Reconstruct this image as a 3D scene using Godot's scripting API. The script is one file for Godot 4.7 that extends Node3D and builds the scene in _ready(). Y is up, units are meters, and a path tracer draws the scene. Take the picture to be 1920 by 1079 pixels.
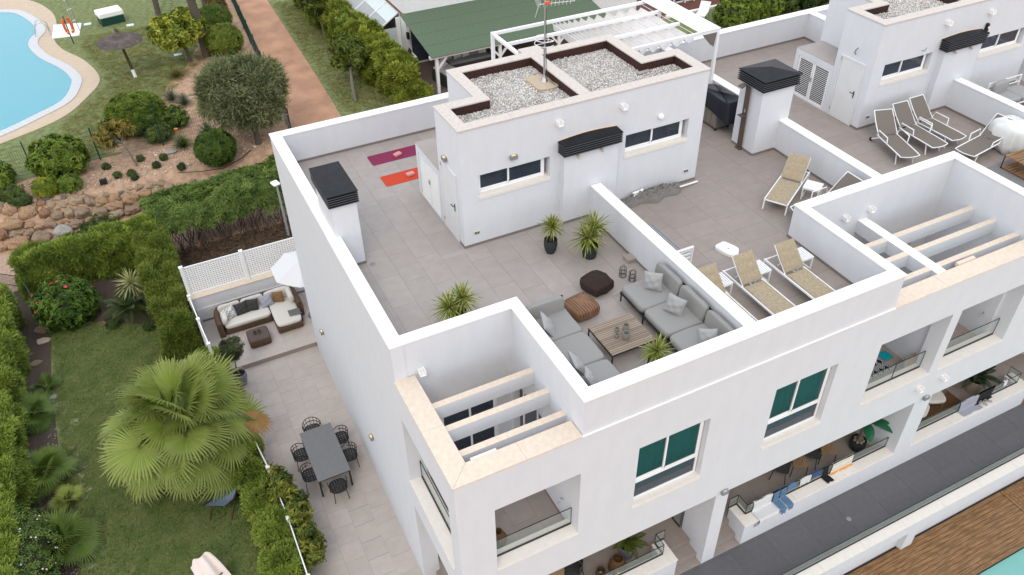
extends Node3D
# Terraced white houses with roof terraces, seen from above. x runs along the row, z towards the street, y up; metres.

const T := 7.506      # roof terrace floor
const G := 0.9        # communal garden level
var rng := RandomNumberGenerator.new()
var M := {}
var TX := {}
var used := {}
var building: Node3D

class MB:
	var P := PackedVector3Array()
	var N := PackedVector3Array()
	var C := PackedColorArray()
	var U := PackedVector2Array()
	var tinted := false
	var col := Color(1, 1, 1)
	var X := Transform3D()
	func tri(a: Vector3, b: Vector3, c: Vector3, na: Vector3, nb: Vector3, nc: Vector3, ua := Vector2(), ub := Vector2(), uc := Vector2()) -> void:
		P.append(X * a); P.append(X * c); P.append(X * b)
		var B := X.basis
		N.append((B * na).normalized()); N.append((B * nc).normalized()); N.append((B * nb).normalized())
		U.append(ua); U.append(uc); U.append(ub)
		if tinted:
			C.append(col); C.append(col); C.append(col)
	func quad(a: Vector3, b: Vector3, c: Vector3, d: Vector3) -> void:
		var n := (b - a).cross(c - a)
		if n.length_squared() < 1e-16:
			n = (c - a).cross(d - a)
		n = n.normalized()
		tri(a, b, c, n, n, n, Vector2(0, 0), Vector2(1, 0), Vector2(1, 1))
		tri(a, c, d, n, n, n, Vector2(0, 0), Vector2(1, 1), Vector2(0, 1))
	func quado(a: Vector3, b: Vector3, c: Vector3, d: Vector3, outward: Vector3) -> void:
		if (b - a).cross(c - a).dot(outward) >= 0.0:
			quad(a, b, c, d)
		else:
			quad(a, d, c, b)
	func squad(a: Vector3, b: Vector3, c: Vector3, d: Vector3, na: Vector3, nb: Vector3, nc: Vector3, nd: Vector3) -> void:
		if (b - a).cross(d - a).dot(na + nb + nc + nd) >= 0.0:
			tri(a, b, c, na, nb, nc); tri(a, c, d, na, nc, nd)
		else:
			tri(a, d, c, na, nd, nc); tri(a, c, b, na, nc, nb)
	func box(c: Vector3, s: Vector3, bev := 0.0) -> void:
		var h := s * 0.5
		bev = minf(bev, minf(h.x, minf(h.y, h.z)) * 0.9)
		for i in 3:
			var j := (i + 1) % 3
			var k := (i + 2) % 3
			for sg: float in [-1.0, 1.0]:
				var q: Array[Vector3] = []
				for e: Vector2 in [Vector2(-1, -1), Vector2(1, -1), Vector2(1, 1), Vector2(-1, 1)]:
					var v := Vector3()
					v[i] = sg * h[i]; v[j] = e.x * (h[j] - bev); v[k] = e.y * (h[k] - bev)
					q.append(c + v)
				var o := Vector3(); o[i] = sg
				quado(q[0], q[1], q[2], q[3], o)
			if bev > 0.0:
				for sj: float in [-1.0, 1.0]:
					for sk: float in [-1.0, 1.0]:
						var a := Vector3(); var b := Vector3(); var d := Vector3(); var e2 := Vector3()
						a[i] = -(h[i] - bev); a[j] = sj * h[j]; a[k] = sk * (h[k] - bev)
						b = a; b[i] = h[i] - bev
						d = b; d[j] = sj * (h[j] - bev); d[k] = sk * h[k]
						e2 = d; e2[i] = -(h[i] - bev)
						var o2 := Vector3(); o2[j] = sj; o2[k] = sk
						quado(c + a, c + b, c + d, c + e2, o2)
		if bev > 0.0:
			for sx: float in [-1.0, 1.0]:
				for sy: float in [-1.0, 1.0]:
					for sz: float in [-1.0, 1.0]:
						var s3 := Vector3(sx, sy, sz)
						var a3 := c + s3 * (h - Vector3(0, bev, bev))
						var b3 := c + s3 * (h - Vector3(bev, 0, bev))
						var c3 := c + s3 * (h - Vector3(bev, bev, 0))
						var n3 := s3.normalized()
						if (b3 - a3).cross(c3 - a3).dot(n3) >= 0.0:
							tri(a3, b3, c3, n3, n3, n3)
						else:
							tri(a3, c3, b3, n3, n3, n3)
	func span(x0: float, x1: float, y0: float, y1: float, z0: float, z1: float, bev := 0.0) -> void:
		box(Vector3((x0 + x1) / 2, (y0 + y1) / 2, (z0 + z1) / 2), Vector3(absf(x1 - x0), absf(y1 - y0), absf(z1 - z0)), bev)
	func tube(path: PackedVector3Array, radii, sides := 8, caps := true) -> void:
		var n := path.size()
		var up := Vector3.UP
		var rings: Array = []
		for i in n:
			var d := (path[mini(i + 1, n - 1)] - path[maxi(i - 1, 0)]).normalized()
			if absf(d.dot(up)) > 0.95:
				up = Vector3(1, 0, 0.13).normalized() if absf(d.y) > 0.9 else Vector3.UP
			var u := (up - d * up.dot(d)).normalized()
			up = u
			var w := d.cross(u)
			var r: float = radii if radii is float else radii[i]
			var ring := PackedVector3Array(); var nn := PackedVector3Array()
			for s in sides:
				var a := TAU * s / sides
				var dir := u * cos(a) + w * sin(a)
				ring.append(path[i] + dir * r); nn.append(dir)
			rings.append([ring, nn])
		for i in n - 1:
			for s in sides:
				var t := (s + 1) % sides
				squad(rings[i][0][s], rings[i][0][t], rings[i + 1][0][t], rings[i + 1][0][s], rings[i][1][s], rings[i][1][t], rings[i + 1][1][t], rings[i + 1][1][s])
		if caps:
			for e: int in [0, n - 1]:
				var o := (path[0] - path[1]) if e == 0 else (path[n - 1] - path[n - 2])
				o = o.normalized()
				for s in sides:
					var t := (s + 1) % sides
					var a: Vector3 = rings[e][0][s]; var b: Vector3 = rings[e][0][t]
					if (a - path[e]).cross(b - path[e]).dot(o) >= 0.0:
						tri(path[e], a, b, o, o, o)
					else:
						tri(path[e], b, a, o, o, o)
	func bar(a: Vector3, b: Vector3, r: float, sides := 6) -> void:
		tube(PackedVector3Array([a, b]), r, sides)
	func beam(a: Vector3, b: Vector3, w: float, h: float, bev := 0.004) -> void:
		var keep := X
		var d := (b - a)
		var z := d.normalized()
		var x := Vector3.UP.cross(z)
		if x.length() < 0.01:
			x = Vector3.RIGHT
		x = x.normalized()
		var y := z.cross(x)
		X = keep * Transform3D(Basis(x, y, z), (a + b) / 2)
		box(Vector3(), Vector3(w, h, d.length()), bev)
		X = keep
	func lathe(prof: PackedVector2Array, segs: int, c := Vector3()) -> void:
		for i in prof.size() - 1:
			var p := prof[i]; var q := prof[i + 1]
			var sl := Vector2(q.y - p.y, -(q.x - p.x)).normalized()
			for s in segs:
				var a := TAU * s / segs; var b := TAU * (s + 1) / segs
				var da := Vector3(cos(a), 0, sin(a)); var db := Vector3(cos(b), 0, sin(b))
				var na := da * sl.x + Vector3.UP * sl.y; var nb := db * sl.x + Vector3.UP * sl.y
				var v0 := c + da * p.x + Vector3.UP * p.y; var v1 := c + db * p.x + Vector3.UP * p.y
				var v2 := c + db * q.x + Vector3.UP * q.y; var v3 := c + da * q.x + Vector3.UP * q.y
				if p.x < 1e-5:
					if (v2 - v0).cross(v3 - v0).dot(na) >= 0: tri(v0, v2, v3, na, nb, na)
					else: tri(v0, v3, v2, na, na, nb)
				elif q.x < 1e-5:
					if (v1 - v0).cross(v2 - v0).dot(na) >= 0: tri(v0, v1, v2, na, nb, na)
					else: tri(v0, v2, v1, na, na, nb)
				else:
					squad(v0, v1, v2, v3, na, nb, nb, na)
	static func sp(v: float, e: float) -> float:
		return signf(v) * pow(absf(v), e)
	func puff(s: Vector3, e1 := 0.4, e2 := 0.4, nu := 20, nv := 10, wob := 0.0, seed := 0.0) -> void:   # superellipsoid, half sizes s
		var g: Array = []
		for i in nv + 1:
			var v := -PI / 2 + PI * i / nv
			var row: Array = []
			for k in nu + 1:
				var u := TAU * k / nu
				var p := Vector3(s.x * sp(cos(v), e1) * sp(cos(u), e2), s.y * sp(sin(v), e1), s.z * sp(cos(v), e1) * sp(sin(u), e2))
				var n := Vector3(sp(cos(v), 2 - e1) * sp(cos(u), 2 - e2) / s.x, sp(sin(v), 2 - e1) / s.y, sp(cos(v), 2 - e1) * sp(sin(u), 2 - e2) / s.z).normalized()
				if wob > 0.0:
					p += n * wob * (sin(p.x * 9.0 + seed) + sin(p.z * 11.0 + seed * 2.1) + sin(p.x * 23.0 - p.z * 17.0 + seed)) * 0.4
				row.append([p, n])
			g.append(row)
		for i in nv:
			for k in nu:
				squad(g[i][k][0], g[i][k + 1][0], g[i + 1][k + 1][0], g[i + 1][k][0], g[i][k][1], g[i][k + 1][1], g[i + 1][k + 1][1], g[i + 1][k][1])
	func pillow(w: float, h: float, t: float, n := 12, crease := 0.0, seed := 0.0) -> void:   # stands in xy, thickness along z
		for side: float in [-1.0, 1.0]:
			var g: Array = []
			for i in n + 1:
				var row: Array = []
				for k in n + 1:
					var u := -1.0 + 2.0 * k / n; var v := -1.0 + 2.0 * i / n
					var x := u * w / 2 * (1.0 - 0.07 * (1.0 - v * v)); var y := v * h / 2 * (1.0 - 0.07 * (1.0 - u * u))
					var z := t / 2 * pow((1.0 - pow(absf(u), 2.6)) * (1.0 - pow(absf(v), 2.6)), 0.55)
					z += crease * (sin(u * 7.0 + v * 5.0 + seed) + sin(u * 3.0 - v * 8.0 + seed * 1.7)) * z * 2.0
					row.append(Vector3(x, y, side * z))
				g.append(row)
			sheet(g, Vector3(0, 0, side))
	func sheet(g: Array, outward := Vector3.ZERO) -> void:   # rows of points, smooth
		var r := g.size(); var c: int = g[0].size()
		var nn: Array = []
		for i in r:
			var row: Array = []
			for k in c:
				var du: Vector3 = g[i][mini(k + 1, c - 1)] - g[i][maxi(k - 1, 0)]
				var dv: Vector3 = g[mini(i + 1, r - 1)][k] - g[maxi(i - 1, 0)][k]
				var n := du.cross(dv).normalized()
				if outward != Vector3.ZERO and n.dot(outward) < 0:
					n = -n
				if n.length() < 0.5:
					n = outward if outward != Vector3.ZERO else Vector3.UP
				row.append(n)
			nn.append(row)
		for i in r - 1:
			for k in c - 1:
				squad(g[i][k], g[i][k + 1], g[i + 1][k + 1], g[i + 1][k], nn[i][k], nn[i][k + 1], nn[i + 1][k + 1], nn[i + 1][k])
	func poly(pts: PackedVector2Array, y0: float, y1: float) -> void:   # a plate: outline in xz
		var ix := Geometry2D.triangulate_polygon(pts)
		for i in range(0, ix.size(), 3):
			for side in [0, 1]:
				var y: float = y1 if side else y0
				var a := Vector3(pts[ix[i]].x, y, pts[ix[i]].y); var b := Vector3(pts[ix[i + 1]].x, y, pts[ix[i + 1]].y); var c := Vector3(pts[ix[i + 2]].x, y, pts[ix[i + 2]].y)
				var n := Vector3.UP if side else Vector3.DOWN
				if (b - a).cross(c - a).dot(n) >= 0: tri(a, b, c, n, n, n)
				else: tri(a, c, b, n, n, n)
		var ccw := Geometry2D.is_polygon_clockwise(pts)
		for i in pts.size():
			var p := pts[i]; var q := pts[(i + 1) % pts.size()]
			var d := (q - p)
			var o := Vector3(d.y, 0, -d.x) if ccw else Vector3(-d.y, 0, d.x)
			quado(Vector3(p.x, y0, p.y), Vector3(q.x, y0, q.y), Vector3(q.x, y1, q.y), Vector3(p.x, y1, p.y), -o)
	func holes(ax: String, u0: float, u1: float, y0: float, y1: float, t0: float, t1: float, hs: Array) -> void:
		# a wall along x or z, thickness t0..t1 on the other axis, with openings [u0, u1, y0, y1]
		var us: Array = [u0, u1]; var ys: Array = [y0, y1]
		for h in hs:
			for q in [h[0], h[1]]:
				if q > u0 + 1e-4 and q < u1 - 1e-4 and not us.has(q): us.append(q)
			for q in [h[2], h[3]]:
				if q > y0 + 1e-4 and q < y1 - 1e-4 and not ys.has(q): ys.append(q)
		us.sort(); ys.sort()
		var solid := func(i: int, k: int) -> bool:
			if i < 0 or k < 0 or i >= us.size() - 1 or k >= ys.size() - 1: return false
			var u: float = (us[i] + us[i + 1]) / 2.0; var y: float = (ys[k] + ys[k + 1]) / 2.0
			for h in hs:
				if u > h[0] and u < h[1] and y > h[2] and y < h[3]: return false
			return true
		var pt := func(u: float, y: float, t: float) -> Vector3: return Vector3(u, y, t) if ax == "x" else Vector3(t, y, u)
		var dt: Vector3 = pt.call(0.0, 0.0, 1.0); var du: Vector3 = pt.call(1.0, 0.0, 0.0)
		for i in us.size() - 1:
			for k in ys.size() - 1:
				if not solid.call(i, k): continue
				var a: float = us[i]; var b: float = us[i + 1]; var c: float = ys[k]; var d: float = ys[k + 1]
				quado(pt.call(a, c, t0), pt.call(b, c, t0), pt.call(b, d, t0), pt.call(a, d, t0), -dt)
				quado(pt.call(a, c, t1), pt.call(b, c, t1), pt.call(b, d, t1), pt.call(a, d, t1), dt)
				if not solid.call(i - 1, k): quado(pt.call(a, c, t0), pt.call(a, c, t1), pt.call(a, d, t1), pt.call(a, d, t0), -du)
				if not solid.call(i + 1, k): quado(pt.call(b, c, t0), pt.call(b, c, t1), pt.call(b, d, t1), pt.call(b, d, t0), du)
				if not solid.call(i, k - 1): quado(pt.call(a, c, t0), pt.call(b, c, t0), pt.call(b, c, t1), pt.call(a, c, t1), Vector3.DOWN)
				if not solid.call(i, k + 1): quado(pt.call(a, d, t0), pt.call(b, d, t0), pt.call(b, d, t1), pt.call(a, d, t1), Vector3.UP)
	func mesh() -> ArrayMesh:
		var m := ArrayMesh.new()
		var a := []
		a.resize(Mesh.ARRAY_MAX)
		a[Mesh.ARRAY_VERTEX] = P; a[Mesh.ARRAY_NORMAL] = N; a[Mesh.ARRAY_TEX_UV] = U
		if tinted: a[Mesh.ARRAY_COLOR] = C
		m.add_surface_from_arrays(Mesh.PRIMITIVE_TRIANGLES, a)
		return m

# ---------------------------------------------------------------- naming
func numbered(called: String) -> String:
	if not used.has(called):
		used[called] = 0
		return called
	used[called] += 1
	return "%s_%03d" % [called, used[called]]

func obj(called: String, m, mat: Material, parent: Node = null, at := Vector3.ZERO) -> MeshInstance3D:
	var o := MeshInstance3D.new()
	o.mesh = m.mesh() if m is MB else m
	o.material_override = mat
	o.position = at
	if parent == null:
		o.name = numbered(called); add_child(o)
	else:
		o.name = called; parent.add_child(o, true)
	return o

func thing(called: String, label: String, category: String, at := Vector3.ZERO, turn := 0.0, group := "") -> Node3D:
	var o := Node3D.new(); o.name = numbered(called); add_child(o)
	o.position = at; o.rotation.y = turn
	tag(o, label, category, group, "thing")
	return o

func tag(o: Node, label: String, category := "", group := "", kind := "") -> Node:
	if label: o.set_meta("label", label)
	if category: o.set_meta("category", category)
	if group: o.set_meta("group", group)
	if kind: o.set_meta("kind", kind)
	return o

func struct(called: String, m, mat: Material, label := "", category := "") -> MeshInstance3D:
	var o := obj(called, m, mat)
	tag(o, label, category, "", "structure")
	return o

func sub(called: String, parent: Node, at := Vector3.ZERO) -> Node3D:
	var o := Node3D.new(); o.name = called
	parent.add_child(o, true)
	o.position = at
	return o

func dup(root: Node3D, at: Vector3, turn := 0.0, label := "", group := "") -> Node3D:
	var r: Node3D = root.duplicate()
	r.name = numbered(String(root.name).rstrip("0123456789").trim_suffix("_")); add_child(r)
	r.position = at; r.rotation.y = turn
	if label: r.set_meta("label", label)
	if group: r.set_meta("group", group)
	return r

func scatter(called: String, mesh: Mesh, mat: Material, xf: Array, cols: Array, parent: Node = null, stuff := true) -> MultiMeshInstance3D:
	var mm := MultiMesh.new()
	mm.transform_format = MultiMesh.TRANSFORM_3D
	mm.use_colors = not cols.is_empty()
	mm.mesh = mesh
	mm.instance_count = xf.size()
	for i in xf.size():
		mm.set_instance_transform(i, xf[i])
		if mm.use_colors: mm.set_instance_color(i, cols[i])
	var o := MultiMeshInstance3D.new()
	o.multimesh = mm; o.material_override = mat
	if parent == null:
		o.name = numbered(called); add_child(o)
	else:
		o.name = called; parent.add_child(o, true)
	if stuff: o.set_meta("kind", "stuff")
	return o

# ---------------------------------------------------------------- materials
func noise_tex(key: String, freq: float, oct: int, lo: float, hi: float, size := 512, type := FastNoiseLite.TYPE_SIMPLEX_SMOOTH, cell := -1) -> Texture2D:
	if TX.has(key): return TX[key]
	var n := FastNoiseLite.new()
	n.seed = 17 + TX.size(); n.noise_type = type; n.frequency = freq
	n.fractal_type = FastNoiseLite.FRACTAL_FBM; n.fractal_octaves = oct; n.fractal_gain = 0.55
	if cell >= 0: n.cellular_return_type = cell as FastNoiseLite.CellularReturnType
	var t := NoiseTexture2D.new()
	t.width = size; t.height = size; t.seamless = true; t.noise = n; t.normalize = true
	var g := Gradient.new()
	g.set_color(0, Color(lo, lo, lo)); g.set_color(1, Color(hi, hi, hi))
	t.color_ramp = g
	TX[key] = t
	return t

func mat(key: String, lin: Color, rough := 0.8, tex: Texture2D = null, scale := 1.0, bump: Texture2D = null, bump_cm := 0.0, bump_scale := -1.0) -> StandardMaterial3D:
	if M.has(key): return M[key]
	var m := StandardMaterial3D.new()
	m.resource_name = key
	m.albedo_color = lin.linear_to_srgb()
	m.roughness = rough
	m.metallic_specular = 0.4
	if tex or bump:
		m.uv1_triplanar = true; m.uv1_world_triplanar = true
		m.uv1_scale = Vector3.ONE * scale
		m.uv1_triplanar_sharpness = 4.0
	if tex: m.albedo_texture = tex
	if bump:
		m.heightmap_enabled = true; m.heightmap_texture = bump; m.heightmap_scale = bump_cm
	M[key] = m
	return m

func leaf_mat(key: String, lin: Color, rough := 0.55, back := Color(0.25, 0.3, 0.08)) -> StandardMaterial3D:
	if M.has(key): return M[key]
	var m := StandardMaterial3D.new()
	m.resource_name = key
	m.albedo_color = lin.linear_to_srgb(); m.roughness = rough; m.metallic_specular = 0.35
	m.vertex_color_use_as_albedo = true
	m.backlight_enabled = true; m.backlight = back.linear_to_srgb()
	m.cull_mode = BaseMaterial3D.CULL_DISABLED
	M[key] = m
	return m

func glass_mat(key: String, lin: Color, alpha: float) -> StandardMaterial3D:
	if M.has(key): return M[key]
	var m := StandardMaterial3D.new()
	m.resource_name = key
	var c := lin.linear_to_srgb(); c.a = alpha
	m.albedo_color = c; m.roughness = 0.03; m.metallic_specular = 0.5
	m.transparency = BaseMaterial3D.TRANSPARENCY_ALPHA
	M[key] = m
	return m

func gv(v: float) -> Color: return Color(v, v, v)

func materials() -> void:
	var soft := noise_tex("soft", 0.012, 5, 0.965, 1.0)
	var mottle := noise_tex("mottle", 0.012, 4, 0.945, 1.0)
	var fine := noise_tex("fine", 0.25, 3, 0.55, 1.0)
	var bumpy := noise_tex("bumpy", 0.09, 4, 0.0, 1.0)
	var streak := noise_tex("streak", 0.014, 4, 0.93, 1.0)
	var rocky := noise_tex("rocky", 0.03, 6, 0.55, 1.0)
	var weave := noise_tex("weave", 0.6, 2, 0.78, 1.0)
	mat("stucco", Color(0.665, 0.675, 0.702), 0.9, noise_tex("runs", 0.014, 5, 0.975, 1.0), 0.2, bumpy, 0.25).uv1_scale = Vector3(0.30, 0.12, 0.30)
	mat("coping_white", Color(0.89, 0.872, 0.845), 0.75, soft, 0.5)
	mat("coping_cream", Color(0.74, 0.625, 0.50), 0.75, streak, 0.8)
	mat("coping_beige", Color(0.62, 0.555, 0.495), 0.8, streak, 0.9)
	mat("sill", Color(0.80, 0.745, 0.675), 0.7, soft, 0.7)
	mat("grout", Color(0.27, 0.25, 0.235), 0.95)
	for i in 4:
		var k: float = [1.0, 0.965, 1.03, 0.985][i]
		mat("tile%d" % i, Color(0.37, 0.328, 0.302) * k, 0.62, mottle, 0.28 + 0.05 * i)
		mat("ptile%d" % i, Color(0.485, 0.425, 0.385) * k, 0.62, mottle, 0.25 + 0.05 * i)
		mat("btile%d" % i, Color(0.325, 0.275, 0.245) * k, 0.62, mottle, 0.28 + 0.05 * i)
		mat("terr%d" % i, Color(0.165, 0.12, 0.095) * k, 0.7, mottle, 0.5)
		mat("walk%d" % i, Color(0.118, 0.115, 0.122) * k, 0.6, mottle, 0.5 + 0.07 * i)
		mat("deck%d" % i, Color(0.40, 0.215, 0.09) * [1.0, 0.94, 1.05, 0.97][i], 0.5, rocky, 0.4).uv1_scale = [Vector3(0.10, 1.0, 0.9), Vector3(0.13, 1.0, 1.1)][i % 2]
		mat("rock%d" % i, [Color(0.66, 0.42, 0.25), Color(0.52, 0.30, 0.175), Color(0.58, 0.42, 0.29), Color(0.74, 0.55, 0.37)][i], 0.95, noise_tex("cliff", 0.03, 6, 0.62, 1.0), 0.9 + 0.2 * i, rocky, 14.0)
		mat("teak%d" % i, Color(0.285, 0.222, 0.17) * [1.0, 0.82, 1.12, 0.92][i], 0.7, streak, 3.0)
	mat("rock_grey", Color(0.66, 0.61, 0.55), 0.95, rocky, 1.3, rocky, 5.0)
	mat("rock_blue", Color(0.23, 0.24, 0.25), 0.9, rocky, 2.0)
	mat("skirting", Color(0.225, 0.195, 0.18), 0.6, mottle, 0.8)
	mat("white_metal", gv(0.82), 0.4)
	mat("white_plastic", gv(0.84), 0.45)
	mat("offwhite_paint", Color(0.71, 0.71, 0.705), 0.5, soft, 0.3)
	mat("lamp_post", Color(0.33, 0.345, 0.36), 0.5)
	mat("grey_metal", gv(0.26), 0.45)
	mat("steel", gv(0.55), 0.3).metallic = 0.9
	mat("black_metal", gv(0.016), 0.5)
	mat("dark_metal", gv(0.03), 0.5)
	mat("louvre", Color(0.016, 0.017, 0.019), 0.5)
	mat("louvre_highlight", Color(0.10, 0.103, 0.115), 0.4)  # paler than the fins: an edge highlight put into the colour
	noise_tex("dust", 0.012, 4, 0.8, 1.0)
	mat("louvre_top", Color(0.022, 0.023, 0.027), 0.42, TX["dust"], 0.5).metallic_specular = 0.22
	mat("membrane", Color(0.085, 0.035, 0.028), 0.8, rocky, 0.9)
	mat("gravel_bed", Color(0.60, 0.57, 0.53), 0.95, fine, 0.8, bumpy, 2.0)
	mat("rust", Color(0.30, 0.085, 0.03), 0.9, rocky, 1.0)
	mat("concrete", Color(0.52, 0.42, 0.31), 0.9, mottle, 1.0, bumpy, 0.5)
	mat("sealant", Color(0.75, 0.52, 0.32), 0.8)
	mat("fabric_grey", Color(0.355, 0.345, 0.33), 0.95, weave, 5.0, weave, 0.15)
	mat("fabric_lightgrey", Color(0.43, 0.425, 0.42), 0.95, weave, 5.0, weave, 0.15)
	mat("sling_tan", Color(0.43, 0.348, 0.235), 0.9, noise_tex("slingt", 0.02, 4, 0.84, 1.0), 0.9)
	mat("sling_taupe", Color(0.225, 0.192, 0.163), 0.9, weave, 4.0)
	mat("cream_fabric", Color(0.80, 0.76, 0.70), 0.95, weave, 4.0, weave, 0.2)
	mat("charcoal_fabric", gv(0.055), 0.95, weave, 4.0)
	mat("wicker", Color(0.23, 0.135, 0.085), 0.7, noise_tex("wick", 0.16, 2, 0.4, 1.0), 2.6, TX["wick"], 1.2)
	mat("wicker_grey", Color(0.24, 0.18, 0.155), 0.7, TX["wick"], 2.2, TX["wick"], 1.2)
	mat("wicker_gold", Color(0.32, 0.17, 0.07), 0.7, TX["wick"], 3.0, TX["wick"], 0.8)
	mat("leather", Color(0.22, 0.115, 0.06), 0.6, soft, 2.0)
	mat("boucle", Color(0.17, 0.105, 0.088), 1.0, noise_tex("boucle", 0.2, 2, 0.25, 1.0), 3.0, TX["boucle"], 3.0)
	mat("tarp", Color(0.26, 0.245, 0.23), 0.9, weave, 3.0)
	mat("bbq_cover", Color(0.012, 0.013, 0.02), 0.55)
	mat("steel_bbq", Color(0.30, 0.275, 0.25), 0.35).metallic = 0.6
	mat("white_cover", Color(0.78, 0.78, 0.76), 0.9, soft, 1.0)
	mat("pot_dark", Color(0.035, 0.038, 0.043), 0.7, mottle, 2.0)
	mat("pot_grey", Color(0.19, 0.205, 0.235), 0.75, mottle, 2.0)
	mat("pot_beige", Color(0.42, 0.35, 0.27), 0.85, mottle, 2.0)
	mat("terracotta", Color(0.36, 0.13, 0.07), 0.85, mottle, 2.0)
	mat("soil", Color(0.05, 0.033, 0.022), 1.0, fine, 2.0, bumpy, 3.0)
	mat("bark", Color(0.22, 0.175, 0.14), 0.95, rocky, 2.5, rocky, 2.0)
	mat("bark_pale", Color(0.30, 0.26, 0.215), 0.95, rocky, 2.5, rocky, 1.0)
	mat("table_grey", Color(0.175, 0.175, 0.18), 0.6, mottle, 0.8)
	mat("concrete_pot", Color(0.25, 0.245, 0.22), 0.85, mottle, 3.0)
	mat("curtain_teal", Color(0.012, 0.17, 0.16), 0.9)
	mat("curtain_white", gv(0.5), 0.95)
	mat("room_dark", gv(0.05), 0.95)
	mat("shutter", Color(0.36, 0.365, 0.35), 0.6)
	mat("mat_red", Color(0.27, 0.03, 0.09), 0.85, weave, 6.0)
	mat("mat_orange", Color(0.66, 0.07, 0.025), 0.85, weave, 6.0)
	mat("yoga_block", Color(0.82, 0.36, 0.34), 0.9, weave, 6.0)
	mat("bronze", Color(0.10, 0.075, 0.055), 0.45, soft, 2.0)
	mat("lantern_metal", Color(0.055, 0.02, 0.013), 0.5)
	mat("socket_grey", Color(0.10, 0.095, 0.08), 0.5)
	mat("lamp_grey", Color(0.22, 0.225, 0.225), 0.5)
	mat("dirt", Color(0.58, 0.375, 0.245), 1.0, noise_tex("dirtt", 0.02, 6, 0.75, 1.0), 0.22, bumpy, 3.0)
	mat("mulch", Color(0.20, 0.145, 0.11), 1.0, fine, 0.7, bumpy, 4.0)
	mat("lawn", Color(0.23, 0.265, 0.105), 1.0, noise_tex("lawnt", 0.018, 6, 0.72, 1.0), 0.3)
	mat("path_terracotta", Color(0.54, 0.30, 0.185), 0.9, noise_tex("patht", 0.012, 5, 0.80, 1.0), 0.09, bumpy, 0.6)
	mat("path_pink", Color(0.43, 0.285, 0.215), 0.9, mottle, 0.4)
	mat("pool_deck", Color(0.56, 0.45, 0.33), 0.9, mottle, 0.3)
	mat("coping_pool", Color(0.60, 0.60, 0.61), 0.8, mottle, 0.9)
	mat("pool_shell", Color(0.095, 0.32, 0.385), 0.8, soft, 0.15)
	mat("pool_teal", Color(0.14, 0.40, 0.35), 0.8, soft, 0.3)
	mat("green_roof", Color(0.135, 0.19, 0.118), 0.95, noise_tex("felt", 0.05, 5, 0.75, 1.0), 0.4)
	mat("fence_green", Color(0.010, 0.055, 0.042), 0.5)
	mat("white_paint", gv(0.80), 0.7, soft, 0.4)
	mat("canvas", Color(0.80, 0.77, 0.74), 0.9, soft, 0.6)
	M["canvas"].backlight_enabled = true; M["canvas"].backlight = gv(0.35).linear_to_srgb()
	mat("umbrella_white", gv(0.68), 0.9)
	M["umbrella_white"].backlight_enabled = true; M["umbrella_white"].backlight = gv(0.3).linear_to_srgb()
	mat("thatch", Color(0.30, 0.245, 0.225), 1.0, fine, 1.0, bumpy, 2.0)
	mat("wood_post", Color(0.14, 0.095, 0.055), 0.9, rocky, 2.0)
	mat("orange_plastic", Color(0.75, 0.10, 0.03), 0.5)
	mat("yellow_plastic", Color(0.75, 0.5, 0.1), 0.5)
	mat("denim", Color(0.13, 0.24, 0.40), 0.95, weave, 6.0)
	mat("denim_dark", Color(0.06, 0.11, 0.24), 0.95, weave, 6.0)
	mat("towel_white", gv(0.80), 1.0, weave, 6.0)
	mat("cloth_black", gv(0.014), 0.95)
	mat("cloth_grey", Color(0.42, 0.43, 0.50), 0.95, weave, 6.0)
	mat("cloth_teal", Color(0.0, 0.28, 0.33), 0.9)
	mat("plank_light", Color(0.36, 0.22, 0.11), 0.6, streak, 3.0)
	mat("rug_brown", Color(0.19, 0.10, 0.045), 1.0, weave, 6.0)
	mat("rug_grey", Color(0.27, 0.255, 0.25), 1.0, weave, 3.0)
	mat("roof_tile", Color(0.35, 0.13, 0.06), 0.9, rocky, 1.0)
	mat("terrace_red", Color(0.14, 0.055, 0.035), 0.7, mottle, 0.5)
	mat("polycarb_grey", Color(0.36, 0.38, 0.38), 0.4, soft, 0.5)
	mat("polycarb_clear", Color(0.62, 0.70, 0.70), 0.3, soft, 0.5)
	mat("plastic_dark", gv(0.02), 0.5)
	mat("plastic_black", gv(0.006), 0.7)
	mat("throw_grey", Color(0.17, 0.18, 0.18), 0.95, weave, 5.0)
	mat("ochre", Color(0.27, 0.15, 0.065), 0.95, weave, 5.0)
	mat("pebble", Color(1, 1, 1), 0.9).vertex_color_use_as_albedo = true
	leaf_print()
	glass_mat("glass", Color(0.36, 0.42, 0.39), 0.30).metallic_specular = 0.18
	glass_mat("glass_green", Color(0.02, 0.09, 0.085), 0.35).metallic_specular = 0.22
	glass_mat("glass_dark", Color(0.045, 0.06, 0.085), 0.6).metallic_specular = 0.4
	glass_mat("glass_tint", Color(0.32, 0.36, 0.40), 0.40)
	mat("glass_edge", Color(0.012, 0.02, 0.018), 0.3)
	leaf_mat("leaf", Color(1, 1, 1))
	leaf_mat("leaf_gloss", Color(1, 1, 1), 0.38)
	leaf_mat("petal", Color(1, 1, 1), 0.7, Color(0.3, 0.2, 0.2))

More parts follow.
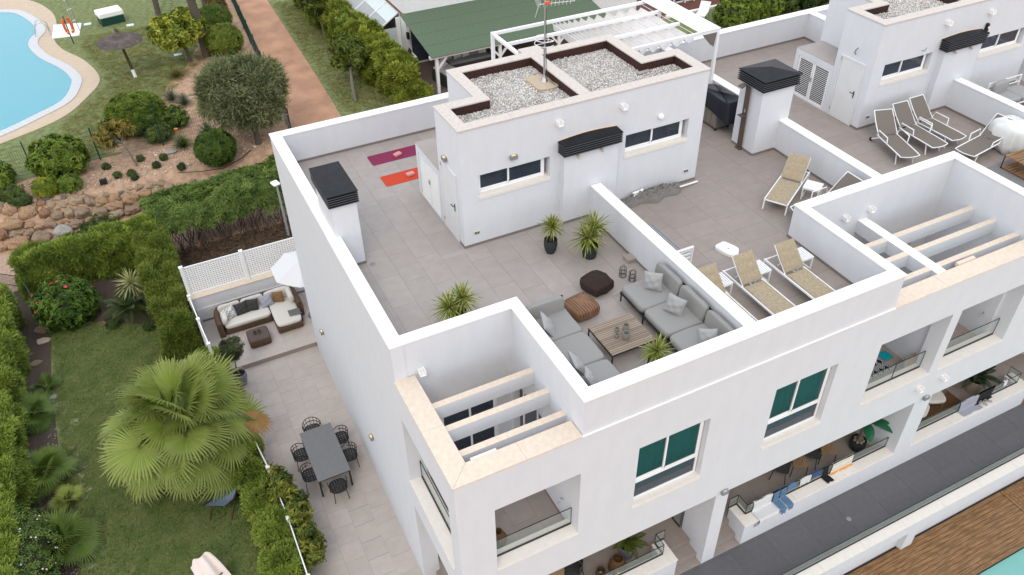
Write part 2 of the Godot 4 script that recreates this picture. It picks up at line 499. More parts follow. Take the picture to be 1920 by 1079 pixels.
func leaf_print() -> void:
	var im := Image.create(128, 128, false, Image.FORMAT_RGB8)
	im.fill(Color(0.85, 0.85, 0.84))
	var r := RandomNumberGenerator.new(); r.seed = 12
	for i in 130:
		var c := Vector2(r.randi() % 128, r.randi() % 128); var a := r.randf() * TAU; var l := r.randf_range(8.0, 18.0)
		var g := r.randf_range(0.18, 0.5)
		for k in 30:
			var u := k / 29.0 - 0.5
			var p := c + Vector2(cos(a), sin(a)) * l * u
			var w := int(3.0 * (1.0 - 4.0 * u * u))
			for q in range(-w, w + 1):
				im.set_pixel(posmod(int(p.x - sin(a) * q), 128), posmod(int(p.y + cos(a) * q), 128), Color(g, g * 1.03, g * 1.05))
	var m := StandardMaterial3D.new(); m.albedo_texture = ImageTexture.create_from_image(im); m.roughness = 0.95
	m.uv1_triplanar = true; m.uv1_scale = Vector3.ONE * 1.8; M["leaf_print"] = m

# ---------------------------------------------------------------- the houses
var tile_cache := {}
func plate(sx: float, sy: float, sz: float, bev: float) -> Mesh:
	var key := "%.2f_%.3f_%.2f" % [sx, sy, sz]
	if not tile_cache.has(key):
		var b := MB.new(); b.box(Vector3(), Vector3(sx, sy, sz), bev)
		tile_cache[key] = b.mesh()
	return tile_cache[key]

func tiles(parent: Node3D, rects: Array, y: float, tw: float, td: float, off: Vector2, shift: float, key: String, gap := 0.004) -> void:
	var w := MB.new()
	for r in rects:
		w.span(r[0], r[1], y - 0.03, y - 0.006, r[2], r[3])
	obj("bedding", w, M.grout, parent)
	for r in rects:
		var i0 := floori((r[0] - off.x) / tw); var i1 := ceili((r[1] - off.x) / tw)
		for i in range(i0, i1):
			var xa := maxf(r[0], off.x + i * tw + gap / 2); var xb := minf(r[1], off.x + (i + 1) * tw - gap / 2)
			if xb - xa < 0.03: continue
			var zo := off.y + posmod(i, 3) * shift
			for j in range(floori((r[2] - zo) / td), ceili((r[3] - zo) / td)):
				var za := maxf(r[2], zo + j * td + gap / 2); var zb := minf(r[3], zo + (j + 1) * td - gap / 2)
				if zb - za < 0.03: continue
				obj("tile", plate(xb - xa, 0.018, zb - za, 0.0015), M["%s%d" % [key, rng.randi() % 4]], parent, Vector3((xa + xb) / 2, y - 0.009 + rng.randf_range(-0.0008, 0.0008), (za + zb) / 2))

func coping(parent: Node, ax: String, u0: float, u1: float, t0: float, t1: float, ytop: float, th: float, mt: String, piece := 1.5) -> void:
	var n := maxi(1, roundi((u1 - u0) / piece))
	for i in n:
		var a := u0 + (u1 - u0) * i / n + (0.002 if i > 0 else 0.0); var b := u0 + (u1 - u0) * (i + 1) / n - (0.002 if i < n - 1 else 0.0)
		var m := MB.new()
		if ax == "x": m.span(a, b, ytop - th, ytop, t0, t1, 0.006)
		else: m.span(t0, t1, ytop - th, ytop, a, b, 0.006)
		obj("coping_stone", m, M[mt], parent)

func wall(ax: String, u0: float, u1: float, y0: float, y1: float, t0: float, t1: float, hs := [], parent: Node = null, mt := "stucco", called := "wall") -> void:
	var m := MB.new(); m.holes(ax, u0, u1, y0, y1, t0, t1, hs)
	obj(called, m, M[mt], parent if parent else building)

func slab(x0: float, x1: float, y0: float, y1: float, z0: float, z1: float, called := "slab", mt := "stucco", bev := 0.0) -> MeshInstance3D:
	var m := MB.new(); m.span(x0, x1, y0, y1, z0, z1, bev)
	return obj(called, m, M[mt], building)

func skirt(pts: Array, y: float) -> void:   # [x0, z0, x1, z1] of wall faces, thin strips
	for p in pts:
		var m := MB.new()
		m.span(p[0], p[2], y, y + 0.075, p[1], p[3], 0.002)
		obj("skirting", m, M.skirting, building)

func frame_window(called: String, x0: float, x1: float, y0: float, y1: float, zg: float, lower: float, curtain: String, inner := "glass_tint", split := 0.5) -> void:
	var w := sub(called, building)
	var f := MB.new(); var d := 0.06; var b := 0.055
	f.span(x0, x1, y0, y0 + b, zg - d / 2, zg + d / 2, 0.004); f.span(x0, x1, y1 - b, y1, zg - d / 2, zg + d / 2, 0.004)
	f.span(x0, x0 + b, y0 + b, y1 - b, zg - d / 2, zg + d / 2, 0.004); f.span(x1 - b, x1, y0 + b, y1 - b, zg - d / 2, zg + d / 2, 0.004)
	var xm := lerpf(x0, x1, split); var ym := y0 + lower
	if lower > 0.1:
		f.span(x0 + b, x1 - b, ym - 0.045, ym + 0.045, zg - d / 2, zg + d / 2, 0.004)
	else: ym = y0 + b
	obj("frame", f, M.white_plastic, w)
	for s in 2:
		var a := x0 + b if s == 0 else xm - 0.03; var c := xm + 0.03 if s == 0 else x1 - b
		var z := zg - 0.012 if s == 0 else zg + 0.022
		var ya := ym + (0.045 if lower > 0.1 else 0.0) + 0.004; var yb := y1 - b - 0.004
		var g := MB.new(); var q := 0.05
		g.span(a, c, ya, ya + q, z - 0.014, z + 0.014, 0.003); g.span(a, c, yb - q * 0.6, yb, z - 0.014, z + 0.014, 0.003)
		g.span(a, a + q, ya + q, yb - q * 0.6, z - 0.014, z + 0.014, 0.003); g.span(c - q, c, ya + q, yb - q * 0.6, z - 0.014, z + 0.014, 0.003)
		obj("sash", g, M.white_plastic, w)
		var p := MB.new(); p.span(a + q, c - q, ya + q, yb - q * 0.6, z - 0.003, z + 0.003)
		obj("pane", p, M[inner], w)
		if s == 0:
			var h := MB.new(); h.span(c - 0.03, c - 0.01, ya + 0.03, ya + 0.10, z + 0.014, z + 0.05, 0.003)
			obj("latch", h, M.dark_metal, w)
	if lower > 0.1:
		var p2 := MB.new(); p2.span(x0 + b, x1 - b, y0 + b, ym - 0.045, zg - 0.004, zg + 0.004)
		obj("pane", p2, M.glass_dark, w)
	if curtain:
		var c2 := MB.new(); var rows: Array = []
		for i in 2:
			var row: Array = []
			for k in 81:
				var u := k / 80.0
				row.append(Vector3(lerpf(x0 - 0.1, x1 + 0.1, u), [ym - 0.25, y1 + 0.1][i], zg - 0.16 + 0.028 * sin(u * 62.0 + sin(u * 13.0) * 2.0)))
			rows.append(row)
		c2.sheet(rows, Vector3(0, 0, 1))
		obj("curtain", c2, M[curtain], w)

func vent_box(x0: float, x1: float) -> void:
	var v := sub("vent_hood", building)
	var zb := -6.808; var zf := -6.48
	var m := MB.new()
	m.span(x0 + 0.05, x1 - 0.05, 9.56, 9.86, zb, zf - 0.05, 0.004)
	obj("housing", m, M.plastic_black, v)
	for i in 5:
		var f := MB.new(); var y := 9.60 + 0.062 * i
		f.poly(PackedVector2Array([Vector2(x0, zb), Vector2(x1, zb), Vector2(x1, zf), Vector2(x0, zf)]), y, y + 0.022)
		var rows: Array = [[Vector3(x0, y + 0.022, zf + 0.001), Vector3(x1, y + 0.022, zf + 0.001)], [Vector3(x0 + 0.05, y + 0.034, zf - 0.045), Vector3(x1 - 0.05, y + 0.034, zf - 0.045)]]
		f.sheet(rows, Vector3(0, 0.6, 1))
		obj("louvre", f, M.louvre, v)
		var lip := MB.new(); lip.span(x0 - 0.002, x1 + 0.002, y + 0.008, y + 0.024, zf, zf + 0.006); lip.span(x0 - 0.006, x0 - 0.001, y + 0.008, y + 0.024, zb, zf); lip.span(x1 + 0.001, x1 + 0.006, y + 0.008, y + 0.024, zb, zf)  # bars added along the fin edges to carry a painted highlight
		obj("highlight_lip", lip, M.louvre_highlight, v)
	var t := MB.new(); var g: Array = []
	for i in 2:
		var row: Array = []
		for k in 21:
			var u := k / 20.0
			row.append(Vector3(lerpf(x0, x1, u), 9.905 + (0.0 if i == 0 else 0.055 * sin(u * PI) + 0.012), [zf, zb][i]))
		g.append(row)
	t.sheet(g, Vector3.UP)
	t.span(x0, x1, 9.88, 9.903, zb, zf, 0.003)
	obj("hood_top", t, M.louvre_top, v)
	var s := MB.new(); var path := PackedVector3Array()
	for k in 21:
		var u := k / 20.0
		path.append(Vector3(lerpf(x0 - 0.01, x1 + 0.01, u), 9.922 + 0.055 * sin(u * PI), zb + 0.006))
	s.tube(path, 0.011, 5)
	obj("sealant", s, M.sealant, v)
	wall("x", x0 + 0.07, x1 - 0.03, T - 0.02, 9.575, -6.81, -6.60)
	for px: float in [x0 + 0.45, x0 + 1.15]:
		var k := MB.new(); k.tube(PackedVector3Array([Vector3(px, 9.50, -6.60), Vector3(px, 9.50, -6.53), Vector3(px + 0.02, 9.47, -6.50)]), 0.035, 8)
		obj("pipe_end", k, M.concrete, v)

func spout(x: float, y: float, z: float) -> void:
	var m := MB.new()
	for s: float in [-1.0, 1.0]: m.span(x + s * 0.062 - 0.012, x + s * 0.062 + 0.012, y - 0.06, y + 0.06, z - 0.02, z + 0.16, 0.006)
	m.span(x - 0.07, x + 0.07, y - 0.075, y - 0.052, z - 0.02, z + 0.16, 0.006)
	m.span(x - 0.055, x + 0.055, y - 0.05, y + 0.05, z - 0.02, z + 0.004)
	obj("drain_spout", m, M.coping_white, building)

func chimney(x0: float, x1: float, z0: float, z1: float, ytop: float, hip: bool, oh := 0.07) -> void:
	var c := sub("chimney", building)
	var m := MB.new(); m.span(x0, x1, T - 0.02, ytop, z0, z1)
	obj("stack", m, M.stucco, c)
	var k := MB.new(); k.span(x0 + 0.01, x1 - 0.01, ytop + 0.001, ytop + 0.33, z0 + 0.01, z1 - 0.01)
	obj("housing", k, M.plastic_black, c)
	for i in 5:
		var f := MB.new(); var y := ytop + 0.02 + 0.06 * i
		f.span(x0 - oh + 0.01, x1 + oh - 0.01, y, y + 0.012, z0 - oh + 0.01, z1 + oh - 0.01)
		for q in 4:
			var a := Vector3(x0 - oh + 0.01, y + 0.012, z0 - oh + 0.01); var b := Vector3(x1 + oh - 0.01, y + 0.012, z1 + oh - 0.01)
			var p: Array = [a, Vector3(b.x, a.y, a.z), b, Vector3(a.x, a.y, b.z)]
			var ins: Array = []
			for e: Vector3 in p: ins.append(Vector3(clampf(e.x, x0, x1), y + 0.03, clampf(e.z, z0, z1)))
			f.quado(p[q], p[(q + 1) % 4], ins[(q + 1) % 4], ins[q], Vector3.UP)
		obj("louvre", f, M.louvre, c)
		var lp := MB.new(); var o := oh - 0.009; lp.span(x0 - o - 0.004, x1 + o + 0.004, y - 0.002, y + 0.014, z1 + o - 0.001, z1 + o + 0.004); lp.span(x0 - o - 0.004, x1 + o + 0.004, y - 0.002, y + 0.014, z0 - o - 0.004, z0 - o + 0.001)  # thin added bars, their pale colour is the highlight on each fin
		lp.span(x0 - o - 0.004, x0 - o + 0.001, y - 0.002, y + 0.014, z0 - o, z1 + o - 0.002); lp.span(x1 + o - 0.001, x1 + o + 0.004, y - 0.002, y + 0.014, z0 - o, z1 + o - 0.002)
		obj("highlight_lip", lp, M.louvre_highlight, c)
	var t := MB.new(); var yt := ytop + 0.335
	t.span(x0 - oh, x1 + oh, yt - 0.016, yt, z0 - oh, z1 + oh, 0.004)
	if hip:
		var ap := Vector3((x0 + x1) / 2, yt + 0.13, (z0 + z1) / 2)
		var p: Array = [Vector3(x0 - oh, yt + 0.002, z0 - oh), Vector3(x1 + oh, yt + 0.002, z0 - oh), Vector3(x1 + oh, yt + 0.002, z1 + oh), Vector3(x0 - oh, yt + 0.002, z1 + oh)]
		for q in 4: t.quado(p[q], p[(q + 1) % 4], ap, ap, Vector3.UP)
	obj("cap", t, M.louvre_top, c)

func door_panel(x: float, z0: float, z1: float, y0: float, y1: float, face: float) -> void:
	var d := sub("door", building)
	var f := MB.new()
	f.span(x, x + 0.035 * face, y0, y1, z0 - 0.05, z0); f.span(x, x + 0.035 * face, y0, y1, z1, z1 + 0.05); f.span(x, x + 0.035 * face, y1, y1 + 0.05, z0 - 0.05, z1 + 0.05)
	obj("frame", f, M.offwhite_paint, d)
	var p := MB.new(); p.span(x, x + 0.026 * face, y0, y1 - 0.005, z0 + 0.005, z1 - 0.005, 0.003)
	obj("leaf", p, M.offwhite_paint, d)
	var h := MB.new(); var zy := Vector3(x + 0.03 * face, y0 + 1.03, z1 - 0.10)
	h.span(zy.x, zy.x + 0.012 * face, zy.y - 0.13, zy.y + 0.09, zy.z - 0.02, zy.z + 0.02, 0.005)
	h.tube(PackedVector3Array([zy + Vector3(0, 0.03, 0), zy + Vector3(0.055 * face, 0.03, 0), zy + Vector3(0.06 * face, 0.03, -0.12)]), 0.013, 6)
	obj("handle", h, M.black_metal, d)
	for y: float in [0.25, 1.9]:
		var g := MB.new(); g.bar(Vector3(x + 0.04 * face, y0 + y - 0.05, z0 - 0.01), Vector3(x + 0.04 * face, y0 + y + 0.05, z0 - 0.01), 0.012)
		obj("hinge", g, M.steel, d)

func cupboard(x: float, z0: float, z1: float, ytop: float, slats: bool) -> void:
	var c := sub("storage_cupboard", building)
	var b := MB.new()
	b.holes("z", z0, z1, T - 0.02, ytop - 0.015, x, x + 0.12, [[z0 + 0.16, z1 - 0.10, T + 0.03, ytop - 0.20]])
	b.span(x + 0.12, x + 1.09, T - 0.02, ytop - 0.015, z0, z0 + 0.12)
	obj("wall", b, M.stucco, c)
	var t := MB.new(); t.span(x - 0.005, x + 1.09, ytop - 0.013, ytop, z0 - 0.005, z1, 0.003)
	obj("top_slab", t, M.tile0, c)
	var back := MB.new(); back.span(x + 0.10, x + 0.115, T + 0.02, ytop - 0.18, z0 + 0.14, z1 - 0.08)
	obj("backing", back, M.room_dark, c)
	var za := z0 + 0.17; var zc := z1 - 0.11; var zm := (za + zc) / 2
	for s in 2:
		var a := za if s == 0 else zm + 0.01; var e := zm - 0.01 if s == 0 else zc
		var ya := T + 0.04; var yb := ytop - 0.21
		var f := MB.new(); var q := 0.05
		f.span(x + 0.02, x + 0.06, ya, ya + q, a, e, 0.003); f.span(x + 0.02, x + 0.06, yb - q, yb, a, e, 0.003)
		f.span(x + 0.02, x + 0.06, ya + q, yb - q, a, a + q, 0.003); f.span(x + 0.02, x + 0.06, ya + q, yb - q, e - q, e, 0.003)
		obj("door_frame", f, M.white_plastic, c)
		if slats:
			var n := 20
			for i in n:
				var y := ya + q + (yb - ya - 2 * q) * (i + 0.5) / n
				var l := MB.new(); l.beam(Vector3(x + 0.04, y, a + q), Vector3(x + 0.04, y, e - q), 0.012, 0.038, 0.0)
				l = MB.new()
				l.quad(Vector3(x + 0.036, y + 0.020, a + q), Vector3(x + 0.036, y + 0.020, e - q), Vector3(x + 0.052, y - 0.012, e - q), Vector3(x + 0.052, y - 0.012, a + q))
				l.quad(Vector3(x + 0.052, y - 0.010, a + q), Vector3(x + 0.052, y - 0.010, e - q), Vector3(x + 0.046, y - 0.012, e - q), Vector3(x + 0.046, y - 0.012, a + q))
				obj("slat", l, M.white_plastic, c)
		else:
			var l := MB.new(); var st := 0.085
			var w := e - a - 2 * q; var hh := yb - ya - 2 * q
			var u := -hh
			while u < w:
				for dirn: float in [1.0, -1.0]:
					var u0 := maxf(u, 0.0); var u1 := minf(u + hh, w)
					if u1 > u0:
						var p0 := Vector3(0, u0 - u, u0); var p1 := Vector3(0, u1 - u, u1)
						if dirn < 0: p0.z = w - p0.z; p1.z = w - p1.z
						l.beam(Vector3(x + 0.038 + 0.004 * dirn, ya + q, a + q) + p0, Vector3(x + 0.038 + 0.004 * dirn, ya + q, a + q) + p1, 0.03, 0.008, 0.0)
				u += st
			tag(obj("lattice", l, M.white_plastic, c), "", "", "", "stuff")
	var h := MB.new(); h.span(x - 0.012, x + 0.02, T + 0.70, T + 0.84, zm - 0.03, zm + 0.03, 0.004); h.bar(Vector3(x - 0.02, T + 0.77, zm), Vector3(x, T + 0.77, zm), 0.018)
	obj("latch", h, M.steel, c)

func penthouse(d: float) -> void:
	var xa := 3.29 + d; var xb := 10.49 + d; var xc := 4.38 + d; var xe := 9.42 + d
	var y0 := T - 0.02; var y1 := 10.83
	wall("x", xa, xb, y0, y1, -7.09, -6.81, [[3.76 + d, 5.75 + d, 8.90, 9.545], [8.0 + d, 10.01 + d, 8.90, 9.545]])
	wall("z", -8.26, -7.09, y0, y1, xa, xa + 0.28); wall("z", -8.26, -7.09, y0, y1, xb - 0.28, xb)
	wall("x", xa + 0.28, xc + 0.28, y0, y1, -8.26, -7.98); wall("x", xe - 0.28, xb - 0.28, y0, y1, -8.26, -7.98)
	wall("z", -10.03, -8.26, y0, y1, xc, xc + 0.28); wall("z", -10.03, -8.26, y0, y1, xe - 0.28, xe)
	wall("x", xc + 0.28, xe - 0.28, y0, y1, -10.03, -9.75)
	slab(xa + 0.28, xb - 0.28, 10.44, 10.585, -7.98, -7.09); slab(xc + 0.28, xe - 0.28, 10.44, 10.585, -9.75, -7.98)
	wall("z", -9.75, -7.09, 10.585, y1, 6.76 + d, 7.02 + d)
	# dark waterproofing on the inner faces of the upstands
	var mm := MB.new(); var yb := 10.586; var yt := 10.828
	for e in [[xa + 0.28, -7.10, xb - 0.28, -7.092], [xa + 0.28, -7.978, xc + 0.28, -7.97], [xe - 0.28, -7.978, xb - 0.28, -7.97], [xc + 0.28, -9.748, xe - 0.28, -9.74], [xa + 0.282, -7.97, xa + 0.29, -7.10], [xb - 0.29, -7.97, xb - 0.282, -7.10], [xc + 0.282, -9.74, xc + 0.29, -7.97], [xe - 0.29, -9.74, xe - 0.282, -7.97], [6.75 + d, -9.74, 6.758 + d, -7.10], [7.022 + d, -9.74, 7.03 + d, -7.10]]:
		mm.span(e[0], e[2], yb, yt, e[1], e[3])
	obj("membrane", mm, M.membrane, building)
	var yc := 10.87; var th := 0.04
	coping(building, "x", xa - 0.02, xb + 0.02, -7.11, -6.785, yc, th, "coping_beige")
	coping(building, "z", -8.285, -7.112, xa - 0.02, xa + 0.30, yc, th, "coping_beige"); coping(building, "z", -8.285, -7.112, xb - 0.30, xb + 0.02, yc, th, "coping_beige")
	coping(building, "x", xa + 0.302, xc + 0.30, -8.285, -7.96, yc, th, "coping_beige"); coping(building, "x", xe - 0.30, xb - 0.302, -8.285, -7.96, yc, th, "coping_beige")
	coping(building, "z", -10.05, -8.287, xc - 0.02, xc + 0.30, yc, th, "coping_beige"); coping(building, "z", -10.05, -8.287, xe - 0.30, xe + 0.02, yc, th, "coping_beige")
	coping(building, "x", xc + 0.302, xe - 0.302, -10.05, -9.73, yc, th, "coping_beige")
	coping(building, "z", -9.728, -7.112, 6.73 + d, 7.05 + d, yc, th, "coping_beige")
	var bed := MB.new(); bed.span(xa + 0.30, xb - 0.30, 10.588, 10.602, -7.97, -7.10); bed.span(xc + 0.30, xe - 0.30, 10.588, 10.603, -9.74, -7.97)
	obj("gravel_bed", bed, M.gravel_bed, building)
	var peb := MB.new(); peb.puff(Vector3(1, 0.6, 0.8), 0.9, 0.9, 6, 4)
	var pm := peb.mesh(); var xf: Array = []; var cl: Array = []
	for i in 15000:
		var x := rng.randf_range(xa + 0.30, xb - 0.30); var z := rng.randf_range(-9.74, -7.11)
		if z < -7.97 and (x < xc + 0.30 or x > xe - 0.30): continue
		if absf(x - 6.89 - d) < 0.15: continue
		var r := rng.randf_range(0.010, 0.021)
		xf.append(Transform3D(Basis.from_euler(Vector3(rng.randf() * 0.6, rng.randf() * TAU, rng.randf() * 0.6)).scaled(Vector3.ONE * r), Vector3(x, 10.606 + 0.012 * sin(x * 3.1) * sin(z * 2.7) + rng.randf() * 0.012, z)))
		var k := rng.randf()
		var c := Color(0.74, 0.69, 0.63) if k < 0.5 else Color(0.55, 0.53, 0.52) if k < 0.75 else Color(0.84, 0.82, 0.78) if k < 0.95 else Color(0.46, 0.29, 0.19)
		cl.append(c * rng.randf_range(0.85, 1.1))
	scatter("gravel", pm, M.pebble, xf, cl, building)
	for w in [[3.76, 5.75, 0.46], [8.0, 10.01, 0.48]]:
		frame_window("window", w[0] + d + 0.002, w[1] + d - 0.10, 8.965, 9.543, -6.96, 0.0, "", "glass_dark", w[2])
		var s := MB.new(); s.span(w[0] + d - 0.01, w[1] + d + 0.012, 8.86, 8.96, -7.08, -6.785, 0.004); obj("sill", s, M.sill, building)
		var s2 := MB.new(); s2.span(w[0] + d, w[1] + d, 8.5, 9.6, -7.9, -7.88); 
	vent_box(5.97 + d, 7.68 + d)
	door_panel(xa - 0.001, -8.0, -7.14, T + 0.01, 9.48, -1.0)
	for x: float in [5.97, 7.83]: spout(x + d, 10.45, -6.81)
	skirt([[xa - 0.012, -6.808, 6.05 + d, -6.796], [7.67 + d, -6.808, xb + 0.012, -6.796], [xa - 0.012, -7.09, xa, -6.808], [xb, -8.26, xb + 0.012, -6.808], [6.05 + d, -6.6, 7.66 + d, -6.588]], T)

func build_houses() -> void:
	building = Node3D.new(); building.name = "townhouse_row"; add_child(building)
	tag(building, "white rendered row of terraced houses with flat roof terraces, set back penthouses and low parapets", "house")
	# gable towards the garden
	wall("z", -13.43, -3.12, 0.0, 8.455, 0.02, 0.30)
	wall("z", -3.12, -0.43, 0.0, 7.49, 0.02, 0.45, [[-3.05, -0.43, 4.27, 6.42], [-3.07, -0.43, -0.1, 3.30]])
	slab(0.02, 0.83, 0.0, 3.158, -0.43, 0.0, "wall")
	wall("x", 0.02, 24.4, 3.158, 7.49, -0.43, 0.0, [[0.83, 2.80, 4.27, 6.36], [4.23, 6.09, 4.27, 6.36], [7.93, 9.78, 4.27, 6.36], [11.15, 13.57, 4.27, 6.36], [13.90, 16.40, 4.27, 6.36], [17.68, 19.53, 4.27, 6.36], [21.3, 23.2, 4.27, 6.36]])
	wall("x", 0.30, 24.4, 0.0, 8.455, -13.43, -13.15)
	# upper parapets
	wall("x", 2.81, 11.15, 7.49, 8.455, -0.30, -0.03); wall("x", 16.30, 24.4, 7.49, 8.455, -0.30, -0.03)
	for r in [[0.30, 3.05, 2.81, 3.05, [[0.95, 2.81, 3.98, 6.36]]], [11.15, 16.30, -1.0, -1.0, [[12.2, 15.7, 3.98, 6.36]]]]:
		wall("x", r[0], r[1], 3.98, 8.455, -3.38, -3.14, r[4])
	wall("z", -3.14, -0.43, 3.98, 7.49, 2.81, 3.05, [[-3.14, -1.60, 3.98, 6.36]]); wall("z", -3.14, -0.30, 7.49, 8.455, 2.81, 3.05)
	wall("z", -3.38, -0.43, 3.98, 7.49, 10.91, 11.15); wall("z", -3.38, -0.30, 7.49, 8.455, 10.91, 11.15)
	wall("z", -3.38, -0.43, 3.98, 7.49, 16.30, 16.55); wall("z", -3.38, -0.30, 7.49, 8.455, 16.30, 16.55)
	# party walls on the roof
	for p in [[6.86, 7.13, -6.60, -0.30], [13.60, 13.87, -13.15, -3.38], [20.27, 20.54, -6.60, -0.30], [6.86, 7.13, -13.15, -10.03], [20.27, 20.54, -13.15, -10.03]]:
		wall("z", p[2], p[3], 7.49, 8.455, p[0], p[1])
		coping(building, "z", p[2] + (0.02 if p[2] > -13 else 0.0), p[3] - 0.02, p[0] - 0.02, p[1] + 0.02, 8.496, 0.04, "coping_white")
	# floors
	slab(0.30, 24.2, 6.95, 7.478, -13.15, -3.38); slab(3.05, 10.91, 6.95, 7.478, -3.38, -0.30); slab(16.55, 24.2, 6.95, 7.478, -3.38, -0.30)
	slab(0.45, 24.2, 3.16, 3.945, -13.15, -0.43); slab(24.2, 24.4, 0.0, 8.455, -13.15, -0.43, "wall")
	# copings of the parapets
	var cw := "coping_white"
	coping(building, "z", -13.465, -3.12, 0.0, 0.32, 8.496, 0.04, cw)
	coping(building, "x", 0.322, 24.4, -13.465, -13.13, 8.496, 0.04, cw)
	coping(building, "x", 0.322, 3.068, -3.41, -3.12, 8.496, 0.04, cw)
	coping(building, "z", -3.118, -0.33, 2.79, 3.068, 8.496, 0.04, cw)
	coping(building, "x", 2.79, 11.17, -0.328, -0.005, 8.496, 0.04, cw)
	coping(building, "z", -3.118, -0.33, 10.895, 11.17, 8.496, 0.04, cw)
	coping(building, "x", 10.895, 16.57, -3.41, -3.12, 8.496, 0.04, cw)
	coping(building, "z", -3.118, -0.33, 16.28, 16.57, 8.496, 0.04, cw)
	coping(building, "x", 16.28, 24.4, -0.328, -0.005, 8.496, 0.04, cw)
	# cream frames round the open loggias, with mitred corner
	var cc := "coping_cream"
	for pg in [[Vector2(-0.005, -3.12), Vector2(0.47, -3.12), Vector2(0.47, -1.55), Vector2(-0.005, -1.55)], [Vector2(-0.005, -1.547), Vector2(0.47, -1.547), Vector2(0.47, -0.472), Vector2(-0.005, 0.004)], [Vector2(-0.002, 0.007), Vector2(0.473, -0.469), Vector2(1.55, -0.469), Vector2(1.55, 0.007)], [Vector2(1.554, 0.007), Vector2(1.554, -0.469), Vector2(2.788, -0.469), Vector2(2.788, 0.007)]]:
		var m := MB.new(); m.poly(PackedVector2Array(pg), 7.49, 7.526); obj("coping_stone", m, M[cc], building)
	coping(building, "x", 11.17, 16.28, -0.46, 0.007, 7.526, 0.036, cc)
	slab(0.60, 1.15, 7.42, 7.50, -0.55, -0.475, "coping_stone", "sill", 0.004)
	slab(13.75, 14.35, 7.45, 7.56, -0.56, -0.465, "coping_stone", cc, 0.004)
	slab(2.79, 11.17, 7.491, 7.524, -0.028, 0.014, "ledge", cw, 0.004); slab(16.28, 24.4, 7.491, 7.524, -0.028, 0.014, "ledge", cw, 0.004)
	# pergola beams
	for z: float in [-2.165, -1.475, -0.77]:
		var b := sub("pergola_beam", building)
		var m := MB.new(); m.span(0.45, 2.81, 7.08, 7.44, z - 0.075, z + 0.075); obj("beam", m, M.stucco, b)
		m = MB.new(); m.span(0.47, 2.808, 7.441, 7.455, z - 0.078, z + 0.078, 0.003); obj("beam_cap", m, M[cc], b)
		for e in [[11.15, 13.12], [13.42, 16.30]]:
			var b2 := sub("pergola_beam", building)
			m = MB.new(); m.span(e[0], e[1], 7.08, 7.44, z - 0.075, z + 0.075); obj("beam", m, M.stucco, b2)
			m = MB.new(); m.span(e[0] + 0.002, e[1] - 0.002, 7.441, 7.455, z - 0.078, z + 0.078, 0.003); obj("beam_cap", m, M[cc], b2)
	var b3 := sub("pergola_beam", building)
	var m3 := MB.new(); m3.span(13.12, 13.42, 7.08, 7.44, -3.14, -0.43); obj("beam", m3, M.stucco, b3)
	m3 = MB.new(); m3.span(13.118, 13.422, 7.441, 7.456, -3.138, -0.465, 0.003); obj("beam_cap", m3, M[cw], b3)
	# loggia windows
	frame_window("balcony_door", 0.955, 2.42, 3.99, 6.355, -3.26, 0.0, "", "glass_dark", 0.52)
	slab(2.425, 2.81, 3.98, 6.36, -3.30, -3.22, "wall")
	slab(0.95, 2.9, 3.95, 6.4, -4.6, -4.58, "room_wall", "room_dark")
	for z: float in [-2.9, -2.2]:
		var f := MB.new(); f.span(2.95, 3.0, 3.98, 6.36, z - 0.03, z + 0.03, 0.003); obj("mullion", f, M.white_plastic, building)
	var gp := MB.new(); gp.span(2.97, 2.98, 3.99, 6.355, -3.13, -1.61); obj("pane", gp, M.glass_dark, building)
	frame_window("balcony_door", 12.2, 13.84, 3.99, 6.355, -3.26, 0.0, "", "glass_dark", 0.5)
	for i in 40:
		var s := MB.new(); s.span(13.86, 15.69, 4.0 + i * 0.058, 4.052 + i * 0.058, -3.27, -3.255, 0.006); obj("shutter_slat", s, M.shutter, building)
	# street windows with green curtains
	for w in [[4.23, 6.09], [7.93, 9.78], [17.68, 19.53], [21.3, 23.2]]:
		frame_window("window", w[0] + 0.002, w[1] - 0.03, 4.37, 6.357, -0.17, 0.62, "curtain_teal", "glass_green", 0.47)
		slab(w[0] - 0.012, w[1] + 0.012, 4.262, 4.362, -0.42, 0.022, "sill", "sill", 0.004)
	for w in [[0.83, 2.80], [11.15, 13.57], [13.90, 16.40]]:
		slab(w[0] - 0.01, w[1] + 0.01, 4.245, 4.285, -0.44, 0.022, "sill", "sill", 0.004)
	var sd := MB.new(); sd.span(-0.012, 0.46, 4.245, 4.285, -3.06, -0.435, 0.004); obj("sill", sd, M.sill, building)
	# glass balustrades
	var gl := [[0.86, 2.78, 4.287, 4.87, -0.285], [11.2, 12.5, 4.287, 4.87, -0.285], [12.52, 13.54, 4.287, 4.87, -0.285], [13.93, 16.37, 4.287, 4.87, -0.285]]
	for e in gl: balustrade("x", e[0], e[1], e[2], e[3], e[4])
	balustrade("z", -3.03, -0.45, 4.287, 4.87, 0.30)
	# chimneys
	chimney(0.205, 0.83, -8.83, -7.43, 9.34, false)
	chimney(12.78, 13.93, -8.05, -7.08, 9.55, true, 0.10)
	chimney(12.78 + 13.4, 13.93 + 13.4, -8.05, -7.08, 9.55, true, 0.10)
	penthouse(0.0); penthouse(13.38)
	slab(6.70, 7.32, 10.60, 10.82, -10.45, -10.05, "chimney_cap", "coping_beige", 0.01)
	cupboard(3.275, -9.92, -8.262, 9.07, false); cupboard(16.66, -9.92, -8.262, 9.07, true)
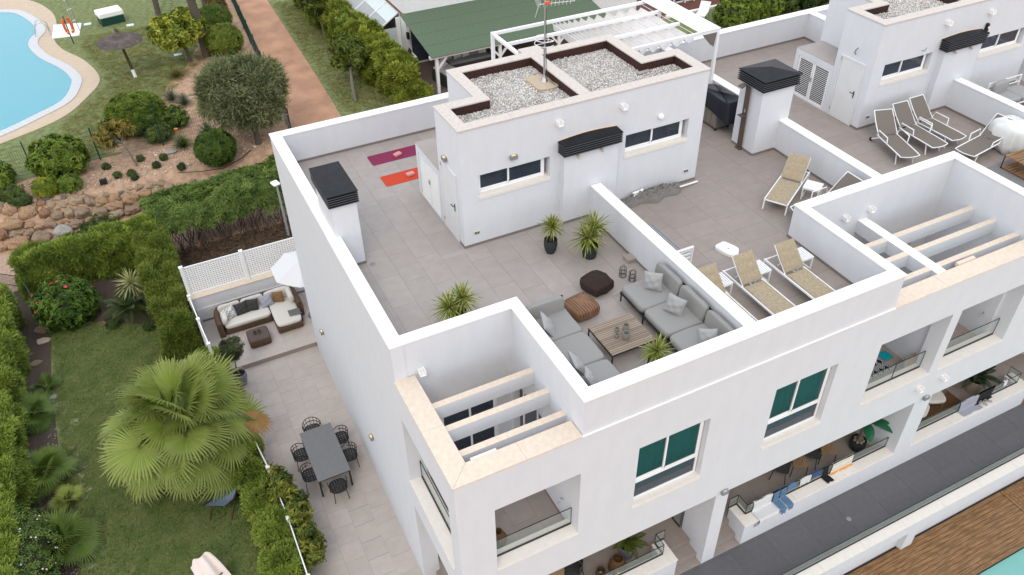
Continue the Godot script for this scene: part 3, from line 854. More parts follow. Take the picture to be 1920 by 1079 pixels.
	skirt([[0.30, -13.15, 20.27, -13.138], [0.30, -13.138, 0.312, -8.84], [3.056, -3.40, 3.068, -0.30], [6.848, -6.6, 6.86, -0.30], [7.13, -6.6, 7.142, -0.30], [13.588, -7.07, 13.6, -3.4], [13.87, -13.13, 13.882, -3.4], [10.898, -3.40, 10.91, -0.30], [20.258, -6.6, 20.27, -0.3], [12.768, -8.05, 12.78, -7.08], [12.768, -7.08, 13.6, -7.068], [0.83, -8.83, 0.842, -7.43], [0.3, -7.43, 0.842, -7.418], [10.91, -3.412, 16.55, -3.40], [20.258, -13.13, 20.27, -10.03]], T)
	skirt([[2.798, -1.6, 2.81, -0.44], [0.45, -3.14, 0.462, -0.44]], 3.98)
	# spouts along the fronts
	spout(0.62, 7.60, -3.14); spout(12.55, 7.75, -3.14); spout(13.45, 7.75, -3.14)
	for e in [[13.36, 3.86], [14.28, 3.86]]: spout(e[0], e[1], 0.0)
	# ground-floor porches
	slab(0.45, 24.2, 0.0, 3.158, -3.75, -3.5, "wall")
	slab(6.79, 7.20, 0.0, 3.157, -0.95, -0.002, "wall"); slab(13.53, 14.20, 0.0, 3.157, -3.5, -0.002, "wall")
	slab(21.0, 21.6, 0.0, 3.157, -3.5, -0.002, "wall")
	for e in [[0.83, 5.91], [8.11, 13.53], [14.20, 19.4]]:
		slab(e[0], e[1], 0.0, 0.99, -0.335, -0.002, "porch_wall"); coping(building, "x", e[0] - (0.0 if e[0] > 13.6 or e[0] < 1 else 0.015), e[1] + (0.015 if e[1] < 6 or e[1] > 19 else 0.0), -0.36, 0.02, 1.03, 0.04, "sill", 2.0)
	for e in [[5.58, 5.91], [8.11, 8.44], [19.07, 19.4]]:
		slab(e[0], e[1], 0.0, 0.99, -0.66, -0.336, "porch_wall"); coping(building, "z", -0.675, -0.362, e[0] - 0.015, e[1] + 0.015, 1.03, 0.04, "sill", 2.0)
	for e in [[1.0, 5.66], [8.36, 13.5], [14.25, 19.15]]: balustrade("x", e[0], e[1], 1.032, 1.43, -0.30)
	balustrade("z", -0.66, -0.31, 1.032, 1.43, 5.66); balustrade("z", -0.66, -0.31, 1.032, 1.43, 8.36); balustrade("z", -0.66, -0.31, 1.032, 1.43, 19.15)
	balustrade("x", 5.66, 5.95, 1.032, 1.43, -0.67); balustrade("x", 8.07, 8.36, 1.032, 1.43, -0.67); balustrade("z", -1.7, -0.97, 0.66, 1.50, 6.72)
	balustrade("z", -1.7, -0.80, 0.66, 1.50, 7.27)

func balustrade(ax: String, u0: float, u1: float, y0: float, y1: float, t: float) -> void:
	var b := sub("glass_balustrade", building)
	var p := MB.new(); var r := MB.new(); var e := MB.new()
	if ax == "x":
		p.quad(Vector3(u0, y0 + 0.03, t), Vector3(u1, y0 + 0.03, t), Vector3(u1, y1 - 0.003, t), Vector3(u0, y1 - 0.003, t)); r.span(u0, u1, y0, y0 + 0.03, t - 0.02, t + 0.02, 0.003); e.span(u0, u1, y1 - 0.003, y1 + 0.006, t - 0.009, t + 0.009)
		e.span(u0 - 0.006, u0, y0, y1, t - 0.008, t + 0.008); e.span(u1, u1 + 0.006, y0, y1, t - 0.008, t + 0.008)
	else:
		p.quad(Vector3(t, y0 + 0.03, u0), Vector3(t, y0 + 0.03, u1), Vector3(t, y1 - 0.003, u1), Vector3(t, y1 - 0.003, u0)); r.span(t - 0.02, t + 0.02, y0, y0 + 0.03, u0, u1, 0.003); e.span(t - 0.009, t + 0.009, y1 - 0.003, y1 + 0.006, u0, u1)
		e.span(t - 0.008, t + 0.008, y0, y1, u0 - 0.006, u0); e.span(t - 0.008, t + 0.008, y0, y1, u1, u1 + 0.006)
	obj("pane", p, M.glass, b); obj("channel", r, M.plastic_dark, b); obj("edge", e, M.glass_edge, b)

func ground_group(called: String, label: String) -> Node3D:
	var f := Node3D.new(); f.name = numbered(called); add_child(f)
	tag(f, label, "floor", "", "structure")
	return f

func floors() -> void:
	var off := Vector2(0.205, -9.42)
	var f := ground_group("roof_terrace_floor", "grey tiled roof terrace with yoga mats and lounge sofas, nearest the garden gable")
	tiles(f, [[0.30, 6.86, -13.15, -10.03], [0.30, 3.29, -10.03, -6.81], [0.30, 6.86, -6.81, -3.40], [3.05, 6.86, -3.40, -0.30]], T, 0.6, 1.2, off, 0.4, "tile")
	f = ground_group("roof_terrace_floor", "grey tiled roof terrace with tan sun loungers, between the white party walls")
	tiles(f, [[7.13, 13.60, -13.15, -10.03], [10.49, 13.60, -10.03, -6.81], [7.13, 13.60, -6.81, -3.40], [7.13, 10.91, -3.40, -0.30]], T, 1.2, 0.6, Vector2(7.3, -9.42), 0.2, "btile")
	f = ground_group("roof_terrace_floor", "grey tiled roof terrace with four taupe loungers beside the far penthouse")
	tiles(f, [[13.87, 20.27, -13.15, -10.03], [13.87, 16.67, -10.03, -6.81], [13.87, 20.27, -6.81, -3.40], [16.55, 20.27, -3.40, -0.30], [20.54, 24.2, -6.81, -0.30]], T, 1.2, 0.6, Vector2(14.0, -9.42), 0.2, "btile")
	f = ground_group("balcony_floor", "taupe tiled floor of the corner balcony under the beams")
	tiles(f, [[0.45, 2.81, -3.14, -0.43]], 3.98, 0.6, 1.2, Vector2(0.5, -3.0), 0.4, "btile")
	f = ground_group("balcony_floor", "taupe tiled floor of the wide double balcony with the patterned rug")
	tiles(f, [[11.15, 16.30, -3.14, -0.43]], 3.98, 0.6, 1.2, Vector2(11.2, -3.0), 0.4, "btile")
	f = ground_group("porch_floor", "taupe tiled porch floor and entrance steps beneath the street facade")
	tiles(f, [[0.95, 6.79, -3.5, -0.57], [7.20, 13.53, -3.5, -0.57], [14.20, 21.0, -3.5, -0.57]], 0.59, 1.2, 0.6, Vector2(0.9, -3.4), 0.0, "btile")
	var ps := MB.new(); ps.span(0.45, 24.2, -0.4, 0.56, -3.5, -0.575); obj("slab", ps, M.btile1, f)
	for e in [[5.92, 6.785], [7.205, 8.10]]:
		for k in 2:
			var s := MB.new(); s.span(e[0], e[1], -0.1, [0.59, 0.385][k] - 0.0, [-0.70, -0.22][k] + (0.0 if k == 0 else -0.33), [-0.55, -0.22][k], 0.004)
			obj("step", s, M["btile%d" % (k + 1)], f)
		var s3 := MB.new(); s3.span(e[0], e[1], -0.1, 0.195, -0.22, 0.0, 0.003); obj("step", s3, M.btile0, f)
	for k in 3:
		var s := MB.new(); s.span(0.34 + 0.24 * k, 0.95, -0.05, 0.19 + 0.195 * k, -3.05, -0.45, 0.004); obj("step", s, M["btile%d" % k], f)

# ---------------------------------------------------------------- ground, paths, pools
func ground_h(x: float, z: float) -> float:
	if z > 0.6 and x > 0.0: return -1.6
	if z > -25.1: return -0.012
	if z < -27.0: return G - 0.012
	return lerpf(G, 0.0, smoothstep(0.0, 1.0, (z + 27.0) / 1.9)) - 0.012

func smooth_line(pts: Array, step: float, closed := false) -> PackedVector2Array:
	var c := Curve2D.new()
	var n := pts.size()
	for i in n:
		var a: Vector2 = pts[(i - 1 + n) % n] if closed or i > 0 else pts[i]
		var b: Vector2 = pts[(i + 1) % n] if closed or i < n - 1 else pts[i]
		c.add_point(pts[i], -(b - a) / 6.0, (b - a) / 6.0)
	if closed:
		c.add_point(pts[0], -(pts[1] - pts[n - 1]) / 6.0, Vector2.ZERO)
		c.set_point_out(0, (pts[1] - pts[n - 1]) / 6.0)
	c.bake_interval = step
	return c.get_baked_points()

func sheet_poly(called: String, pts: PackedVector2Array, y: float, m: String, label: String, th := 0.02) -> MeshInstance3D:
	var b := MB.new(); b.poly(pts, y - th, y)
	return struct(called, b, M[m], label)

var lawn_line := PackedVector2Array()

func v2(a: Array) -> PackedVector2Array:
	var o := PackedVector2Array()
	for i in range(0, a.size(), 2): o.append(Vector2(a[i], a[i + 1]))
	return o

func ground() -> void:
	var g := MB.new()
	var xs: Array = [-300, -120, -60, -30]; var zs: Array = [-300, -150, -90, -60]
	for i in range(-20, 29, 2): xs.append(i)
	for i in range(-54, -28, 3): zs.append(i)
	for i in 12: zs.append(-27.4 + 0.22 * i)
	for i in [-20, -10, -5, 0.59, 0.61, 5, 10, 30, 120, 300]: zs.append(i)
	for i in [-0.02, 0.02, 40, 60, 120, 300]: xs.append(i)
	xs.sort(); zs.sort()
	var rows: Array = []
	for z in zs:
		var row: Array = []
		for x in xs: row.append(Vector3(x, ground_h(x, z) - (0.03 if z > -20.0 and z < 0.5 and x > -4 else 0.0), z))
		rows.append(row)
	g.sheet(rows, Vector3.UP)
	struct("ground", g, M.dirt, "sandy brown earth of the flower beds and slope")
	# garden lawn and its edge bed
	lawn_line = smooth_line([Vector2(-8.2, -19.0), Vector2(-6.6, -18.2), Vector2(-5.2, -17.4), Vector2(-4.3, -16.6), Vector2(-3.9, -14), Vector2(-3.75, -9), Vector2(-3.7, -4), Vector2(-3.7, 4), Vector2(-8.0, 4), Vector2(-8.2, -4), Vector2(-8.35, -9), Vector2(-8.6, -13), Vector2(-8.6, -17)], 0.4, true)
	sheet_poly("garden_lawn", lawn_line, 0.012, "lawn", "mown green garden lawn around the big fan palm")
	var bed := MB.new(); bed.span(-9.7, -3.55, -0.02, 0.004, -22.0, 4.5)
	struct("soil", bed, M.mulch, "dark soil of the beds round the private lawn")
	var bd2 := MB.new(); bd2.span(-3.9, 1.6, -0.02, 0.006, -21.6, -16.9)
	struct("soil", bd2, M.mulch, "dark leaf strewn soil beneath the oleander hedge")
	# lower path of pressed bricks
	var pth := ground_group("brick_path", "pink pressed brick path at the foot of the boulder wall")
	pth.set_meta("category", "path")
	var under := MB.new(); under.span(-16, 3.0, -0.02, 0.006, -24.9, -22.0); obj("bedding", under, M.path_pink, pth)
	for i in 26:
		for k in 10:
			var z := -24.75 + 0.29 * k; var x := -12.4 + 0.29 * i + (0.145 if k % 2 else 0.0)
			if x > -9.0: continue
			obj("brick", plate(0.28, 0.012, 0.28, 0.003), M.path_pink, pth, Vector3(x, 0.012, z))
	# communal lawn
	sheet_poly("communal_lawn", smooth_line([Vector2(-30, -29.2), Vector2(-6.5, -29.7), Vector2(-5.4, -30.2), Vector2(-4.9, -31.6), Vector2(-3.4, -33.6), Vector2(-2.0, -35.2), Vector2(-1.5, -36.6), Vector2(-0.3, -38.4), Vector2(0.6, -40.6), Vector2(1.6, -43), Vector2(2.4, -47), Vector2(3, -56), Vector2(2, -70), Vector2(-30, -70)], 0.6, true), G + 0.006, "lawn", "olive green communal lawn round the pool and straw parasol")
	sheet_poly("verge_lawn", v2([5.66, -27.0, 6.0, -34.6, 6.38, -46.9, 6.8, -62, 10.6, -62, 10.2, -45, 9.4, -35, 9.6, -27.0]), G + 0.006, "lawn", "green lawn strip with orange trees beside the terracotta walkway")
	sheet_poly("walkway", v2([3.05, -27.2, 3.10, -28.6, 3.72, -36, 4.55, -47.9, 5.3, -62, 6.9, -62, 6.36, -46.9, 5.97, -34.65, 5.63, -28.5, 5.6, -27.2]), G + 0.012, "path_terracotta", "stained terracotta coloured walkway behind the house")
	# swimming pool
	var inner := [Vector2(-9.6, -53.0), Vector2(-8.66, -52.2), Vector2(-7.85, -50.0), Vector2(-7.6, -48.2), Vector2(-8.0, -47.1), Vector2(-8.1, -45.8), Vector2(-7.6, -43.75), Vector2(-6.7, -41.75), Vector2(-6.23, -40.15), Vector2(-6.2, -38.97), Vector2(-6.8, -37.1), Vector2(-8.26, -35.85), Vector2(-9.75, -34.85), Vector2(-12.5, -33.6), Vector2(-16, -34.5), Vector2(-18.5, -39), Vector2(-18.5, -46), Vector2(-15, -53), Vector2(-12, -54.2)]
	var line := smooth_line(inner, 0.42, true)
	if line[0].distance_to(line[line.size() - 1]) < 0.05: line.remove_at(line.size() - 1)
	var cen := Vector2(-12.3, -44)
	var grow := func(src: PackedVector2Array, d: float) -> PackedVector2Array:
		var best := PackedVector2Array()
		for q in Geometry2D.offset_polygon(src, d, Geometry2D.JOIN_ROUND):
			if q.size() > best.size(): best = q
		return best
	var wide: PackedVector2Array = grow.call(line, 0.62)
	var deckline := smooth_line([Vector2(-8.0, -54.9), Vector2(-6.62, -51.7), Vector2(-6.42, -48.7), Vector2(-6.70, -46.7), Vector2(-6.35, -44.6), Vector2(-5.26, -42.0), Vector2(-4.75, -39.0), Vector2(-5.65, -36.8), Vector2(-7.06, -34.9), Vector2(-9.76, -33.5), Vector2(-13, -32.3), Vector2(-17, -33), Vector2(-20, -39), Vector2(-20, -47), Vector2(-16, -55), Vector2(-11, -57)], 0.5, true)
	var deck := MB.new()
	deck.poly(deckline, G - 0.05, G + 0.035)
	struct("pool_deck", deck, M.pool_deck, "cream concrete deck curving along the pool")
	var pool := ground_group("pool_edge", "pale stone edge of the curved swimming pool"); pool.set_meta("category", "pool edge")
	var shell := MB.new(); shell.poly(line, G + 0.036, G + 0.039)
	obj("floor", shell, M.pool_shell, pool)
	var n := line.size()
	for i in n:
		var a := line[i]; var b := line[(i + 1) % n]
		var ta := (line[(i + 1) % n] - line[(i - 1 + n) % n]).normalized(); var tb := (line[(i + 2) % n] - a).normalized()
		var na := Vector2(ta.y, -ta.x); var nb := Vector2(tb.y, -tb.x)
		if na.dot(a - cen) < 0 and a.x < -9: pass
		if Geometry2D.is_point_in_polygon(a + na * 0.1, line): na = -na; nb = -nb
		if a.x < -11.5: continue
		var gap := (b - a).normalized() * 0.008
		var s := MB.new(); s.poly(PackedVector2Array([a + gap, b - gap, b + nb * 0.52 - gap, a + na * 0.52 + gap]), G + 0.04, G + 0.072)
		obj("edge_stone", s, M.coping_pool, pool)
	var wat := MB.new(); wat.poly(line, G + 0.043, G + 0.046)
	var wm := glass_mat("water", Color(0.20, 0.60, 0.70), 0.35)
	wm.normal_enabled = true; wm.normal_texture = water_normal(); wm.metallic_specular = 0.3; wm.normal_scale = 0.12
	wm.uv1_triplanar = true; wm.uv1_world_triplanar = true; wm.uv1_scale = Vector3.ONE * 0.25
	struct("pool_water", wat, wm, "clear pale blue water of the curved swimming pool")
	var pad := MB.new(); pad.poly(v2([-6.6, -48.95, -5.0, -48.45, -5.28, -46.35, -6.8, -46.6]), G, G + 0.045)
	struct("shower_pad", pad, M.coping_white, "white concrete pad beside the pool under the outdoor shower")
	# boulder wall
	var bw := thing("boulder_wall", "rough retaining slope of ochre boulders below the flower bed", "boulder wall")
	rocks(bw)
	# street side: raised walkway with a low glass screen, timber deck and pool
	var wk := ground_group("front_walkway", "dark grey tiled walkway along the street facade")
	wk.set_meta("category", "walkway")
	tiles(wk, [[5.0, 26.0, 0.0, 1.40]], 0.187, 1.2, 0.6, Vector2(5.3, 0.1), 0.0, "walk", 0.004)
	var ws := MB.new(); ws.span(5.0, 26, -1.55, 0.155, 0.0, 1.40); obj("slab", ws, M.grout, wk)
	var lw := thing("street_wall", "low white wall with cream coping and glass screen above the timber deck", "wall")
	var wb := MB.new(); wb.span(5.0, 26, -0.20, 0.26, 1.42, 1.72); obj("wall", wb, M.stucco, lw)
	wb = MB.new(); wb.span(5.0, 26, -1.55, -0.201, 1.40, 1.55); obj("wall", wb, M.stucco, lw)
	wb = MB.new(); wb.span(5.0, 26, -0.42, -0.36, 1.551, 1.60, 0.02); obj("ledge", wb, M.stucco, lw)
	for x: float in [12.75, 19.5]:
		wb = MB.new(); wb.span(x, x + 0.42, -1.2, -0.201, 1.552, 1.718); obj("pillar", wb, M.stucco, lw)
	for i in 14:
		wb = MB.new(); wb.span(5.0 + 1.5 * i + 0.002, 6.5 + 1.5 * i - 0.002, 0.26, 0.30, 1.40, 1.735, 0.004); obj("coping_stone", wb, M.coping_cream if i % 5 == 9 else M.sill, lw)
	wb = MB.new(); wb.quad(Vector3(5, 0.33, 1.441), Vector3(26, 0.33, 1.441), Vector3(26, 0.70, 1.441), Vector3(5, 0.70, 1.441)); obj("pane", wb, M.glass, lw)
	wb = MB.new(); wb.span(5.0, 26, 0.301, 0.33, 1.42, 1.46, 0.003); obj("channel", wb, M.plastic_dark, lw)
	wb = MB.new(); wb.span(5.0, 26, 0.70, 0.708, 1.432, 1.45); obj("edge", wb, M.glass_edge, lw)
	var dk := ground_group("timber_deck", "weathered brown timber deck between the street wall and the green pool")
	dk.set_meta("category", "deck")
	for k in 13:
		var z := 1.62 + 0.126 * k; var x := 7.0 + rng.randf_range(0.0, 3.0)
		while x < 17.0:
			var l := minf(rng.randf_range(3.0, 6.0), 17.0 - x)
			if l > 0.2: obj("plank", plate(l - 0.006, 0.028, 0.118, 0.004), M["deck%d" % (rng.randi() % 4)], dk, Vector3(x + l / 2, -1.0 + rng.randf_range(-0.002, 0.002), z + 0.06))
			x += l
	for k in 26:
		obj("plank", plate(0.118, 0.028, 1.62, 0.004), M["deck%d" % (rng.randi() % 4)], dk, Vector3(17.08 + 0.126 * k, -1.0, 2.44))
	var dj := MB.new(); dj.span(8, 20.4, -1.3, -1.02, 1.56, 3.26); obj("joists", dj, M.plastic_dark, dk)
	var ps := MB.new(); ps.span(7, 24, -1.55, -1.4, 3.27, 9)
	struct("plunge_pool_shell", ps, M.pool_teal, "pale green tiled basin beside the timber deck")
	var pw := MB.new(); pw.span(7, 24, -1.075, -1.07, 3.27, 9)
	var wm2 := glass_mat("water_teal", Color(0.25, 0.65, 0.58), 0.45)
	wm2.normal_enabled = true; wm2.normal_texture = TX["water_n"]; wm2.normal_scale = 0.06
	wm2.uv1_triplanar = true; wm2.uv1_world_triplanar = true; wm2.uv1_scale = Vector3.ONE * 0.3
	struct("plunge_pool_water", pw, wm2, "green water of the pool at the corner of the timber deck")

func water_normal() -> Texture2D:
	var n := FastNoiseLite.new(); n.seed = 5; n.frequency = 0.03; n.fractal_octaves = 3
	var t := NoiseTexture2D.new(); t.width = 512; t.height = 512; t.seamless = true; t.noise = n; t.as_normal_map = true; t.bump_strength = 3.0
	TX["water_n"] = t
	return t

var rock_meshes: Array = []
func rock_mesh(seed: int) -> Mesh:
	var m := MB.new()
	var n := FastNoiseLite.new(); n.seed = seed; n.frequency = 0.75; n.fractal_octaves = 3
	var nv := 11; var nu := 18; var g: Array = []
	for i in nv + 1:
		var row: Array = []
		for k in nu + 1:
			var v := -PI / 2 + PI * i / nv; var u := TAU * (k % nu) / nu
			var d := Vector3(cos(v) * cos(u), sin(v), cos(v) * sin(u))
			var r := 1.0 + 0.55 * n.get_noise_3d(d.x * 1.3, d.y * 1.3, d.z * 1.3) + 0.30 * n.get_noise_3d(d.x * 4.0 + 9, d.y * 4.0, d.z * 4.0)
			var p := d * r
			for q: Vector3 in [Vector3(0.6, 0.8, 0.1), Vector3(-0.7, 0.5, 0.5), Vector3(0.1, 0.5, -0.8), Vector3(0.3, 0.2, 0.95)]:
				var ex := p.dot(q.normalized()) - 0.86
				if ex > 0: p -= q.normalized() * ex * 0.75
			row.append(p)
		g.append(row)
	m.sheet(g)
	return m.mesh()

func bo(parent: Node, x: float, y: float, z: float, rx: float, ry: float, k: int) -> void:
	if rock_meshes.is_empty():
		for i in 8: rock_meshes.append(rock_mesh(31 + i * 7))
	var mt: Material = M["rock%d" % k] if k < 4 else M.rock_grey if k == 5 else M.rock_blue
	var o := obj("boulder", rock_meshes[rng.randi() % 8], mt, parent, Vector3(x, y + 0.02, z))
	o.basis = Basis.from_euler(Vector3(-0.5, rng.randf_range(-0.4, 0.4), rng.randf_range(-0.25, 0.25))) * Basis.from_scale(Vector3(rx * 1.02, ry * 1.0, maxf(ry, rx * 0.7) * 0.9))

func rocks(bw: Node3D) -> void:
	bo(bw, -9.74, 0.90, -27.06, 0.15, 0.25, 2)
	bo(bw, -9.60, 0.90, -27.38, 0.11, 0.10, 6)
	bo(bw, -9.46, 0.84, -26.86, 0.29, 0.34, 0)
	bo(bw, -8.78, 0.71, -26.60, 0.41, 0.34, 0)
	bo(bw, -8.18, 0.59, -26.34, 0.25, 0.29, 1)
	bo(bw, -7.71, 0.50, -26.16, 0.27, 0.25, 2)
	bo(bw, -7.25, 0.47, -26.08, 0.21, 0.29, 3)
	bo(bw, -6.79, 0.41, -25.97, 0.32, 0.32, 2)
	bo(bw, -6.12, 0.33, -25.79, 0.32, 0.29, 2)
	bo(bw, -5.48, 0.20, -25.52, 0.37, 0.21, 3)
	bo(bw, -4.84, 0.21, -25.55, 0.35, 0.20, 2)
	bo(bw, -5.41, 0.40, -25.94, 0.41, 0.22, 0)
	bo(bw, -4.76, 0.46, -26.08, 0.35, 0.33, 0)
	bo(bw, -4.26, 0.66, -26.50, 0.24, 0.18, 2)
	bo(bw, -4.66, 0.68, -26.54, 0.17, 0.13, 3)
	bo(bw, -5.02, 0.65, -26.47, 0.17, 0.10, 6)
	bo(bw, -5.36, 0.57, -26.30, 0.26, 0.26, 0)
	bo(bw, -5.64, 0.66, -26.49, 0.20, 0.16, 2)
	bo(bw, -5.93, 0.56, -26.29, 0.33, 0.20, 0)
	bo(bw, -6.38, 0.62, -26.42, 0.21, 0.35, 2)
	bo(bw, -6.08, 0.70, -26.58, 0.14, 0.12, 3)
	bo(bw, -5.88, 0.70, -26.58, 0.08, 0.07, 5)
	bo(bw, -6.61, 0.71, -26.59, 0.09, 0.10, 0)
	bo(bw, -6.63, 0.85, -26.89, 0.14, 0.14, 3)
	bo(bw, -6.86, 0.90, -27.04, 0.14, 0.11, 2)
	bo(bw, -6.90, 0.70, -26.57, 0.33, 0.27, 3)
	bo(bw, -7.31, 0.84, -26.86, 0.13, 0.12, 6)
	bo(bw, -7.55, 0.86, -26.91, 0.18, 0.15, 3)
	bo(bw, -7.85, 0.74, -26.67, 0.18, 0.22, 3)
	bo(bw, -7.44, 0.70, -26.58, 0.27, 0.18, 3)
	bo(bw, -8.20, 0.83, -26.84, 0.21, 0.18, 1)
	bo(bw, -7.99, 0.90, -27.04, 0.15, 0.10, 6)
	bo(bw, -8.49, 0.90, -27.10, 0.18, 0.13, 3)
	bo(bw, -7.69, 0.62, -26.41, 0.15, 0.06, 1)
	bo(bw, -6.44, 0.39, -25.93, 0.09, 0.10, 3)
	bo(bw, -9.47, 0.54, -26.23, 0.51, 0.28, 0)
	bo(bw, -8.85, 0.43, -26.00, 0.25, 0.19, 0)
	bo(bw, -8.50, 0.34, -25.81, 0.24, 0.16, 0)
	bo(bw, -8.07, 0.33, -25.79, 0.27, 0.17, 2)
	bo(bw, -7.55, 0.30, -25.74, 0.19, 0.11, 1)
	bo(bw, -7.47, 0.25, -25.63, 0.12, 0.10, 3)
	bo(bw, -7.08, 0.22, -25.56, 0.30, 0.18, 2)
	bo(bw, -6.47, 0.17, -25.46, 0.27, 0.17, 2)
	bo(bw, -7.66, 0.11, -25.33, 0.43, 0.29, 5)
	bo(bw, -9.41, 0.31, -25.75, 0.30, 0.17, 2)
	bo(bw, -8.93, 0.27, -25.67, 0.26, 0.17, 2)
	bo(bw, -9.92, 0.36, -25.86, 0.21, 0.26, 1)
	bo(bw, -8.52, 0.10, -25.31, 0.40, 0.30, 2)
	bo(bw, -9.40, 0.13, -25.37, 0.50, 0.26, 0)
	bo(bw, -9.96, 0.09, -25.30, 0.22, 0.19, 0)
	bo(bw, -6.95, 0.08, -25.26, 0.17, 0.11, 3)
	bo(bw, -6.48, 0.01, -25.12, 0.12, 0.07, 5)
	bo(bw, -4.50, 0.29, -25.71, 0.24, 0.20, 1)
	bo(bw, -6.18, 0.11, -25.33, 0.23, 0.17, 2)
	bo(bw, -5.73, 0.13, -25.37, 0.23, 0.15, 0)
	bo(bw, -3.77, 0.65, -26.48, 0.25, 0.21, 3)
	bo(bw, -3.34, 0.64, -26.44, 0.21, 0.19, 2)
	bo(bw, -3.08, 0.52, -26.20, 0.23, 0.23, 3)
	bo(bw, -4.10, 0.50, -26.15, 0.30, 0.22, 0)
	bo(bw, -3.60, 0.47, -26.09, 0.24, 0.28, 3)
	bo(bw, -3.23, 0.38, -25.90, 0.21, 0.19, 3)
	bo(bw, -2.65, 0.50, -26.16, 0.17, 0.15, 3)
	bo(bw, -2.40, 0.43, -26.00, 0.13, 0.11, 2)
	bo(bw, -2.04, 0.52, -26.20, 0.17, 0.13, 2)
	bo(bw, -1.77, 0.48, -26.10, 0.11, 0.08, 5)
	bo(bw, -4.36, 0.29, -25.71, 0.17, 0.19, 0)
	bo(bw, -4.13, 0.26, -25.65, 0.19, 0.19, 0)

# ---------------------------------------------------------------- furniture and fittings
func part(called: String, m, mt: String, parent: Node, at := Vector3.ZERO) -> MeshInstance3D:
	return obj(called, m, M[mt], parent, at)

func seat_pad(w: float, h: float, d: float, at: Vector3, mt: String, parent: Node, called := "seat_cushion", wob := 0.012) -> void:
	var m := MB.new(); m.puff(Vector3(w / 2, h / 2, d / 2), 0.28, 0.22, 28, 10, wob, at.x * 3.0 + at.z)
	part(called, m, mt, parent, at)
	var s := MB.new(); var pts := PackedVector3Array()
	for i in 33:
		var u := TAU * i / 32.0
		pts.append(Vector3(w / 2 * 1.003 * MB.sp(cos(u), 0.22), h * 0.12, d / 2 * 1.003 * MB.sp(sin(u), 0.22)))
	s.tube(pts, 0.005, 4, false)
	part("piping", s, mt, parent, at)

func throw_pillow(called_label: String, at: Vector3, rot: Vector3, size: float, mt: String, group := "", th := 0.17) -> void:
	var m := MB.new(); m.pillow(size, size, th, 14, 0.05, at.x * 5)
	var o := obj("throw_pillow", m, M[mt], null, at)
	o.rotation = rot
	tag(o, called_label, "pillow", group)

func sun_bed() -> Node3D:
	var t := thing("sun_lounger", "tan", "sun lounger", Vector3.ZERO, 0, "tan sun loungers on the middle terrace")
	for s: float in [-1.0, 1.0]:
		var r := MB.new(); r.beam(Vector3(s * 0.31, 0.31, -0.98), Vector3(s * 0.31, 0.31, 1.02), 0.035, 0.055, 0.006); part("side_rail", r, "white_metal", t)
		for z: float in [-0.94, 0.98]:
			var l := MB.new(); l.beam(Vector3(s * 0.31, 0.0, z + signf(z) * 0.03), Vector3(s * 0.31, 0.30, z), 0.04, 0.04, 0.006); part("leg", l, "white_metal", t)
		var b := MB.new(); b.tube(PackedVector3Array([Vector3(s * 0.28, 0.33, -0.26), Vector3(s * 0.28, 0.60, -0.54), Vector3(s * 0.28, 0.86, -0.78)]), 0.016, 6); part("back_rail", b, "white_metal", t)
	for z: float in [-0.96, 1.0]:
		var e := MB.new(); e.beam(Vector3(-0.30, 0.30, z), Vector3(0.30, 0.30, z), 0.035, 0.035, 0.006); part("end_rail", e, "white_metal", t)
	var k := MB.new(); k.tube(PackedVector3Array([Vector3(-0.2, 0.31, -0.62), Vector3(-0.2, 0.52, -0.50), Vector3(0.2, 0.52, -0.50), Vector3(0.2, 0.31, -0.62)]), 0.012, 6); part("prop", k, "white_metal", t)
	for q in [[Vector3(0, 0.335, -0.22), Vector3(0, 0.325, 1.0), "sling"], [Vector3(0, 0.36, -0.27), Vector3(0, 0.87, -0.78), "backrest"]]:
		var a: Vector3 = q[0]; var b: Vector3 = q[1]
		var n := (b - a).cross(Vector3.RIGHT).normalized()
		if n.y < 0: n = -n
		var m := MB.new()
		for side: float in [1.0, -1.0]:
			var g: Array = []
			for i in 31:
				var row: Array = []
				for j in 9:
					var u := -1.0 + j / 4.0; var v := i / 30.0
					var puffy := absf(sin(v * PI * 3.0))
					row.append(a.lerp(b, v) + Vector3(u * 0.285, 0, 0) + n * (side * 0.004 + (0.012 * pow(puffy, 0.35) if side > 0 else 0.0) - 0.012 * (1 - u * u)))
				g.append(row)
			m.sheet(g, n * side)
		part(q[2], m, "sling_tan", t)
	return t

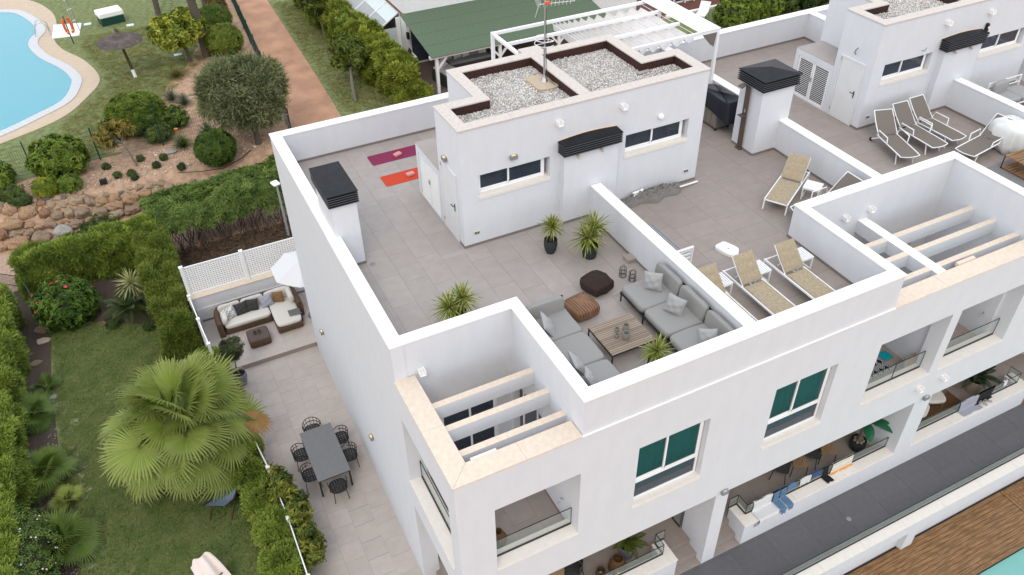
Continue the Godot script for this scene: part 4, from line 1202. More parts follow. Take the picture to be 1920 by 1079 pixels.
func taupe_bed() -> Node3D:
	var t := thing("armchair_lounger", "taupe", "sun lounger", Vector3.ZERO, 0, "taupe loungers with white arms")
	for s: float in [-1.0, 1.0]:
		var r := MB.new(); r.tube(PackedVector3Array([Vector3(s * 0.30, 0.34, -0.35), Vector3(s * 0.30, 0.34, 0.75), Vector3(s * 0.295, 0.33, 0.98)]), 0.02, 6); part("side_rail", r, "white_metal", t)
		var l := MB.new(); l.tube(PackedVector3Array([Vector3(s * 0.27, 0.33, 0.72), Vector3(s * 0.27, 0.0, 0.80)]), 0.02, 6); part("leg", l, "white_metal", t)
		l = MB.new(); l.tube(PackedVector3Array([Vector3(s * 0.28, 0.33, -0.20), Vector3(s * 0.28, 0.07, -0.62)]), 0.022, 6); part("leg", l, "white_metal", t)
		var w := MB.new(); w.X = Transform3D(Basis(Vector3(0, 1, 0), Vector3(1, 0, 0), Vector3(0, 0, -1)), Vector3(s * 0.28, 0.055, -0.64)); w.lathe(PackedVector2Array([Vector2(0, -0.02), Vector2(0.055, -0.02), Vector2(0.055, 0.02), Vector2(0, 0.02)]), 12); part("wheel", w, "black_metal", t)
		var b := MB.new(); b.tube(PackedVector3Array([Vector3(s * 0.30, 0.35, -0.28), Vector3(s * 0.30, 0.62, -0.58), Vector3(s * 0.29, 0.90, -0.84)]), 0.017, 6); part("back_rail", b, "white_metal", t)
		var a := MB.new(); a.tube(PackedVector3Array([Vector3(s * 0.33, 0.35, -0.32), Vector3(s * 0.345, 0.55, -0.26), Vector3(s * 0.345, 0.55, 0.22), Vector3(s * 0.33, 0.36, 0.24)]), 0.019, 6); part("arm", a, "white_metal", t)
	var e := MB.new(); var pp := PackedVector3Array()
	for i in 9: pp.append(Vector3(-0.295 + 0.59 * i / 8.0, 0.33, 0.98 + 0.06 * sin(PI * i / 8.0)))
	e.tube(pp, 0.016, 6); part("end_rail", e, "white_metal", t)
	e = MB.new(); e.bar(Vector3(-0.29, 0.90, -0.845), Vector3(0.29, 0.90, -0.845), 0.016); part("end_rail", e, "white_metal", t)
	e = MB.new(); e.bar(Vector3(-0.27, 0.2, -0.42), Vector3(0.27, 0.2, -0.42), 0.014); part("end_rail", e, "white_metal", t)
	for q in [[Vector3(0, 0.35, -0.26), Vector3(0, 0.335, 1.0), "sling"], [Vector3(0, 0.37, -0.30), Vector3(0, 0.90, -0.835), "backrest"]]:
		var a: Vector3 = q[0]; var b: Vector3 = q[1]
		var n := (b - a).cross(Vector3.RIGHT).normalized()
		if n.y < 0: n = -n
		var m := MB.new(); var g: Array = []
		for i in 13:
			var row: Array = []
			for j in 9:
				var u := -1.0 + j / 4.0; var v := i / 12.0
				row.append(a.lerp(b, v) + Vector3(u * 0.288, 0, 0) - n * 0.022 * (1 - u * u) * sin(PI * clampf(v * 1.1, 0, 1)) + (Vector3(0, 0, 0.05 * (1 - u * u)) if i == 12 and q[2] == "sling" else Vector3.ZERO))
			g.append(row)
		m.sheet(g, n); part(q[2], m, "sling_taupe", t)
	return t

func slat_table(label: String, at: Vector3, turn: float, solid := false) -> void:
	var t := thing("side_table", label, "side table", at, turn, "white side tables by the loungers")
	var h := 0.37; var w := 0.21
	for sx: float in [-1.0, 1.0]:
		for sz: float in [-1.0, 1.0]:
			var l := MB.new(); l.span(sx * w - 0.018, sx * w + 0.018, 0, h, sz * w - 0.018, sz * w + 0.018, 0.004); part("leg", l, "white_metal", t)
		var r := MB.new(); r.span(sx * w - 0.017, sx * w + 0.017, 0.001, 0.03, -w + 0.02, w - 0.02, 0.004); part("stretcher", r, "white_metal", t)
		r = MB.new(); r.span(-w + 0.02, w - 0.02, h - 0.035, h - 0.001, sx * w - 0.016, sx * w + 0.016, 0.004); part("apron", r, "white_metal", t)
	if solid:
		var p := MB.new(); p.span(-w - 0.02, w + 0.02, h + 0.001, h + 0.025, -w - 0.02, w + 0.02, 0.006); part("table_top", p, "white_metal", t)
	else:
		for i in 8:
			var s := MB.new(); var x := -w + 0.002 + 2 * w * i / 7.0
			s.span(x - 0.022, x + 0.022, h + 0.001, h + 0.02, -w - 0.02, w + 0.02, 0.004); part("slat", s, "white_metal", t)

func lounge_sofa(called_label: String, at: Vector3, mirror: bool, backs: bool, rear: bool) -> void:
	# local: back along +x, length along z
	var t := thing("lounge_sofa", called_label, "sofa", at, 0.0)
	var s := -1.0 if mirror else 1.0
	var L := 2.86
	for z: float in [-L / 2 + 0.03, -0.48, 0.48, L / 2 - 0.03]:
		for x: float in [-0.53, 0.53]:
			var l := MB.new(); l.span(s * x - 0.014, s * x + 0.014, 0, 0.24, z - 0.014, z + 0.014, 0.003); part("leg", l, "black_metal", t)
	var f := MB.new(); f.span(-0.55, 0.55, 0.22, 0.27, -L / 2, -L / 2 + 0.04, 0.004); f.span(-0.55, 0.55, 0.22, 0.27, L / 2 - 0.04, L / 2, 0.004)
	f.span(-0.55, -0.51, 0.22, 0.27, -L / 2 + 0.04, L / 2 - 0.04, 0.004); f.span(0.51, 0.55, 0.22, 0.27, -L / 2 + 0.04, L / 2 - 0.04, 0.004); f.span(-0.51, 0.51, 0.225, 0.24, -L / 2 + 0.04, L / 2 - 0.04)
	part("frame", f, "black_metal", t)
	for i in 3:
		seat_pad(1.05 if not mirror else 1.0, 0.20, 0.94, Vector3(-0.03 * s, 0.36, -0.955 + 0.955 * i), "fabric_grey", t)
	var r := MB.new(); r.beam(Vector3(s * 0.56, 0.72, -L / 2), Vector3(s * 0.56, 0.72, L / 2), 0.02, 0.05, 0.004); part("back_rail", r, "black_metal", t)
	for i in 13:
		var v := MB.new(); var z := -L / 2 + 0.04 + (L - 0.08) * i / 12.0
		v.span(s * 0.56 - 0.007, s * 0.56 + 0.007, 0.24, 0.70, z - 0.011, z + 0.011); part("back_slat", v, "black_metal", t)
	if backs:
		for i in 3:
			var m := MB.new(); m.X = Transform3D(Basis.from_euler(Vector3(0, 0, -0.12 * s)), Vector3(s * 0.44, 0.62, -0.955 + 0.955 * i)); m.puff(Vector3(0.075, 0.22, 0.46), 0.35, 0.35, 24, 10, 0.012, i * 2.0)
			part("back_cushion", m, "fabric_grey", t)
	if rear:
		var b := MB.new(); b.beam(Vector3(-0.53, 0.70, -L / 2 - 0.01), Vector3(0.53, 0.70, -L / 2 - 0.01), 0.03, 0.05, 0.004); part("back_rail", b, "black_metal", t)
		for i in 7:
			var v := MB.new(); var x := -0.5 + i / 6.0
			v.span(x - 0.011, x + 0.011, 0.24, 0.68, -L / 2 - 0.017, -L / 2 - 0.003); part("back_slat", v, "black_metal", t)
		var m := MB.new(); m.X = Transform3D(Basis.from_euler(Vector3(-0.12, 0, 0)), Vector3(0.02, 0.60, -L / 2 + 0.10)); m.puff(Vector3(0.47, 0.21, 0.08), 0.35, 0.35, 24, 10, 0.01, 5.0)
		part("back_cushion", m, "fabric_grey", t)

func pouf(label: String, at: Vector3, turn: float, mt: String, stripes: bool) -> void:
	var t := thing("pouf", label, "pouf", at, turn)
	var m := MB.new(); m.puff(Vector3(0.34, 0.17, 0.34), 0.5, 0.35, 40, 16, 0.03 if not stripes else 0.015, 1.0); part("body", m, mt, t, Vector3(0, 0.17, 0))
	if stripes:
		for i in 9:
			var x := -0.27 + 0.0675 * i
			var p := PackedVector3Array()
			for k in 25:
				var v := -PI / 2 + PI * k / 24.0
				var u := 2 * PI * 0.25
				var cx := clampf(absf(x) / 0.34, 0, 0.98)
				var zr := 0.343 * pow(1.0 - pow(cx, 2.0 / 0.35), 0.175)
				p.append(Vector3(x, 0.17 + 0.174 * MB.sp(sin(v * 0.999) if true else 0.0, 0.5) if false else 0.17 + 0.173 * MB.sp(cos(v), 0.5), zr * MB.sp(sin(v), 0.5)))
			var s := MB.new(); s.tube(p, 0.0055, 4, false); part("seam", s, "black_metal", t)

func roof_things() -> void:
	# yoga mats and blocks
	for e in [[3.47, -12.19, "mat_red", "crimson yoga mat next to the rear parapet, rolled out flat"], [3.43, -10.89, "mat_orange", "orange yoga mat rolled out in front of the storage cupboard"]]:
		var m := MB.new(); var pts := PackedVector2Array()
		for c in [[1, 1], [-1, 1], [-1, -1], [1, -1]]:
			for k in 5:
				var a0: float = [0.0, PI / 2, PI, PI * 1.5][[[1, 1], [-1, 1], [-1, -1], [1, -1]].find(c)] + PI / 2 * k / 4.0
				pts.append(Vector2(c[0] * (0.915 - 0.05) + 0.05 * cos(a0), c[1] * (0.30 - 0.05) + 0.05 * sin(a0)))
		m.poly(pts, 0.0, 0.007)
		tag(obj("yoga_mat", m, M[e[2]], null, Vector3(e[0], T + 0.002, e[1])), e[3], "yoga mat", "yoga mats")
	for e in [[3.42, -12.13, 0.35, "pink foam yoga block lying on the crimson mat"], [3.35, -10.87, 0.1, "pink foam yoga block lying on the orange mat"]]:
		var m := MB.new(); m.box(Vector3(0, 0.04, 0), Vector3(0.24, 0.08, 0.16), 0.015)
		var o := obj("yoga_block", m, M.yoga_block, null, Vector3(e[0], T + 0.0095, e[1])); o.rotation.y = e[2]
		tag(o, e[3], "yoga block", "pink yoga blocks")
	# sofas, table, poufs
	lounge_sofa("long grey sofa with black slatted frame against the party wall", Vector3(6.22, T, -1.78), false, true, false)
	lounge_sofa("low grey sofa with black end rail against the balcony parapet", Vector3(3.62, T, -1.82), true, false, true)
	for e in [["square grey pillow propped up on the rear end of the party wall sofa", Vector3(6.27, T + 0.65, -2.80), Vector3(-0.32, -0.95, 0.12), 0.46], ["square grey pillow leaning mid way along the party wall sofa", Vector3(6.22, T + 0.65, -1.86), Vector3(-0.32, -1.05, -0.1), 0.46], ["grey pillow at the street end of the party wall sofa, half hidden by the parapet", Vector3(6.25, T + 0.60, -0.70), Vector3(-0.5, -0.8, 0.2), 0.42]]:
		throw_pillow(e[0], e[1], e[2], e[3], "fabric_lightgrey")
	for e in [["soft grey pillow slumped at the rear of the balcony side sofa", Vector3(3.42, T + 0.62, -2.62), Vector3(-0.55, 1.15, 0.2), 0.5], ["crumpled grey pillow along the middle of the balcony side sofa", Vector3(3.40, T + 0.60, -1.30), Vector3(-0.6, 1.35, 0.1), 0.5], ["small grey pillow at the street end of the balcony side sofa", Vector3(3.42, T + 0.60, -0.82), Vector3(-0.55, 1.2, -0.2), 0.42]]:
		throw_pillow(e[0], e[1], e[2], e[3], "fabric_lightgrey")
	var t := thing("coffee_table", "square coffee table with weathered wooden slats and thin black legs", "coffee table", Vector3(4.865, T, -1.88))
	for i in 17:
		var s := MB.new(); var z := -0.475 + 0.95 * i / 16.0
		s.span(-0.55, 0.55, 0.345, 0.365, z - 0.0255, z + 0.0255, 0.003); part("slat", s, "teak%d" % (rng.randi() % 4), t)
	var f := MB.new(); f.span(-0.555, 0.555, 0.315, 0.344, -0.505, -0.475, 0.003); f.span(-0.555, 0.555, 0.315, 0.344, 0.475, 0.505, 0.003); f.span(-0.56, -0.53, 0.315, 0.344, -0.475, 0.475, 0.003); f.span(0.53, 0.56, 0.315, 0.344, -0.475, 0.475, 0.003)
	part("frame", f, "black_metal", t)
	for x: float in [-0.54, 0.54]:
		for z: float in [-0.49, 0.49]:
			var l := MB.new(); l.span(x - 0.013, x + 0.013, 0, 0.315, z - 0.013, z + 0.013, 0.003); part("leg", l, "black_metal", t)
	for e in [[4.86, -1.70, 0.078, 0.17, "widest grey concrete tumbler on the slatted coffee table"], [5.00, -1.93, 0.072, 0.16, "tall grey concrete tumbler towards the long sofa on the slatted table"], [4.70, -1.82, 0.046, 0.10, "smallest grey concrete cup on the slatted table, nearest the balcony"], [4.80, -1.98, 0.05, 0.11, "small round grey concrete cup at the back of the tumblers"]]:
		var m := MB.new(); var r: float = e[2]; var h: float = e[3]
		m.lathe(PackedVector2Array([Vector2(0, 0.001), Vector2(r * 0.8, 0.001), Vector2(r * 0.98, h * 0.15), Vector2(r * 1.02, h * 0.5), Vector2(r * 0.95, h), Vector2(r * 0.83, h), Vector2(r * 0.85, h * 0.3), Vector2(0, h * 0.25)]), 24)
		tag(obj("tumbler", m, M.concrete_pot, null, Vector3(e[0], T + 0.366, e[1])), e[4], "tumbler", "grey tumblers on the coffee table")
	pouf("tan leather pouf with black stitched seams beside the coffee table", Vector3(4.66, T, -3.25), 0.12, "leather", true)
	pouf("dark brown knitted pouf behind the tan leather pouf", Vector3(5.42, T, -3.85), 0.25, "boucle", false)
	for e in [[6.25, -3.97, "rusty candle lantern with glass cylinder, further from the sofa"], [6.36, -3.72, "rusty candle lantern with glass cylinder, nearer to the sofa"]]:
		var l := thing("candle_lantern", e[2], "lantern", Vector3(e[0], T, e[1]), rng.randf(), "rusty candle lanterns")
		for y: float in [0.01, 0.12, 0.24]:
			var m := MB.new(); var p := PackedVector3Array()
			for k in 17: p.append(Vector3(0.085 * cos(TAU * k / 16.0), y, 0.085 * sin(TAU * k / 16.0)))
			m.tube(p, 0.008, 5, false); part("ring", m, "lantern_metal", l)
		for k in 4:
			var m := MB.new(); var a := TAU * k / 4.0; m.bar(Vector3(0.085 * cos(a), 0, 0.085 * sin(a)), Vector3(0.085 * cos(a), 0.24, 0.085 * sin(a)), 0.007); part("upright", m, "lantern_metal", l)
		var g := MB.new(); g.lathe(PackedVector2Array([Vector2(0.07, 0.02), Vector2(0.07, 0.25)]), 20); part("glass", g, "glass", l)
		var hd := MB.new(); var hp := PackedVector3Array()
		for k in 9: hp.append(Vector3(0.085 * cos(PI * k / 8.0), 0.24 + 0.10 * sin(PI * k / 8.0), 0))
		hd.tube(hp, 0.005, 5); part("handle", hd, "lantern_metal", l)
	var st := MB.new(); st.span(6.62, 6.858, T, T + 0.12, -4.55, -4.30, 0.004); obj("wall_block", st, M.tile1, building)
	# tan loungers
	var bed := sun_bed()
	bed.position = Vector3(9.73, T, -1.62); bed.set_meta("label", "tan sun lounger in the corner by the pergola parapet, pale patch on its backrest")
	dup(bed, Vector3(8.55, T, -1.72), 0.0, "tan sun lounger in the middle of the street side row of three")
	dup(bed, Vector3(7.47, T, -1.70), 0.0, "tan sun lounger next to the party wall, mostly hidden behind it")
	dup(bed, Vector3(12.22, T, -4.95), -1.03, "tan sun lounger standing alone beside the far party wall")
	slat_table("white slatted side table between the corner lounger and the parapet", Vector3(10.25, T, -2.27), 0)
	slat_table("white slatted side table between the corner lounger and the middle one", Vector3(9.0, T, -2.34), 0)
	slat_table("white slatted side table beside the lounger next to the party wall", Vector3(7.88, T, -2.37), 0)
	slat_table("white side table with a solid top near the lone tan lounger", Vector3(12.72, T, -4.52), -1.0, true)
	# daybed by the party wall
	t = thing("daybed", "low dark grey slatted bench with white arm at one end by the party wall", "bench", Vector3(7.53, T, -4.40))
	var d := MB.new(); d.span(-0.37, 0.37, 0.10, 0.28, -0.70, 0.62, 0.01); part("base", d, "white_metal", t)
	for i in 9:
		d = MB.new(); var x := -0.34 + 0.085 * i; d.span(x - 0.037, x + 0.037, 0.281, 0.33, -0.72, 0.66, 0.006); part("slat", d, "grey_metal", t)
	for x: float in [-0.34, 0.36]:
		d = MB.new(); d.span(x - 0.025, x + 0.025, 0, 0.62, 0.90, 0.95, 0.005); part("post", d, "white_metal", t)
	for y: float in [0.30, 0.42, 0.54]:
		d = MB.new(); d.span(-0.32, 0.33, y, y + 0.06, 0.91, 0.935, 0.004); part("arm_slat", d, "white_metal", t)
	d = MB.new(); d.span(-0.36, 0.385, 0.62, 0.66, 0.895, 0.955, 0.006); part("arm_rail", d, "white_metal", t)
	d = MB.new(); d.span(-0.34, 0.36, 0.12, 0.18, 0.62, 0.92, 0.006); part("frame", d, "white_metal", t)
	# white shower step
	t = thing("shower_seat", "white plastic shower step with rounded corners lying on the middle terrace", "shower step", Vector3(9.15, T, -3.58), 0.0)
	var ol := smooth_line([Vector2(-0.22, -0.24), Vector2(0.0, -0.31), Vector2(0.12, -0.30), Vector2(0.24, 0.02), Vector2(0.21, 0.15), Vector2(0.06, 0.30), Vector2(-0.05, 0.30), Vector2(-0.17, 0.10)], 0.05, true)
	ol.remove_at(ol.size() - 1)
	d = MB.new(); d.poly(ol, 0.0, 0.075); part("base", d, "white_plastic", t)
	var ol2 := PackedVector2Array()
	for p in ol: ol2.append(p * 0.86)
	d = MB.new(); d.poly(ol2, 0.0755, 0.092); part("top", d, "white_plastic", t)
	d = MB.new(); d.lathe(PackedVector2Array([Vector2(0, 0.097), Vector2(0.022, 0.097), Vector2(0.022, 0.0925)]), 12); part("plug", d, "lamp_grey", t)
	# crumpled cover with a pole
	t = thing("canvas_heap", "crumpled grey canvas heaped against the foot of the penthouse wall", "canvas", Vector3(8.95, T, -6.60))
	var n := FastNoiseLite.new(); n.seed = 8; n.frequency = 1.1; n.fractal_octaves = 2
	var rows: Array = []
	for i in 25:
		var row: Array = []
		for k in 81:
			var u := k / 80.0; var v := i / 24.0
			var x := -1.02 + 2.0 * u; var edge := sin(PI * u); var z := lerpf(-0.19, 0.27 * (0.35 + 0.65 * edge) + 0.06 * sin(u * 17.0), v)
			var fold := 1.0 - 1.6 * absf(n.get_noise_2d(x * 1.6 + z * 2.5, z * 7.0 - x * 1.2)) - 1.0 * absf(n.get_noise_2d(x * 4.0 - z * 3.0, z * 13.0 + x * 2.0 + 4.0))
			var h := (0.14 + 0.17 * edge) * pow(sin(PI * clampf(v * 0.92 + 0.08, 0, 1)), 0.6) * clampf(0.62 + 0.5 * fold, 0.45, 1.3) + 0.006
			if v > 0.97 or v < 0.001: h = 0.006
			row.append(Vector3(x, h, z))
		rows.append(row)
	d = MB.new(); d.sheet(rows, Vector3.UP); part("canvas", d, "tarp", t)
	d = MB.new(); d.bar(Vector3(0.0, 0.14, 0.12), Vector3(1.50, 0.04, -0.02), 0.028, 10)
	tag(obj("white_pole", d, M.white_metal, null, Vector3(8.95, T, -6.60)), "white parasol pole poking out of the crumpled grey canvas", "pole")
	t = thing("white_roll", "white folded plastic roll on top of the crumpled grey canvas", "roll", Vector3(8.47, T + 0.20, -6.70))
	d = MB.new(); d.bar(Vector3(-0.17, 0.02, 0), Vector3(0.17, 0.05, 0), 0.04, 10); d.bar(Vector3(-0.17, -0.02, 0.06), Vector3(0.15, 0.0, 0.07), 0.03, 8); part("roll", d, "white_plastic", t)
	# barbecue
	t = thing("barbecue", "steel barbecue cart under a black cover behind the penthouse corner", "barbecue", Vector3(13.05, T, -9.25))
	d = MB.new(); d.span(-0.30, 0.28, 0.09, 0.80, -0.55, 0.42, 0.01); part("cabinet", d, "steel_bbq", t)
	for i in 4:
		var z0 := -0.54 + 0.24 * i
		d = MB.new(); d.span(-0.318, -0.302, 0.14, 0.74, z0 + 0.01, z0 + 0.23, 0.004); part("drawer_front", d, "steel_bbq", t)
		d = MB.new(); d.tube(PackedVector3Array([Vector3(-0.318, 0.62, z0 + 0.05), Vector3(-0.345, 0.62, z0 + 0.05), Vector3(-0.345, 0.62, z0 + 0.19), Vector3(-0.318, 0.62, z0 + 0.19)]), 0.007, 6); part("handle", d, "steel", t)
	for x: float in [-0.26, 0.24]:
		for z: float in [-0.5, 0.38]:
			d = MB.new(); d.X = Transform3D(Basis(Vector3(0, 1, 0), Vector3(1, 0, 0), Vector3(0, 0, -1)), Vector3(x, 0.045, z)); d.lathe(PackedVector2Array([Vector2(0, -0.02), Vector2(0.045, -0.02), Vector2(0.045, 0.02), Vector2(0, 0.02)]), 12); part("wheel", d, "black_metal", t)
	rows = []
	for i in 9:
		var row: Array = []; var v := i / 8.0
		for k in 49:
			var u := TAU * k / 48.0
			var grow := 0.78 + 0.26 * pow(v, 0.7) if i > 0 else 0.0
			var hx := 0.36 * grow * (1.0 + 0.05 * sin(u * 9.0) * v); var hz := 0.80 * grow * (1.0 + 0.035 * sin(u * 13.0 + 1.0) * v)
			var y := 1.13 - 0.10 * v if v < 0.3 else 1.10 - 0.46 * (v - 0.3) / 0.7 - (0.20 * maxf(0.0, sin(u)) * v)
			row.append(Vector3(hx * MB.sp(cos(u), 0.5), y + 0.02 * sin(u * 2.0 + 0.5), 0.08 + hz * MB.sp(sin(u), 0.5)))
		rows.append(row)
	d = MB.new(); d.sheet(rows); 
	tag(obj("barbecue_cover", d, M.bbq_cover, null, Vector3(13.03, T, -9.22)), "black fabric cover draped over the steel barbecue cart", "cover")
	# outdoor shower on the chimney
	t = thing("outdoor_shower", "slim taupe shower column fixed to the chimney with the black louvred cap", "shower", Vector3(12.775, T, -7.62))
	rows = []
	for i in 2:
		var row: Array = []
		for k in 13:
			var p: Vector2 = [Vector2(-0.06, 0.05), Vector2(-0.07, 0.4), Vector2(-0.075, 0.8), Vector2(-0.08, 1.2), Vector2(-0.085, 1.5), Vector2(-0.09, 1.75), Vector2(-0.095, 1.95), Vector2(-0.12, 2.05), Vector2(-0.18, 2.11), Vector2(-0.26, 2.13), Vector2(-0.34, 2.12), Vector2(-0.40, 2.09), Vector2(-0.42, 2.07)][k]
			row.append(Vector3(p.x, p.y, [-0.09, 0.09][i]))
		rows.append(row)
	d = MB.new(); d.sheet(rows, Vector3(-1, 0.3, 0)); var rows2: Array = []
	for r in rows:
		var q: Array = []
		for p: Vector3 in r: q.append(p + Vector3(0.035, -0.02, 0))
		rows2.append(q)
	d.sheet(rows2, Vector3(1, -0.3, 0)); d.sheet([rows[0], rows2[0]], Vector3(0, 0, -1)); d.sheet([rows[1], rows2[1]], Vector3(0, 0, 1))
	part("column", d, "bronze", t)
	d = MB.new(); d.span(-0.12, 0.0, 0, 0.05, -0.11, 0.11, 0.004); part("base", d, "bronze", t)
	d = MB.new(); d.span(-0.26, -0.08, 1.12, 1.14, -0.10, 0.10, 0.006); part("shelf", d, "bronze", t)
	d = MB.new(); d.bar(Vector3(-0.08, 1.28, 0.06), Vector3(-0.15, 1.28, 0.06), 0.012); d.bar(Vector3(-0.13, 1.24, 0.06), Vector3(-0.13, 1.36, 0.06), 0.016); part("tap", d, "steel", t)
	for e in [[0.96, -7.30, "round floor drain beside the garden side chimney"], [12.62, -7.20, "round floor drain under the shower column"], [11.35, 0.75, "round steel drain cover in the dark street walkway"]]:
		d = MB.new(); d.lathe(PackedVector2Array([Vector2(0, 0.003), Vector2(0.045, 0.003), Vector2(0.05, 0.008), Vector2(0.07, 0.008), Vector2(0.075, 0.0)]), 20)
		tag(obj("floor_drain", d, M.grey_metal if e[0] > 1 else M.lamp_grey, null, Vector3(e[0], T + 0.001 if e[1] < 0 else 0.189, e[1])), e[2], "drain")
	# canopy frame behind the penthouse
	canopy()
	antenna()
	# taupe loungers
	var tb := taupe_bed(); tb.position = Vector3(16.63, T, -5.42); tb.rotation.y = -0.30; tb.set_meta("label", "taupe lounger with white arms nearest the grey penthouse door")
	dup(tb, Vector3(17.64, T, -5.50), -0.06, "taupe lounger with white arms, second from the grey door in the row of three")
	dup(tb, Vector3(18.43, T, -5.55), 0.0, "taupe lounger with white arms against the penthouse wall, third from the grey door")
	dup(tb, Vector3(18.85, T, -4.05), -1.42, "taupe lounger with white arms turned sideways beside the white covered furniture")
	dup(tb, Vector3(12.50, T, -3.76), -1.57, "taupe lounger with white arms half hidden behind the pergola parapet")
	# covered furniture, rug and shelf table
	var cm := MB.new(); cm.puff(Vector3(0.50, 0.45, 0.48), 0.45, 0.35, 48, 18, 0.10, 3.0)
	tag(obj("covered_furniture", cm, M.white_cover, null, Vector3(19.72, T + 0.44, -3.86)), "bulky garden furniture wrapped in a loose white cover", "cover")
	cm = MB.new(); cm.span(18.15, 20.2, T + 0.001, T + 0.009, -3.35, -0.5, 0.003)
	tag(obj("outdoor_rug", cm, M.rug_grey, null), "flat grey woven rug on the far terrace under the shelf table", "rug")
	t = thing("shelf_table", "two tier wooden slat table with a thin black frame on the grey rug", "coffee table", Vector3(19.05, T + 0.009, -2.75))
	for x: float in [-0.45, 0.45]:
		for z: float in [-0.4, 0.4]:
			d = MB.new(); d.span(x - 0.012, x + 0.012, 0, 0.40, z - 0.012, z + 0.012, 0.003); part("leg", d, "black_metal", t)
	for y: float in [0.03, 0.40]:
		for i in 8:
			d = MB.new(); var z := -0.37 + 0.106 * i; d.span(-0.46, 0.46, y + 0.001, y + 0.02, z - 0.046, z + 0.046, 0.003); part("slat", d, "deck%d" % (rng.randi() % 4), t)
		d = MB.new()
		d.span(-0.462, 0.462, y - 0.018, y, -0.412, -0.39); d.span(-0.462, 0.462, y - 0.018, y, 0.39, 0.412); part("frame", d, "black_metal", t)
	# far sofa with white frame
	t = thing("framed_sofa", "white framed garden sofa with pale grey cushions beyond the last party wall", "sofa", Vector3(22.2, T, -5.75))
	for x: float in [-0.75, 0.0, 0.75]:
		d = MB.new(); d.span(x - 0.02, x + 0.02, 0, 0.75, -0.40, -0.36, 0.004); part("post", d, "white_metal", t)
	for y: float in [0.28, 0.50, 0.73]:
		d = MB.new(); d.span(-0.76, 0.76, y, y + 0.03, -0.405, -0.375, 0.004); part("rail", d, "white_metal", t)
	for x: float in [-0.75, 0.75]:
		d = MB.new(); d.span(x - 0.02, x + 0.02, 0.25, 0.29, -0.36, 0.40, 0.004); part("rail", d, "white_metal", t)
		d = MB.new(); d.span(x - 0.02, x + 0.02, 0, 0.5, 0.37, 0.41, 0.004); part("leg", d, "white_metal", t)
	d = MB.new(); d.span(-0.76, 0.76, 0.25, 0.29, 0.37, 0.41, 0.004); part("rail", d, "white_metal", t)
	for x: float in [-0.37, 0.37]: seat_pad(0.72, 0.16, 0.74, Vector3(x, 0.37, 0.0), "fabric_lightgrey", t)
	d = MB.new(); d.puff(Vector3(0.33, 0.22, 0.09), 0.4, 0.4, 20, 8); part("back_cushion", d, "fabric_lightgrey", t, Vector3(-0.38, 0.62, -0.24))

func canopy() -> void:
	var c := thing("sun_canopy", "white aluminium canopy frame with a folded cream awning behind the penthouse", "canopy")
	var y := 10.15; var xa := 7.26; var xb := 13.50; var za := -13.3; var zb := -10.22
	for p in [[xa, zb], [xb, zb], [xa, za], [xb, za]]:
		var m := MB.new(); m.span(p[0] - 0.05, p[0] + 0.05, T, y - 0.05, p[1] - 0.05, p[1] + 0.05, 0.006); part("post", m, "white_metal", c)
	for z: float in [za, -12.35, -11.2, zb]:
		var m := MB.new(); m.span(xa + 0.052, xb - 0.75 if z > za and z < zb else xb + 0.05, y - 0.05, y + 0.05, z - 0.04, z + 0.04, 0.006); part("rail", m, "white_metal", c)
	var e := MB.new(); e.span(xa - 0.05, xa + 0.05, y - 0.049, y + 0.052, za - 0.05, zb + 0.05, 0.006); part("rail", e, "white_metal", c)
	e = MB.new(); e.span(xb - 0.74, xb + 0.06, y + 0.053, y + 0.075, za - 0.06, zb + 0.06, 0.006); part("roof_panel", e, "white_metal", c)
	var xs: Array = [9.35]
	var step := 0.11
	while xs[xs.size() - 1] < 12.6:
		xs.append(xs[xs.size() - 1] + step); step = minf(step * 1.17, 0.46)
	var rows: Array = []
	for k in xs.size() - 1:
		for s in 8:
			var u := s / 8.0; var x: float = lerpf(xs[k], xs[k + 1], u); var w: float = xs[k + 1] - xs[k]
			var sag := minf(0.30, 0.10 + 0.05 / w) * sin(PI * u)
			var row: Array = []
			for i in 15:
				var z := lerpf(za + 0.06, zb - 0.06, i / 14.0)
				row.append(Vector3(x, y - 0.06 - sag * (0.9 + 0.12 * sin(z * 2.0 + k)), z))
			rows.append(row)
	var m := MB.new(); m.sheet(rows, Vector3.UP); part("awning", m, "canvas", c)
	for k in xs.size():
		m = MB.new(); m.bar(Vector3(xs[k], y - 0.052, za + 0.05), Vector3(xs[k], y - 0.052, zb - 0.05), 0.009, 5); part("batten", m, "white_metal", c)
	m = MB.new(); m.sheet([[Vector3(12.9, y - 0.06, zb + 0.02), Vector3(13.45, y - 0.06, zb + 0.02)], [Vector3(13.25, y - 0.42, zb + 0.01), Vector3(13.40, y - 0.52, zb + 0.01)]], Vector3(0, 0, 1)); part("flap", m, "sling_taupe", c)

